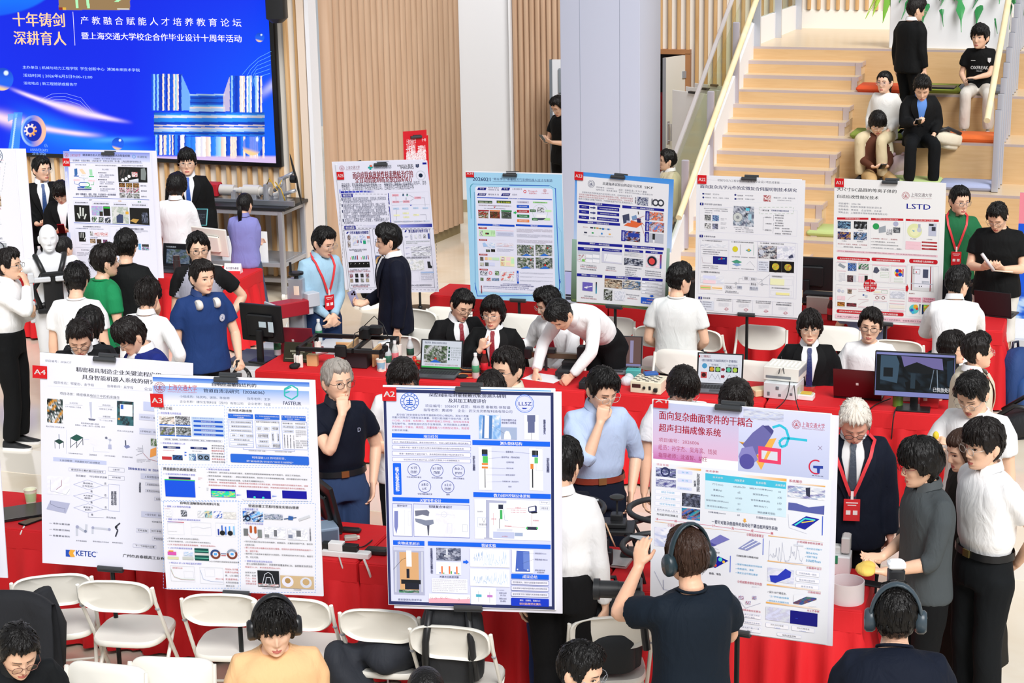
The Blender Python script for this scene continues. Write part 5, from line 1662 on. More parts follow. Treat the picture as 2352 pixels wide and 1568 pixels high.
A1 = '''
G 56 80 504 350 32 e2b8d8 v
G 560 108 528 437 123 32 v
G 56 330 284 110 d8b0dc c870b0 v
N 586 120 234 80 91 43 61 32
U 92 130 548 100 b8203c 面向复杂曲面零件的干耦合
U 90 206 362 80 b8203c 超声扫描成像系统
T 88 288 236 46 b04468 项目编号：2026006
T 86 328 342 64 b04468 组员：孙宇杰、吴海滨、钱昶
T 86 376 286 56 a03060 指导老师：沈道智、胡任
P 30 558 312 600 318 690 480 780 292 720 300 690 420 640 340
P 6a68a8 640 260 700 214 762 258 700 360 640 410 580 330
P 8884c4 576 350 640 340 672 420 620 456 570 440 556 400
P 4a4888 700 220 734 218 764 250 752 272
O 606 430 44 5450a0
P e8406c 672 338 808 356 806 448 674 432
P 61 692 364 786 374 786 426 692 414
P 30 726 368 748 370 722 418 706 416
Z 14 30c0dc 756 230 800 216 836 240 852 290 836 336 806 344 796 314 820 292 880 296 960 306
X 896 212 24 19
T 928 196 134 44 41 上海交通大学
T 930 232 132 20 b87080 SHANGHAI JIAO TONG UNIVERSITY
Z 2 806080 1024 338 1048 362
Z 2 806080 1024 362 1048 338
C 1012 462 38 8 d02848 60 300
P 110 996 454 1054 456 1054 472 1036 472 1034 500 1020 500 1018 470 996 468
T 988 508 68 14 4 声尺科技
R 52 436 1032 1084 34
T 74 440 72 20 c02850 项目背景
G 180 458 156 28 12 30 h
N 70 464 118 64 92 32 96 8080b8
C 126 492 24 10 2
N 70 530 118 58 93 90 4a4a90 126
Q 198 480 88 30 123 .3
T 222 488 40 14 58 准 确
Q 198 528 86 30 123 .3
T 222 536 38 14 58 高 效
Q 196 576 86 28 123 .3
T 212 584 56 14 58 自动化
V 312 500 16 110 9 复杂曲面件缺陷
V 294 540 12 40 9 检测
Q 66 594 150 40 99 .2
Q 67 595 148 38 15 .2
T 102 604 78 18 58 耦合剂依赖
Q 66 630 150 38 99 .2
Q 67 631 148 36 15 .2
T 94 640 92 18 58 人工操作依赖
Q 64 664 150 40 99 .2
Q 65 665 148 38 15 .2
T 92 674 94 20 58 特定场地依赖
Q 64 700 148 38 99 .2
Q 65 701 146 36 15 .2
T 76 710 124 20 304878 额外系统投入巨大
B 74 736 126 22 9 传统超声检测痛点
N 224 614 108 90 94 124 42 9 89
N 222 702 108 78 95 20a0a8 48 a87878 102838
T 364 478 76 20 c02850 技术参数
G 560 504 280 44 12 30 h
R 362 500 476 260 d4ecf8
P 44c0e0 362 498 838 552 836 592 362 540
B 406 516 60 16 0 技术参数
B 534 532 58 20 0 具体要求
B 660 546 60 20 0 技术参数
B 774 560 58 20 0 具体要求
T 404 558 62 16 4 尺寸(mm)
T 526 572 72 16 4 ≤80x80x250
T 408 590 52 18 4 重量(kg)
T 552 606 16 14 4 ≤5
T 394 624 78 18 4 测量寿命(m)
T 540 640 38 14 4 ≥1000
T 366 652 132 24 4 缺陷间隔分辨率(mm)
T 552 674 14 12 4 ≤1
T 372 686 120 24 4 绝对定位误差(mm)
T 546 706 26 14 4 ≤0.1
T 380 722 100 22 4 扫描速度(mm/s)
T 550 740 14 12 4 ≥8
T 622 582 134 24 4 缺陷大小分辨率(mm)
T 792 602 16 12 4 ≤2
T 642 616 90 22 4 探测深度(mm)
T 788 636 24 14 4 ≥30
T 630 650 112 24 4 信号采集速率(帧)
T 786 670 24 14 4 ≥10
T 648 686 80 20 4 每秒测点(个)
T 788 704 22 14 4 ≥10
T 670 722 104 24 4 探伤结果可视化
T 662 752 116 26 4 扫描路径自动规划
P 30 588 766 600 768 600 780 608 780 594 792 582 778 588 778
B 400 772 388 66 2 一套针对复杂曲面件的自动化干耦合超声探伤系统
T 68 762 16 16 49 详
T 178 774 16 16 49 细
T 290 788 16 18 49 设
T 402 800 18 18 49 计
T 516 816 16 18 49 及
T 630 830 16 18 49 成
T 746 846 18 18 49 果
Z 2 59 86 772 176 780
Z 2 59 196 784 288 794
Z 2 59 308 798 400 808
Z 2 59 420 812 514 824
Z 2 59 534 826 628 838
Z 2 59 650 842 744 854
T 856 534 76 24 c02850 系统展示
G 880 554 188 26 12 30 h
N 848 570 218 90 97 8888b8 61 12 97
P 3 952 584 980 582 978 640 956 630
P 5860a8 852 670 900 676 970 700 1064 690 1062 744 850 714
P 1820a0 870 804 956 752 1036 770 950 832
Z 8 40e0d8 890 806 950 766 1010 776
Z 6 f0d040 930 790 1000 780
Z 5 4060d0 1054 752 1052 866
Z 1 100 850 740 856 820 960 856
G 64 786 272 28 30 44 h
T 140 796 184 38 39 ①滚珠式干耦合探头结构设计
G 348 822 372 40 30 44 h
N 62 816 274 144 98 46 32 15
P 29 264 846 310 852 308 888 270 880
T 606 852 100 28 39 ④缺陷成像算法
P 7878c0 358 914 450 862 506 890 410 932
P 5050a0 358 914 410 932 430 924 380 902
Z 1 100 346 850 344 924 440 950
P 88 554 944 640 888 692 914 610 958
Z 5 34 576 940 660 894
Z 5 34 596 948 680 904
Z 4 4060d0 704 884 702 982
B 388 958 58 18 9 网格划分
B 546 980 130 26 9 扫描结果与网格对应
P 1018a0 364 1032 440 990 498 1018 420 1060
O 400 1032 12 f0c040
O 450 1010 12 50d8d0
O 420 1044 9 e05030
O 470 1024 8 f0c040
Z 4 4060d0 510 988 508 1086
B 384 1084 70 22 9 插值、填色
T 540 1030 158 30 31 ✓保留扫描结果的空间信息
T 540 1056 108 24 31 ✓成像直观、清晰
T 540 1080 132 28 31 ✓满足企业可视化需求
G 734 870 324 32 30 44 h
T 906 896 150 30 39 ⑦机械臂参数标定算法
S 742 900 198 126 46 11 56
Z 1.5 100 742 896 736 1020 940 1034
R 886 918 56 16 61
T 950 936 102 22 31 ✓绝对定位误差下
T 958 962 68 20 31 降54.93%
T 952 984 72 20 31 ✓误差下降至
T 958 1008 86 22 31 0.06859mm
G 730 1020 322 32 30 44 h
T 960 1050 90 24 39 ⑧曲面件设计
N 730 1056 156 100 99 90 46 61
P 2838b8 742 1104 790 1104 836 1064 870 1084 866 1116 776 1150 748 1140
Q 900 1072 136 44 32 .2
Q 901 1073 134 42 15 .2
T 916 1086 104 20 40 不规则曲面一般性
Q 898 1112 138 42 32 .2
Q 899 1113 136 40 15 .2
T 918 1126 94 18 40 路径规划普适性
Q 896 1150 138 42 32 .2
Q 897 1151 136 40 15 .2
T 930 1166 70 14 40 曲率多变性
G 726 1162 322 32 30 44 h
T 970 1196 74 22 39 ⑨路径规划
T 730 1194 112 28 9 ✓设计100个路径点，
T 740 1222 118 26 31 “之”字形曲线串联
T 728 1248 128 26 31 ✓保持探头在曲面法向
N 884 1222 136 68 100 50406c 805850 110 488060
P 34 884 1222 980 1222 884 1264
P 34 900 1292 1022 1250 1022 1292
G 722 1270 324 32 30 44 h
T 966 1306 72 22 39 ⑩工艺参数
N 720 1290 144 98 101 61 67 123
R 866 1312 160 100 08087c
R 896 1360 14 4 3050d0
Q 720 1386 136 44 32 .2
Q 721 1387 134 42 15 .2
T 748 1396 78 14 9 测头按压程度
T 772 1412 34 12 88a0e0 7.5mm
Q 874 1404 136 46 32 .2
Q 875 1405 134 44 15 .2
T 904 1416 76 14 9 测头扫描速度
T 922 1432 36 12 88a0e0 10mm
Q 788 1446 144 38 32 .2
Q 789 1447 142 36 15 .2
B 820 1456 80 20 9 缺陷波最清晰
T 552 1132 146 34 39 ⑤机械臂参数标定构型
Z 1.5 100 536 1220 600 1300 690 1270
N 560 1224 30 26 102 60 75 60 68
N 640 1226 26 24 103 60 75 60 68
N 600 1256 30 24 104 60 75 60 68
K 636 1168 48 14 2 56
T 548 1300 142 28 39 ⑥机械臂参数标定算法
Q 560 1324 132 44 32 .2
Q 561 1325 130 42 15 .2
T 568 1332 116 16 40 中心差分法建立辨识
T 598 1348 56 14 40 雅可比矩阵
Q 558 1366 134 38 32 .2
Q 559 1367 132 36 15 .2
T 566 1380 118 14 40 QR分解剔除冗余参数
Q 556 1402 136 50 32 .2
Q 557 1403 134 48 15 .2
T 564 1412 118 14 40 LM算法进行最小二乘
T 610 1430 28 12 40 辨识
Z 2 a04868 484 1370 500 1380 516 1404 534 1424
Z 1.5 6068a0 60 1080 114 1190 210 1204
Z 2 86 112 1130 114 1190
'''
A25 = '''
R 226 38 569 717 46
X 251 70 15 a04858
T 272 56 84 19 784458 上海交通大学
T 273 78 83 4 b08090 SHANGHAI JIAO TONG UNIVERSITY
P 18a098 410 50 421 49 421 59 429 58 430 69 422 70 422 79 411 80 410 71 402 71 402 61 410 60
O 420 56 6 e85838
B 435 52 103 13 2a4a60 西南医科大学附属医院
T 438 68 100 4 116 THE AFFILIATED HOSPITAL OF SOUTHWEST MEDICAL UNIVERSITY
U 571 46 93 12 73 UNITED 联影
U 591 59 75 13 73 IMAGING
P 182850 678 44 685 44 685 65 678 61
P 182850 688 43 697 43 696 62 686 67
R 717 34 24 11 6
U 312 91 351 32 8c1828 面向皮肤病放射性核素敷贴治疗的
U 327 125 328 28 8c1828 全自动智能制备系统(2026101)
C 706 111 26 4 45
O 706 111 12 182840
T 250 158 204 15 22 项目成员：翟子璇 商超 司润宇 李晓诺
T 493 148 245 18 22 项目导师：陈晓军、企业导师：刘伟平、漆赤
T 251 168 417 24 22 赞助单位：上海联影医疗科技股份有限公司、 西南医科大学附属医院核医学科
G 238 196 22 22 8890e0 46 h
R 248 206 22 10 2028a0
R 270 205 22 10 3040b0
R 292 204 21 10 3848b4
R 314 204 20 10 18
R 335 203 20 10 3c4cb4
R 356 202 20 10 18
R 378 202 20 10 29
G 400 202 45 10 3040b0 46 h
D 248 222 272 177 10 1.5
R 253 221 66 19 6
U 260 223 51 14 15 项目介绍
T 253 242 255 14 78 ■ 瘢痕疙瘩是一类高复发率的皮肤病变，目前临床上常采用含放
T 262 260 166 12 78 射性核素药物的滤纸作为敷贴片进行控制。
T 255 278 250 13 101 ■ 临床采用手工操作的方式，面临病灶形态复杂、依赖人工经验、
T 265 294 243 13 78 步骤耗时等问题，不仅制备效率和精度低下，还存在辐射隐患。
T 258 312 251 13 78 ■ 本项目设计一套面向敷贴治疗的智能化流程，满足图像分割、
T 267 328 248 14 101 自动加工、可控给药、快速封装等需求，形成全流程制备原型
T 270 345 208 13 78 系统，并在此基础上开发软硬件协同的临床交互终端。
T 263 362 255 15 101 ■ 本项目以“人机隔离”替代“人药接触”，大幅降低操作人员
T 272 382 58 10 101 职业辐射暴露。
R 518 216 11 64 6
V 521 222 5 53 32 技术路线设计
F 533 213 222 65 35 .75
R 541 222 39 11 102
T 546 224 29 6 103 患者就诊
R 543 260 40 11 102
T 547 262 32 7 103 病灶轮廓
R 603 257 39 13 102
T 607 260 32 7 103 敷贴模型
R 668 235 39 12 102
T 673 238 30 6 103 三维重建
Z 1 4 563 233 564 259
Z 1 4 583 265 602 264
Z 1 4 638 226 667 240
Z 1 4 644 261 668 245
Z 1 4 616 240 617 256
Z 1 4 623 240 624 256
Z 1 4 709 241 726 241 729 290
O 605 222 4 284858
R 600 225 10 7 486890
O 628 222 4 284858
R 623 225 10 7 68a898
P 3048b8 640 281 656 281 648 289
R 524 292 14 97 6
V 528 320 6 50 32 自动制备流程
F 541 285 220 102 35 .75
R 548 299 34 10 104
R 599 298 36 10 104
R 660 296 31 9 104
R 714 296 32 9 104
K 550 301 30 6 1 33
K 601 300 32 6 1 33
K 662 298 27 5 1 33
K 716 298 28 5 1 33
Z 1 4 566 310 568 368
R 551 338 34 8 105
R 602 326 35 8 105
R 605 348 35 8 105
R 661 335 34 8 105
K 603 327 33 5 1 505838
K 606 349 33 5 1 505838
K 662 336 32 5 1 505838
R 553 373 35 8 106
R 605 372 35 8 106
R 663 371 35 8 106
R 717 370 36 8 106
K 554 374 198 5 1 33
Z 1 4 699 338 732 337 735 366
G 350 400 416 3 46 2028a0 h
G 590 395 176 11 8890e0 107 h
R 274 404 66 18 6
U 281 406 52 14 15 项目成果
D 269 416 518 329 10 1.5
F 273 427 179 310 7 1.5
F 433 423 164 312 7 1.5
F 597 421 176 311 7 1.5
P 107 286 447 292 436 301 436 295 447
U 303 433 109 14 107 少样本瘢痕分割模型
P 107 611 436 616 425 625 425 620 436
U 633 423 110 13 107 算法集成与软件开发
N 293 456 20 27 111 61 28 a08078
N 295 490 20 32 112 13 17 602020
N 320 460 38 50 113 34 32 f0e8d8
N 361 455 34 25 114 99 34 8090d0
R 347 482 6 16 108
R 354 482 6 16 28
R 367 484 7 14 110
R 381 484 17 18 20a078
R 402 459 17 13 c07870
K 404 480 14 22 3 40a070
T 306 531 97 7 22 融合原型表征与注意力机制的
T 334 539 42 7 22 瘢痕分割方法
R 311 576 7 12 f0a0b0
R 320 570 7 18 48b058
R 329 569 7 19 288870
R 339 568 7 20 3860a8
R 348 565 8 23 63
R 371 575 6 11 f0a0b0
R 380 568 7 18 48b058
R 389 568 6 18 288870
R 398 566 7 20 3860a8
R 408 563 7 23 63
R 303 602 119 27 79
Z 2.5 17 315 613 319 608
Z 2.5 17 339 613 343 608
Z 2.5 17 362 612 366 607
Z 2.5 17 385 611 389 606
Z 2.5 17 408 610 412 605
T 314 639 98 6 22 Dice达到88.13%，IoU为79.36%
T 302 647 123 7 108 较当前最佳方法分别提升了1.89%和1.82%
N 311 664 20 20 121 33 57 61
N 341 663 19 20 122 13 28 38
N 370 663 19 19 123 13 484848 38
N 398 662 21 20 124 a04850 33 d8c8c0
N 314 691 19 19 125 b09880 888078 c8b8a0
N 342 690 20 19 126 109 28 13
N 372 689 19 19 127 38 118 13
N 400 688 19 19 128 b0a088 707068 d0c0a8
T 320 720 102 7 22 自主训练基座上分割性能优于原有
T 330 727 83 7 68 高出平均优势计算过程
N 450 565 55 65 131 4868a0 2 c89858 e0c890
K 450 545 50 10 1 22
K 613 457 19 10 2 110
N 643 445 13 30 132 64 4858a8 12
N 667 449 15 21 133 12 45 12
N 690 447 16 21 134 12 100 12
N 715 446 16 21 135 12 7 12
R 740 442 12 29 75
F 611 483 146 20 55 .75
K 620 485 130 14 2 507058
K 617 518 21 10 2 110
N 646 515 111 19 136 34 5 34 34
K 618 550 22 9 2 110
N 650 543 106 20 137 34 7 34 34
T 616 570 133 8 22 “小程序端-云端数据-模型推理服务-临床应用”架构
N 625 585 95 55 138 12 118 12 61
P 52 735 595 750 595 754 615 762 620 760 630 739 629
F 647 650 46 52 55 .75
F 697 649 75 51 55 .75
R 699 650 71 6 a8c0e8
K 700 660 68 35 4 89
T 645 717 113 8 22 软件PC-PC端及云端控制软件协同系统设计
'''
A24 = '''
R 62 53 486 639 a4d4f0
R 62 53 474 5 27
Z 2 3878b0 85 180 82 130 95 112 470 118 500 135
Z 2 30a0a0 89 280 84 120 98 109
Z 3.5 112 500 131 520 620 505 655 120 654 109 590
Z 3 112 274 117 470 120
Z 2 3878b0 103 150 111 625
Z 1.5 78b8d8 514 320 530 350 530 615
Q 107 123 393 530 46 .03
U 95 79 86 18 18246c 2026021
T 191 80 295 20 18246c “眼在手上”串番茄灵巧采摘机器人设计与制造
Z 1 18246c 192 98 486 99
P 111 122 129 163 129 158 142 117 141
B 131 131 19 7 0 作 者
P 111 239 129 278 129 273 143 233 142
B 246 131 20 8 0 学 校
P 111 122 156 163 157 158 169 117 168
B 127 158 30 8 0 指导老师
P 111 239 157 279 157 274 171 233 170
B 242 160 30 8 0 企业导师
T 170 125 53 9 2 程乐群 杨逸舟
T 171 135 52 9 2 郑智振 张 锴
T 287 131 49 10 2 上海交通大学
T 171 158 52 10 2 曹程锋 贡 亮
T 288 159 24 9 2 庞昌伟
C 350 148 6 3 125
T 367 141 44 11 25 Rongyub
T 369 152 40 9 25 诺盛机器人
X 448 143 8 19
T 431 153 35 7 41 上海交通大学
R 116 175 367 15 112
U 267 178 61 8 0 项目背景与难点
R 121 192 70 15 1c4428
B 125 196 63 10 e8f0d0 传统番茄采收人工耗时耗力、成本高
R 212 192 70 15 1c4428
B 216 196 63 10 e8e850 成熟度、遮挡、姿态、碰撞采摘质量
R 123 212 161 10 80
T 127 214 147 6 802028 国家重大需求：番茄自动化机器人采收可行与实用方案
T 151 228 104 6 33 现状：番茄串簇采收全流程技术面临的挑战
P 25 196 222 209 222 202 228
R 122 237 53 8 a01820
N 123 244 50 35 141 113 81 121 688040 982020
R 178 238 52 8 e08040
N 179 245 50 35 142 303820 902828 506838 a84038 65
R 234 239 52 8 187830
N 235 246 50 35 143 119 506048 120 124
K 133 290 142 5 1 4
P 82 295 247 303 247 303 242 311 251 303 260 303 255 295 255
R 311 194 59 12 67
B 318 197 42 7 603848 人类采摘思维
Q 310 213 61 16 92 .15
B 320 217 41 8 0 出现寻找果串
Q 311 237 60 15 113 .15
B 320 241 41 7 0 近距定位果梗
Q 312 260 60 16 187840 .15
B 322 264 40 8 0 到位拧动收摘
Q 312 283 60 16 e88850 .15
B 322 287 41 8 0 拟修自动续行
Q 389 197 72 9 98d888 .3
B 401 199 48 5 204828 自适应系统作业
C 425 250 37 1 a0d8a0
Q 374 235 30 13 306838 .2
Q 385 277 31 13 287838 .2
Q 443 277 32 13 b8e8a0 .2
Q 450 237 31 11 c8f0b8 .2
B 378 239 22 6 0 近距开采
B 390 281 22 6 0 采摘定位
N 410 225 35 25 144 83 54 83
R 406 260 48 18 27
P 23 408 278 453 278 440 287 417 287
R 121 304 179 16 112
U 193 307 34 9 0 详细设计
R 306 307 180 16 112
U 378 311 35 9 0 项目结论
R 125 321 40 9 113
B 131 322 28 6 0 手爪末端设计
K 180 325 101 5 1 114
R 128 334 79 33 c4ecb8
R 210 336 86 6 69
R 212 344 84 23 90
N 132 338 13 26 145 62 28 62
R 158 348 18 9 28
R 161 351 4 5 84
K 185 338 19 25 4 507848
K 220 348 70 16 4 98
R 128 379 39 9 113
B 133 380 29 6 0 刚柔视觉控制
K 183 383 99 5 1 114
P a8c8f0 145 399 155 395 172 415 150 417
N 170 397 36 26 146 46 104 27
N 213 398 82 21 147 46 d8b8c0 27 90
N 161 429 21 13 148 115 808878 65
N 186 428 20 14 149 109 403830 13
K 215 425 80 18 3 98
R 129 450 40 9 113
B 134 452 30 5 0 视觉感知识别
K 185 453 97 5 1 114
N 133 465 17 19 150 54 807060 485848
R 156 466 14 15 f0c090
R 173 467 17 14 e8e8a8
R 193 468 33 15 c8e8c0
R 230 463 70 50 105
N 234 466 18 19 151 62 50 62
R 259 467 22 18 128
R 283 473 16 27 c8f0c0
N 133 492 19 18 152 c8e0c0 a08078 85
N 157 492 18 18 153 52 788078 54
R 178 492 27 18 123
N 234 490 18 19 154 f0b878 e8e0c8 c88858
R 258 492 22 17 f8d8c8
R 131 522 40 9 113
B 136 524 30 5 0 运动规划控制
K 189 525 94 5 1 114
N 134 534 36 21 155 34 1 34
C 184 543 7 4 e88898
N 205 534 21 21 156 80b878 115 d8e8d0
N 233 535 67 48 157 12 45 12 d86058
N 135 565 16 16 158 115 90a880 65
N 165 565 20 17 159 62 d04040 505050
N 190 567 36 15 160 104 6878b0 88a878
K 310 328 175 25 4 704858
K 311 354 174 24 4 116
K 312 381 173 24 4 704858
N 312 407 83 55 161 117 118 119 120 81 121
P 74 332 462 358 451 385 462
O 378 423 3.5 84
N 402 407 83 56 162 117 118 119 120 81 121
P 74 420 463 446 450 470 463
O 462 424 3.5 84
N 313 468 83 55 163 117 118 119 120 81 121
P 74 330 523 358 511 382 523
O 380 482 3 84
N 403 469 83 56 164 117 118 119 120 81 121
P 74 421 525 450 512 473 525
O 450 507 5 84
R 311 533 11 62 112
V 313 545 7 40 0 创新点
K 327 540 159 15 2 116
K 327 559 159 14 2 116
K 327 577 159 15 2 116
B 243 595 138 8 107 交大非常感谢市创新竞赛国际学术会议及学院鼎力支持
B 230 603 166 6 107 “推动农业机器人及采收技术与产业化应用融合发展”
V 137 603 8 38 108 项目成果
B 150 608 220 9 107 获得中国2026年中国大学生机械工程创新创意大赛 第九届“精雕杯”毕业设计赛团队金奖
T 150 619 340 9 75 在Computers and Electronics in Agriculture等发表SCI 论文1篇，Artificial Intelligence in Agriculture 在审
K 150 629 290 19 4 98
Z 3 92 523 576 521 586
Z 3 92 525 585 523 595
'''
A23 = '''
G 592 56 474 394 4090e0 104 v
G 580 380 465 365 98b8a8 48583c v
N 582 660 458 85 171 115 708048 115 607868
P 64 602 76 1056 105 1029 723 602 675
X 669 114 17 122
U 724 103 194 26 9 高速轴承试验台的设计与开发
U 931 118 43 14 79 SKF
T 692 126 85 12 5 项目编号：2026055
T 802 134 139 19 5 成员：徐梓恒 高一文 叶子 瞿俊
T 692 138 102 13 5 指导老师：张执南 储忠
T 802 147 169 19 5 企业：斯凯孚汽车科技(上海)有限公司
T 626 151 246 25 78 轮毂电机技术是新能源汽车中的核心技术，在装驱恒定条件下，
T 612 161 260 27 63 如何减小轴承摩擦能耗以提升续航里程是核心问题，本项目针对轴承
T 611 173 261 25 63 摩擦自韧性能检测问题研发制造了一款高速轴承试验台，可完成高速
T 610 182 262 28 78 轴承工况模拟与摩擦力矩检测，为我国新能源汽车行业发展提供助力。
V 882 174 6 34 5 核心部件
N 892 171 56 46 172 76 4 95 2
V 965 179 6 36 5 高速轴承
C 986 200 13 7 8
C 1013 201 13 7 8
P 6 608 199 809 214 809 227 608 212
U 687 206 35 11 0 项目任务
P 6 819 215 1030 231 1030 244 819 229
U 864 222 114 16 0 测得到——试验机台系统设计
Q 613 217 47 19 6 .15
B 624 223 22 6 0 测得到
Q 612 240 47 20 6 .15
B 624 247 22 6 0 测得好
Q 611 266 48 20 6 .15
B 624 273 22 6 0 测得准
Q 698 222 106 25 6 .12
B 709 230 87 11 0 多对高速轴承高频驱动测试
Q 698 247 106 24 6 .12
B 712 255 79 9 0 测试通道搭建与数据采集
Q 697 273 106 25 6 .12
B 704 281 89 10 0 高精度测控系统与创新技术
P 86 664 226 680 227 680 223 692 230 680 237 680 233 664 231
P 86 664 251 680 252 680 248 692 255 680 262 680 258 664 256
P 86 664 276 680 277 680 273 692 280 680 287 680 283 664 281
P 6 606 291 808 304 808 317 606 303
U 652 296 103 16 0 测得到——试验机方案设计
T 631 320 23 6 108 高速试验机
R 665 322 13 8 22
O 686 327 4 20a050
R 694 324 10 8 30
O 712 330 3.5 20a050
R 720 327 11 10 3888d0
R 747 329 10 9 3888d0
Z 1.5 602838 678 326 765 334
R 636 345 14 8 22
R 672 347 9 8 20a050
R 716 350 8 9 3888d0
R 753 354 10 7 30
K 633 358 22 6 1 5
K 655 362 45 11 3 5
K 705 364 30 10 2 5
K 742 366 33 9 2 5
P 5 820 265 853 256 856 295 825 306
P e06838 826 315 863 289 923 305 890 326
P 7898c0 865 270 888 262 895 285 870 290
P 2 891 280 911 280 911 302 893 300
R 840 290 20 12 126
Z 4 403028 898 245 900 260
Z 1.5 50 870 290 932 266
Z 1.5 50 900 280 931 318
Z 1.5 50 910 300 932 370
R 935 242 19 49 6
V 941 249 8 38 123 高速润滑
N 956 246 69 46 173 d8602c 45 42 e87840
R 934 294 19 49 6
V 940 301 8 38 123 轴承加载
N 954 295 74 55 174 3888d8 e06830 126 604030
R 932 345 19 54 6
V 938 353 8 41 123 电荷检测
R 952 351 73 54 36
R 970 355 12 30 52
Q 972 385 8 17 64 .3
R 815 337 19 55 6
V 821 344 8 42 123 扭矩测量
N 835 340 72 57 175 110 45 65 a84038 102040
R 848 350 55 25 110
P 6 608 392 820 408 820 421 608 405
U 663 398 94 16 0 测得好——测控系统搭建
P 6 829 409 1027 425 1027 438 829 423
U 868 417 112 15 0 测得准——摩擦起电电荷检测
P 6 607 417 712 425 711 441 607 433
B 635 423 49 9 0 测控软件设计
R 607 433 104 63 45
N 608 450 36 39 176 95 62 b08088
R 645 453 31 19 27
R 678 454 31 19 27
R 645 475 31 19 27
R 678 476 31 19 27
R 627 475 13 13 78c858
P 6 722 424 818 433 817 446 721 438
B 733 429 73 12 0 19300rpm空转测试
R 721 438 96 66 35
R 732 451 84 46 12
Z .75 20 735 490 749 452
P 6 832 430 923 439 922 450 832 441
B 852 435 52 11 0 电荷扫描系统
N 830 442 92 30 177 121 85 36
N 829 472 92 45 178 1 45 73 5
P 6 935 439 1022 447 1021 458 934 450
B 961 444 34 10 0 轴承电荷
N 938 458 67 69 179 128 12 69
O 967 491 27 36
O 967 491 23 73
O 966 492 15 e04848
G 1008 459 6 70 50 48 v
T 620 500 75 13 5 人机交互界面温性互交
T 618 508 79 13 63 仪易易，各线程实时显示
T 620 518 74 13 5 测试结果自动整理结果
T 743 511 43 11 5 达稳转速时轻快
T 742 519 43 11 5 测温结果良好
T 738 528 52 10 63 误差63%,95%以内
T 833 517 81 13 5 平面电荷的非接触式直线
T 834 527 56 11 5 测量与实时记录
T 833 538 53 10 5 电荷量程 36/5VC
T 833 547 54 10 5 电荷测量分辨率 1V
T 834 556 61 9 5 空间分辨率 0.06mm
T 932 536 79 13 5 完成轴承电荷分布扫描
T 931 547 81 12 5 传感POM轴承零充电火机
T 932 557 80 12 5 揭示轴承起电对摩擦影响
P 6 604 542 724 553 723 566 604 555
U 625 547 74 14 0 测得准——流场仿真
R 630 583 47 47 6c60b8
P 12 638 607 650 607 651 600 653 607 675 604 675 608 653 610 652 616 638 611
G 692 586 5 55 402020 30a0c0 v
T 638 648 42 9 5 流场仿真验证
T 623 655 73 14 63 轴承各转速下稳定润滑
P 6 735 555 911 570 910 583 735 568
U 790 561 58 15 0 实物搭建与验证
N 734 570 84 53 180 a07858 d8c8b0 403028 c8b8a0
N 822 579 86 53 181 c8c0b8 4878a8 504840 e0d8c8
N 731 620 39 57 182 485038 13 118 28
N 782 630 50 51 183 66 45 66
T 838 647 65 14 5 理论结果与实际结果
T 855 659 31 10 5 较为吻合
T 844 666 49 11 63 相对误差≤49%
P 6 917 572 1021 581 1020 593 916 585
U 950 577 34 10 0 成果总结
Q 915 586 105 25 80 .2
Q 916 587 103 23 70 .2
T 933 594 70 10 5 高速轴承试验机结构设计
Q 915 603 105 24 80 .2
Q 916 604 103 22 70 .2
T 940 612 55 8 5 测控系统软件搭建
Q 914 620 105 25 80 .2
Q 915 621 103 23 70 .2
T 935 628 63 9 5 摩擦起电电荷检测研究
Q 914 636 104 25 80 .2
Q 915 637 102 23 70 .2
T 931 644 70 10 5 高速轴承试验台结构设计
P 92 958 657 972 658 972 662 978 662 965 669 952 661 958 661
Q 911 665 104 46 92 .12
U 940 675 47 13 f0a890 高速高精度
U 918 689 89 15 15 摩擦力矩轴承试验机
'''
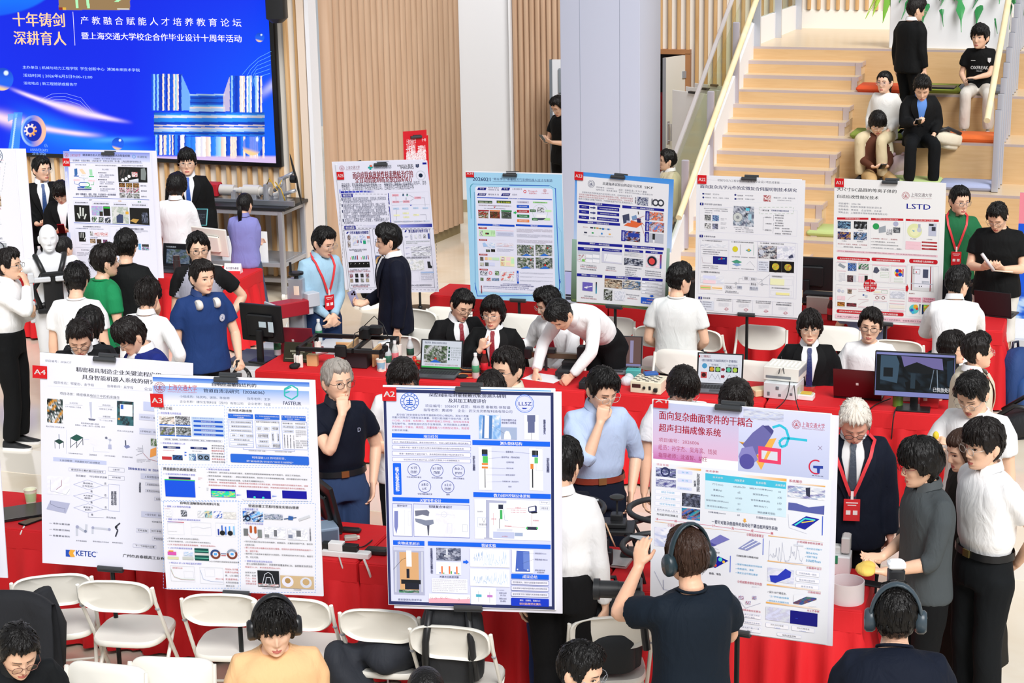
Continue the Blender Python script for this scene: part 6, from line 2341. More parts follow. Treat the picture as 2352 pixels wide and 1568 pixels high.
A22 = '''
R 83 48 515 698 64
T 185 63 303 25 3 机械与动力工程学院2026届本科毕业设计项目成果展
Z .75 9a9cb0 134 67 182 70
Z .75 9a9cb0 491 83 545 86
U 101 90 472 39 15195c 面向复杂光学元件的宏微复合伺服切削技术研究
F 98 120 476 67 61 .75
R 111 131 10 8 86
O 116 153 5 86
B 125 132 28 9 23 项目编号
T 162 134 31 8 23 2026016
B 125 150 28 8 23 项目成员
T 163 152 77 9 23 曾俊杰、刘睿熙、何璟斐
O 272 141 5 86
R 268 156 9 9 86
B 282 140 28 9 23 指导教师
T 320 141 39 8 23 朱利民 教授
B 282 156 28 9 23 企业导师
T 320 158 45 9 23 钟晞春 工程师
N 410 142 36 33 201 50 44 50 44 50
T 459 151 105 12 23 镭晶光学（上海）有限公司
T 478 165 68 9 23 (LEADING OPTICS)
Q 99 178 18 14 111 .15
B 106 180 4 10 0 1
B 121 181 84 13 122 项目背景与技术路线
F 98 196 475 148 67 .75
T 116 203 118 11 3 • 复杂光学元件是指可控制光线相对传播的
T 123 213 112 11 3 三维空间表面，在光学通讯、增强现实等
T 123 223 37 8 3 领域应用广泛
N 123 237 30 29 202 52 118 52 a8a8a8 52
N 161 239 31 30 203 382880 90b8d0 86
K 129 268 59 7 1 5
N 123 278 30 28 204 28 85 28 85
N 161 280 27 28 205 8 100 124
K 125 309 65 7 1 5
K 201 254 28 14 2 5
K 201 274 28 14 2 5
K 201 295 28 14 2 5
N 263 194 99 103 206 36 42 95 8898a8 8
O 284 250 24 118
C 284 250 23 2.5 70747c
O 284 250 9 909498
R 323 205 18 14 60c8e0
R 336 235 15 30 a0c8d8
T 263 297 75 9 3 • 主流加工方法：伺服车削
T 270 306 90 10 5 · 慢刀伺服（STS）动态响应不足
T 270 316 91 10 5 · 快刀伺服（FTS）运动行程受限
D 389 202 168 31 a8c0a8 1.5
B 396 212 42 10 3 ✓ 解决方案
B 448 213 86 12 28408c 宏微复合伺服切削系统
B 419 247 30 8 3 结构设计
B 419 278 30 8 3 刀路规划
B 418 309 31 9 3 控制方法
Z .75 20 417 250 409 250 407 312 417 313
B 467 237 42 9 3 总体设计选型
B 466 250 42 8 3 解析模型构建
B 470 263 35 8 3 优化及验证
B 466 275 42 9 3 加工表面建立
B 466 287 42 9 3 典型轨迹计算
B 466 300 22 8 3 宏动台
B 501 303 36 7 3 自抗扰控制
B 501 315 49 9 3 复合非稳态优化
B 466 327 29 8 3 宏微系统
B 503 328 42 8 3 误差预测补偿
Z .75 20 463 241 459 241 459 267
Z .75 20 463 279 459 279 459 292
Z .75 20 463 303 458 303 457 330
Q 98 334 17 14 111 .15
B 103 336 7 10 0 2
B 119 338 56 11 122 主要研究内容
F 95 352 476 300 67 .75
F 103 355 134 154 67 .6
F 243 360 136 157 67 .6
F 383 367 182 158 67 .6
B 111 359 97 11 3 2.1 FTS微动台机械结构设计
B 253 367 108 10 3 2.2 复杂元件表面车削轨迹规划
B 394 373 116 12 3 2.4 系统集成、并搭宏机加工实验
N 103 378 55 20 207 12 36 12
N 161 379 74 21 208 12 95 12
T 109 403 125 12 3 • 对结构柔铰链臂先动态，杠杆机构放大位移，
T 117 413 80 11 3 电容传感器高精度测量行程
T 109 424 82 9 3 • 柔度矩阵方法建立解析模型
F 107 436 51 40 35 .6
Z .75 a07080 110 442 114 470 155 473
R 164 439 68 42 111
Z 4 40c0c0 190 454 222 452
O 206 451 5 125
T 109 482 80 9 3 • 多目标优化算法开展尺寸优化
T 109 492 80 8 3 • 有限元分析、实物实验测试
O 272 405 14 d8cc30
Z 1 47 297 383 297 433
P 40a8a0 323 411 340 403 352 412 340 420
O 338 410 6 e0b040
Z 1 40a070 363 384 362 436
T 253 440 118 10 3 • 加工目标表面：正弦栅格面、振西镶板阵
P 489878 254 465 280 457 305 469 280 479
P 88a8d0 258 479 280 473 304 483 280 489
Z .6 89 328 480 345 465 370 495
T 253 497 110 10 3 • 生成螺旋刀轨、切深方向曲面半径补偿
N 385 387 90 68 209 89 17 8 b8a8a8
O 400 420 13 45
N 477 390 86 70 210 12 35 12
P 45 503 400 532 398 533 416 507 418
P 5 531 445 552 431 558 448 538 453
R 385 463 51 54 61
B 389 467 44 9 24 宏微复合加工
B 389 479 44 8 24 的零件，面形
B 389 490 45 9 24 误差更佳，精
B 389 502 37 8 24 度显著提升
R 440 463 59 58 79
R 501 466 59 58 79
N 452 475 36 35 211 d8cc40 a8b838 e0a838 90b048 d87838
C 470 492 23 11 79
N 513 479 36 35 212 d8cc40 b8b838 d07838 90b048 c86838
C 531 496 23 11 79
B 106 510 90 14 3 2.3 宏微复合系统控制方法
N 103 528 113 47 213 12 61 64
R 116 532 61 19 123
R 115 554 62 20 128
R 103 580 50 23 f0c098
R 104 589 48 7 78d850
R 158 584 52 22 f8e8d8
R 159 591 50 9 e8b868
K 135 618 48 5 1 40a040
F 309 539 31 19 126 .75
F 345 544 31 17 126 .75
F 345 566 38 21 126 .75
F 222 582 39 19 126 .75
T 317 541 16 14 3 低通
T 350 546 21 12 3 宏动台
T 349 570 27 14 3 微动台
T 228 584 28 15 3 FCN-GRU
R 281 583 26 19 61
R 343 588 42 21 61
B 283 585 22 15 24 预测的
B 345 590 38 17 24 微动台的
Z .75 20 220 571 274 572 345 575
Z .75 20 291 572 292 548 309 548
Z .75 20 383 575 400 578 435 581
Z .75 20 376 552 404 554 404 575
Z .75 20 262 594 276 594 276 576
Z .75 20 390 570 442 530
C 276 572 5 1 47
C 404 579 5 1 47
B 222 607 58 8 3 • 相位滞后补偿算法
T 223 614 66 8 5 基于性能控制的前馈补偿
F 442 533 117 113 67 .6
B 449 535 55 11 3 • 自抗扰控制设计
R 444 549 69 36 105
F 444 549 109 36 35 .5
B 447 592 93 12 3 • 基于视觉配的控制器优化设计
R 472 618 67 16 f0e8a0
F 446 606 104 30 35 .5
Q 93 635 18 14 111 .15
B 99 637 7 10 0 3
B 115 638 36 11 122 项目成果
C 101 663 6 2.5 86
R 111 656 56 48 61
B 114 659 44 9 24 围绕宏微复合
B 113 670 46 9 24 伺服切削系统，
B 113 681 44 9 24 已申请发明专
B 113 692 18 8 24 利4项
F 170 645 90 68 35 .6
F 262 650 96 71 35 .6
F 359 657 95 71 35 .6
F 455 663 104 71 35 .6
B 181 645 73 8 3 一种压电陶瓷联动的宏微复
B 181 652 73 9 3 合伺服切削系统及控制方法
B 278 652 73 8 3 一种用于宏微复合系统的
B 279 660 68 8 3 的协同驱动复合控制方法
B 374 658 74 8 3 基于宏微补偿的切削刀轨路
B 374 666 72 8 3 径自动化方法及系统
B 473 665 75 8 3 一种基于FCN-GRU神经网
B 473 673 75 13 3 络的宏微复合切削误差预测方法
K 192 665 50 23 5 36
K 290 671 50 23 5 36
K 388 677 50 23 5 36
K 486 689 44 19 4 36
C 230 698 7 1.25 41
Z 1.25 41 218 698 242 698
C 326 702 7 1.25 41
Z 1.25 41 314 702 338 702
C 424 710 7 1.25 41
Z 1.25 41 412 710 436 710
C 520 720 7 1.25 41
Z 1.25 41 508 720 532 720
'''
A21 = '''
R 68 55 489 670 62
U 80 97 272 27 54 大尺寸SiC晶圆的等离子体的
U 81 128 190 25 54 自适应改性抛光技术
X 394 138 17 68
T 418 125 93 23 103 上海交通大学
T 418 149 93 5 b89098 SHANGHAI JIAO TONG UNIVERSITY
T 87 163 101 14 127 项目编号：2026138
T 87 176 199 19 127 项目成员：张奕翔 陈俊豪 陈剑波 邵久余
T 87 191 197 18 127 指导教师：李洲龙    企业导师：王永成
T 87 204 223 19 127 赞助企业：上海致领半导体科技发展有限公司
U 399 173 106 30 1420b0 LSTD
P 25 81 230 225 234 225 243 81 240
B 119 232 66 8 0 战略地位与产业需求
P 25 237 235 384 240 384 250 237 245
B 258 237 102 10 0 SiC 材料 CMP 加工难点与现状
P 25 395 241 543 247 543 257 395 250
B 416 243 105 11 0 核心需求与传统 CMP 工艺现状
F 80 244 144 128 95 .75
F 236 247 147 132 95 .75
F 394 253 148 131 95 .75
N 84 246 60 37 221 22 88b8d8 73 91
N 159 248 60 38 222 79 54 79 a8acb0
N 84 294 60 38 223 182868 75 c89850 101848
N 158 296 60 39 224 183868 61 79 6890c0
T 98 284 33 6 9 新能源汽车
T 177 288 24 6 9 AR眼镜
T 103 334 22 6 9 5G通信
T 174 337 28 7 9 航空航天
T 85 346 134 14 68 碳化硅 SiC 耐高压、耐高温、工作频率高
T 111 360 82 10 9 直接提升续航、降低功耗
O 260 273 15 30a058
P a0a8b0 272 278 304 270 305 299 273 303
N 338 278 32 26 225 8 a0a4a8 52
O 350 263 12 43
N 308 285 26 28 226 64 606468 64
T 237 324 121 12 68 ➢很高硬度（莫氏9.5），很高脆性
T 237 338 110 11 9 ➢SiC 材料晶态稳定，反应活性低
T 237 352 124 11 9 ➢依赖磨料与材料的化学机械协同作用
T 237 366 140 12 9 ➢材料去除率低（约 400 nm/h），周期长
O 435 295 34 e4e8b0
O 435 299 20 105
R 451 265 10 25 76
O 456 291 11 45
P 78b0c8 423 290 438 295 430 300
R 498 262 34 58 126
R 512 278 17 19 8
R 500 265 20 10 54
T 416 328 27 6 9 核心需求
T 489 331 26 6 9 工艺现状
R 395 340 69 41 69
K 398 342 64 5 1 68
K 398 356 64 5 1 68
K 410 370 38 5 1 68
R 468 342 68 11 113
R 468 357 68 11 113
R 468 371 68 11 113
K 472 345 61 6 1 0
K 472 359 61 6 1 0
K 480 373 45 6 1 0
Q 80 377 459 36 69 .15
B 84 381 449 27 602834 大尺寸 SiC 晶圆的精密抛光工艺能决定第三代半导体高端器件性能上限的核心制造环节，传统 CMP 抛光技术在加工精度和效率方面已经难以满足需求
Q 82 406 151 23 25 .4
U 95 412 124 14 0 大尺寸等离子体稳定激发与维持
Q 241 412 151 24 25 .4
U 263 419 107 12 0 晶圆全域厚度在线测量系统
Q 412 418 127 27 25 .4
U 430 424 91 15 0 系统集成与应用验证
F 77 433 321 99 35 .75
F 77 533 321 120 35 .75
F 403 445 135 238 35 .75
R 83 428 40 6 14
R 131 429 40 6 14
R 180 431 46 6 14
P 98a0a8 85 446 95 436 123 453 113 461
N 132 436 39 37 227 74 22 11 102858
N 181 439 46 29 228 30a050 8 28 85 17
R 83 469 40 6 14
K 90 480 28 43 8 126
N 129 491 27 31 229 103 38 a07878 28
R 158 492 12 30 95
R 181 484 45 6 14
R 181 494 11 29 128
R 196 494 10 30 128
R 209 493 14 32 38
R 245 442 76 10 69
F 245 442 76 82 d8c0c8 .6
P 7 254 457 266 455 278 472 265 484 248 478
N 283 457 35 15 230 12 1 12
F 282 477 36 11 129 .75
F 281 492 38 10 129 .75
R 330 445 65 10 69
F 330 445 65 83 d8c0c8 .6
O 364 481 19 f0d848
O 358 473 9 2040c0
O 371 473 8 125
O 357 490 8 125
O 371 489 9 112
G 382 464 4 36 125 2040c0 v
F 345 505 37 7 129 .75
F 345 517 38 7 129 .75
O 235 538 31 25
Z 1 64 236 509 235 568
Z 1 64 205 537 267 539
U 211 521 19 12 0 装置
U 240 522 20 12 0 检测
U 210 542 20 12 0 机理
U 239 544 20 12 0 算法
K 84 547 34 5 1 b07080
O 92 561 8 126
O 109 564 7 55
R 83 584 20 19 128
R 105 585 15 19 128
N 84 611 34 21 231 65 d8a838 702828 c87040
R 128 550 45 6 14
N 131 555 19 20 232 13 c8a890 38
Z .75 c08890 131 605 145 590 168 582
N 127 616 45 18 233 38 583838 68 38
R 181 552 49 6 14
R 181 561 49 6 14
R 201 577 7 7 2850a0
R 212 580 11 12 45
R 180 598 49 5 14
Z .75 c08890 182 625 200 613 227 607
R 180 631 48 7 14
R 250 552 65 6 14
R 252 562 31 10 f0e8d0
F 287 560 28 13 88b888 .75
R 251 575 62 6 14
C 267 592 7 2 902830
C 295 593 7 2 902830
Z 1.5 28 280 585 280 598
R 251 604 61 6 14
F 251 611 62 37 32 .6
R 324 552 69 7 14
N 326 562 67 36 234 34 45 34
R 325 603 68 7 14
R 324 615 68 8 14
R 324 625 68 17 f0e8dc
R 323 645 68 12 69
K 330 647 55 8 2 63
P 25 397 540 403 540 403 530 410 550 403 570 403 563 397 563
P 17 421 450 520 454 523 567 421 559
R 438 453 77 97 66
P 8c2028 422 451 426 451 424 559 420 558
P 8c2028 507 453 511 454 508 565 504 564
F 430 465 30 22 54 1.5
O 444 478 3 25
R 474 466 23 39 127
R 469 517 33 15 45
K 470 518 31 13 2 54
R 421 530 99 2 36
O 458 542 2.5 124
O 467 542 2.5 124
B 412 570 26 7 63 和效率方
R 410 589 57 24 102
R 473 591 56 25 102
U 413 592 51 9 902838 厚度不均匀性
U 417 602 43 8 902838 TTV≤1μm
U 479 594 43 9 902838 表面粗糙度
U 478 604 45 9 902838 Ra≤0.2nm
O 435 643 22 58c8c8
O 442 633 11 e8b030
O 448 642 6 d84030
O 425 648 8 48
O 430 658 7 40b8e0
G 459 621 4 45 28 85 v
R 471 623 56 46 103058
N 478 624 32 32 235 60d040 e8d038 e04030 50c848 e88030
Q 81 645 144 24 25 .4
U 93 650 122 14 0 改性层形成机理与界面演化分析
Q 243 652 145 24 25 .4
U 270 659 91 14 0 工艺机理与改性控制
Q 74 666 449 45 69 .15
B 84 675 436 30 602834 构建了ICP辅助CMP的大尺寸晶圆抛光系统，实现了从机理探究、装备集成到工艺控制的全流程
'''
A26 = '''
R 425 47 630 853 46
G 425 48 575 82 7f8fe0 123 v
X 448 74 14 68
T 468 65 75 21 68 上海交通大学
U 558 67 311 26 1a1c40 刚柔耦合仿人灵巧手的设计与具身智能控制
C 895 91 10 3.5 5898d0
T 916 86 64 17 506878 忠通智能
B 629 96 184 13 33 小组成员：张正 杨茉茉 吕鑫耀 沈鸿杰
B 490 103 452 29 33 指导教师：谷国迎 教授、上海交通大学   合作企业导师：宋小康，上海忠通智能科技有限公司
Z 2.5 4060c0 425 123 950 134
G 434 150 36 170 8fa0e4 46 v
G 445 590 35 190 32 7f92e0 v
V 440 182 16 86 15 项目背景
V 452 390 16 85 15 任务分解
V 462 655 16 85 15 研究成果
B 507 134 74 10 10 灵巧手能力瓶颈
P 64 600 139 615 139 615 134 627 144 615 153 615 148 600 148
B 642 140 140 12 10 面向任务的具身操作系统需求
B 815 144 139 11 10 面向复杂环境下的灵巧操作需求
P 3868a8 500 165 520 162 522 200 515 210 502 208
P f0d0b0 533 170 555 165 580 200 555 200
P a0d8b0 600 170 620 170 623 210 605 210
R 497 209 34 9 2858b0
R 598 213 35 8 82
R 493 216 40 10 60
R 540 202 43 16 34
R 590 220 48 12 34
K 545 205 35 10 2 51
R 493 233 47 13 128
R 592 238 48 12 128
K 497 236 38 7 1 16
K 596 241 39 6 1 16
Z 1.5 7090b0 565 220 566 250
Z 1.5 7090b0 530 223 555 225 565 235
Z 1.5 70b890 595 225 575 228 566 237
Z 2.5 2858b0 500 245 503 265 525 269
Z 2.5 82 632 250 631 271 610 272
Q 528 254 77 32 2858b0 .5
Q 570 256 36 31 82 .5
Q 533 259 67 22 77 .5
K 542 265 53 11 2 33
R 521 284 47 10 2858b0
R 569 287 47 9 82
R 521 296 94 10 86
K 525 286 40 6 1 0
K 573 289 40 5 1 0
K 525 308 90 7 1 33
F 647 167 135 155 61 1
R 680 164 55 14 46
B 686 166 44 11 86 核心难题
B 661 188 54 10 10 ■感知难集成
T 668 202 99 13 51 小型化、高精度与柔顺结
T 668 215 65 11 51 构难以同时实现
B 661 233 57 11 10 ■控制难协调
T 670 248 97 12 51 多自由度、多通道驱动耦
T 670 260 90 11 51 合复杂、稳定控制困难
B 669 278 54 10 10 ■平台难适配
T 673 294 99 12 51 缺少面向复杂操作的整手
T 673 306 52 10 51 协同验证平台
P 13 790 155 980 163 983 260 795 256
N 800 170 65 80 241 13 54 13 504848
N 880 190 40 33 242 17 21 64
P 120 940 170 965 165 975 200 970 245 940 240
O 823 241 10 64
O 845 233 10 64
O 864 219 10 64
P 61 865 243 925 233 925 255 865 255
N 797 260 43 29 243 13 a07040 65
N 843 261 42 30 244 13 c89850 65
N 888 262 42 31 245 13 b08048 65
N 799 293 42 30 246 79 d04888 17 208050
N 845 294 42 31 247 79 d04888 17 208050
N 890 296 41 31 248 79 c04070 17 208050
N 801 326 42 32 249 13 17 8
N 846 328 42 32 250 13 17 8
N 892 331 41 31 251 13 118 8
B 938 275 39 11 10 指手交互
B 941 309 38 11 10 指手协同
B 943 345 37 11 10 指手分工
B 508 325 269 20 2 亟需一套集操作、感知、控制、平台集成于一体的刚柔耦
B 562 341 162 15 2 合仿人灵巧手与具身智能控制系统
Z 2.5 48 490 354 995 372
B 599 366 21 10 10 设计
B 793 375 21 9 e0a830 控制
B 920 380 23 10 30a060 集成
F 494 377 106 23 90 1
F 620 382 116 24 90 1
F 760 388 92 24 90 1
F 878 392 105 25 90 1
B 503 384 90 11 10 高自由度刚柔耦合手
B 629 390 101 12 10 高灵敏度视触觉传感器
B 763 396 82 11 10 多通道的控制系统
B 884 400 91 12 10 整手协同外骨骼系统
R 496 406 111 112 79
Z 11 118 538 420 540 480
Z 10 118 558 425 558 480
Z 10 118 520 460 535 495
Z 10 118 578 465 565 500
N 614 411 79 64 252 c890d0 90a8d8 a0d0c0 b0a0d8
R 693 414 48 64 13
R 695 419 44 10 30c040
R 668 448 24 30 65
N 615 483 38 37 253 83 54 689068
N 659 485 38 37 254 83 52 889890
N 703 487 41 38 255 83 124 5
N 748 416 116 114 256 118 a8b4a8 17
P 96 781 480 800 465 825 470 825 525 783 523
R 841 448 21 19 e0a838
P 13 867 423 993 426 998 536 871 530
P c09850 871 510 890 495 930 500 910 525
N 945 455 45 70 257 109 89 1 109
Z 2.5 48 495 524 1000 540
F 497 533 243 157 61 1
F 738 545 267 150 61 1
B 556 545 120 11 10 高自由度刚柔耦合仿人灵巧手设计
B 804 555 154 15 10 面向仿人灵巧手的视触觉传感器设计与应用
B 505 559 86 7 40 ① 基于肌腱驱动 刚柔耦合手指
B 600 562 95 7 40 ② 面向双构型灵巧腱绳传动系统
R 526 587 49 64 13
Z 4 17 537 625 536 592
Z 4 17 549 625 547 590
Z 4 17 559 625 557 591
Z 4 17 565 640 572 620
N 603 582 21 28 258 8 17 38
N 628 587 97 27 259 34 e0a0a0 34 19 34
B 603 620 53 7 40 ③ 高灵巧指尖能力
N 603 632 39 29 260 65 e0c0a0 503828
N 648 634 33 29 261 13 483020 13
N 691 636 31 29 262 13 a04860 40
K 546 668 127 7 1 7
K 778 568 212 22 3 20
N 925 660 19 40 263 31 48 90d8f0
N 948 663 46 17 264 13 484848 13
N 950 683 45 19 265 c060c0 80c0c0 28
F 500 692 235 158 61 1
B 543 703 57 9 10 仿人灵巧手能力
K 515 723 75 27 3 10
'''
A27 = '''
R -130 70 270 680 66
T -20 118 51 14 7 系统与示范研究
X 79 119 25 91
Z 1 d8a0a8 -100 145 110 149
B 38 156 32 7 5 企业导师
T 78 157 25 7 5 杨立钢
D -100 165 217 185 36 1.5
T -50 196 153 6 c03048 面向企业的三工位铣床、精度学校
F -50 205 156 39 61 .75
R 6 217 16 9 21
R 7 234 16 8 30a050
R 56 216 16 12 d05048
C 64 237 6 3 e8b0a0
F -50 247 157 33 61 .75
R 8 254 16 10 19
R 58 255 15 10 40a0b8
R 9 270 20 8 304880
R 58 270 17 11 284870
F -50 286 158 32 61 .75
R 12 294 20 10 e0cc30
R 62 294 18 10 40c0d8
R 13 306 20 10 21
R 63 305 18 12 80c840
B -15 332 43 9 16 形成技术
R 33 363 82 15 61
B 48 367 55 10 10 零件加工成品
N -30 380 58 43 271 38 d8a048 403020
N 35 380 88 73 272 c0a888 806858 e0d0c0 604838
P 6088d8 -20 434 25 434 34 443 25 451 -20 451
B -10 463 133 6 19 设计的挑战，并且完成高效能和节能化
R -30 480 75 7 25
N -30 490 155 60 273 66 80 128 66
P f0b890 68 515 87 515 85 545 65 545
T -30 562 160 8 47 为专业完善的机床智能标准数据采集工艺，
T -30 572 90 7 47 自动化的智能优化
N -30 590 150 25 274 66 17 66
R -20 626 145 6 21
P 16 5 636 25 643 5 645
R 40 638 25 10 96
R 98 634 27 18 3060a0
T -30 662 170 7 47 基于UAV-based的精度监测高性能过程分析
Z 1 36 -30 686 150 687
N 67 697 93 55 275 909898 36 120
C 88 723 11 2 9
C 133 725 15 4 8
R 50 780 50 7 48
R 55 795 50 7 30a050
'''
A5 = '''
R -300 60 400 1360 66
N -200 998 222 152 281 60b8d0 98c8dc 4098b8 61
R -200 1000 198 10 13
N -200 1195 236 155 282 48a0a0 306870 78b8b0 204848
R -200 1194 230 12 52
F -200 590 214 180 69 2
F -200 790 218 170 64 2
'''
GA = 'project posters on stands'
poster('tall white poster numbered A4 with robot flow chart and blue KETEC logo, on black stand',[(88,815),(450,830),(432,1321),(101,1290)],(0,780,2.9025),((-2.615,9.872,1.396),-4.9,-2.2,3.4),.9,1.42,A4,('A4',(213,190,312,281),0),.43,.46,bg='#e6e7f4')
poster('blue-topped poster numbered A3 about temperature-sensitive pipe cleaning, on black stand',[(348,862),(725,872),(742,1370),(383,1352)],(340,850,2.905),((-1.803,9.316,1.442),-5.4,3.1,1.2),.9,1.42,A3,('A3',(16,160,108,252),0),.46,.45,bg='#ecedf6')
poster('dark blue framed poster numbered A2 about a contour probe, on black stand',[(879,883),(1276,892),(1277,1402),(892,1390)],(860,860,2.8),((-.504,8.816,1.537),-6.1,-2.6,.1),.9,1.333,A2,('A2',(52,74,146,166),0),.5,.48,bg='#f2f2f6',back=(.03,-.02))
poster('lilac poster with red title on ultrasonic scanning, largest at front right beside the camera operator',[(1499,914),(1909,948),(1898,1480),(1491,1425)],(1480,890,2.5705),((.827,8.15,1.648),-23.5,-5.2,-1.4),.9,1.25,A1,('A1',(62,64,148,118),-.28),.44,.5,bg='#f4f4f8',back=(.03,-.01))
poster('white poster numbered A25 with crimson title behind two talking men',[(766,379),(984,372),(1004,666),(806,671)],(680,360,4.9),((-1.694,16.864,1.447),-8.8,4.8,-2.3),.9,1.42,A25,('A25',(442,182,536,272),0),.5,.5,back=(-.035,.02),unit=2)
poster('sky-blue poster numbered A24 about a tomato picking robot',[(1071,396),(1292,401),(1299,695),(1084,683)],(1040,370,4.237),((-.433,15.897,1.531),-16.2,1.2,-.5),.9,1.3,A24,('A24',(124,106,206,156),-.2),.46,.5,unit=2)
poster('poster numbered A23 with navy headings and landscape border about a bearing test rig',[(1319,398),(1543,409),(1530,722),(1315,689)],(1040,370,4.237),((.497,15.412,1.575),-23.7,-1.4,1.2),.9,1.3,A23,('A23',(1182,110,1264,196),0),.46,.45,unit=2)
poster('off-white poster numbered A22 on servo cutting, in front of the steps',[(1602,401),(1842,411),(1834,731),(1598,714)],(1560,380,4.2375),((1.582,15.075,1.592),-17.2,-.7,.2),.9,1.333,A22,('A22',(178,86,264,174),0),.5,.5,back=(.02,-.02),unit=2)
poster('poster numbered A21 with red banners and blue LSTD letters, beside the green polo man',[(1917,408),(2163,423),(2154,749),(1913,735)],(1880,380,3.9195),((2.778,15.091,1.518),-18.5,4.0,0),.9,1.42,A21,('A21',(142,106,224,188),0),.52,.5,unit=2)
poster('poster numbered A26 with purple side band about a robot hand',[(147,347),(344,354),(362,640),(165,640)],(0,330,5.8075),((-4.515,17.552,1.467),-8.5,-.7,.3),.9,1.42,A26,('A26',(844,186,946,292),0),.52,.5,back=(.06,.02),unit=2)
poster('white poster with a round grey seal cut off by the left edge, upper one',[(-45,353),(48,356),(78,640),(-15,640)],(0,330,5.8075),((-5.95,17.9,1.47),-8,-.7,0),.9,1.42,A27,None,.5,.5,back=(.11,.0),unit=2)
poster('poster with teal photographs cut off by the left edge, lower one',[(-330,800),(10,803),(32,1268),(-310,1240)],(0,780,2.9025),((-3.72,9.7,1.42),-6,-1,1),.9,1.38,A5,None,.5,.5,back=(.05,.0))
# red zone sign
ZR = '''
R 700 980 168 365 25
T 720 1036 64 30 64 上海交通大学
T 822 1014 30 20 64 十年
U 720 1080 60 62 87 十年铸剑
U 796 1074 56 50 87 深耕育人
B 720 1130 134 50 27 产教融合赋能人才培养教育论坛
B 722 1150 132 54 27 暨上海交通大学校企合作毕业设计十周年活动
U 748 1228 84 88 0 D展区
'''
poster('tall red zone sign lettered D behind poster A25',[(837,286),(883,275),(887,380),(839,388)],(640,0,3.5636),((-1.62,19.6,1.70),28,0,0),.30,1.7,ZR,None,.5,.5,bg='#c8141c',group='')
# tables with red cloths
def table(label,p,q,d=.55,h=.75,ends=True):
 """p, q = near left and near right top corners (world), d = depth"""
 p = V3((p.x,p.y,0)); q = V3((q.x,q.y,0)); ln = (q-p).length; dx = (q-p).normalized(); dy = V3((-dx.y,dx.x,0))
 rt = thing('banquet_table',label,'table',p+dx*ln/2+dy*d/2,math.atan2(dx.y,dx.x),'tables under red cloths')
 X,Y = ln/2,d/2
 mb = MB(); mb.box((0,0,h-.008),(ln,d,.016),0,None,.007); mb.box((0,0,h-.075),(ln+.008,d+.008,.13),0,None,.006); obj('cloth_top',mb,REDC,rt)
 pr = []; r_ = random.Random(int(abs(p.x)*100)+3); per = [(-X,-Y,X,-Y,0,-1),(X,-Y,X,Y,1,0),(X,Y,-X,Y,0,1),(-X,Y,-X,-Y,-1,0)]
 for x0,y0,x1,y1,nx,ny in per:
  L_ = math.hypot(x1-x0,y1-y0); n = int(L_/.022); ph = r_.uniform(0,6)
  for i in range(n):
   f = i/n; s_ = f*L_; w_ = (math.sin(s_*30+ph+1.4*math.sin(s_*5.3))*.5+.5)**1.3; pr.append((x0+(x1-x0)*f,y0+(y1-y0)*f,nx,ny,w_,r_.uniform(-.004,.004)))
 rings = []
 for z,a,o in ((h-.13,.006,.0),(h-.20,.034,.002),(h*.55,.062,.006),(.2,.078,.010),(.02,.085,.014)):
  rings.append([V3((x+nx*(o+a*w_+j),y+ny*(o+a*w_+j),z+(.012*w_ if z < .1 else 0))) for x,y,nx,ny,w_,j in pr])
 mb = MB(); mb.loft(rings,0,False); obj('skirt',mb,REDC,rt,smooth=180)
 return rt
def row(names,p,q,d=.55):
 p = V3(p); q = V3(q); n = len(names)
 for i,l in enumerate(names): table(l,p.lerp(q,i/n+.002),p.lerp(q,(i+1)/n-.002),d)
t1a,t1b = at(-180,1192,.75),at(1985,1403,.75)
row(['red-clothed table behind the lower left cut-off poster, holding a paper cup','red-clothed table behind posters A4 and A3','red-clothed table with the power strip and cables between posters A3 and A2','red-clothed table with the black drone behind the camera operator'],t1a,t1b,.62)
row(['red-clothed table with the black gantry machine','red-clothed table with the tomato laptop and black linear stage','red-clothed table with the stacked white instruments','red-clothed table under the big monitor showing a dark chamber'],at(583,848,.75),at(2190,954,.75),.6)
row(['red-clothed table behind poster A24','red-clothed table behind posters A23 and A22','red-clothed table behind poster A21 with its skirt corner at the right'],at(985,676,.75),at(2305,760,.75),.52)
row(['red-clothed table with the white mannequin beside it, far left','red-clothed table with the white computer and name card, far left'],at(-120,610,.75),at(545,644,.75),.62)
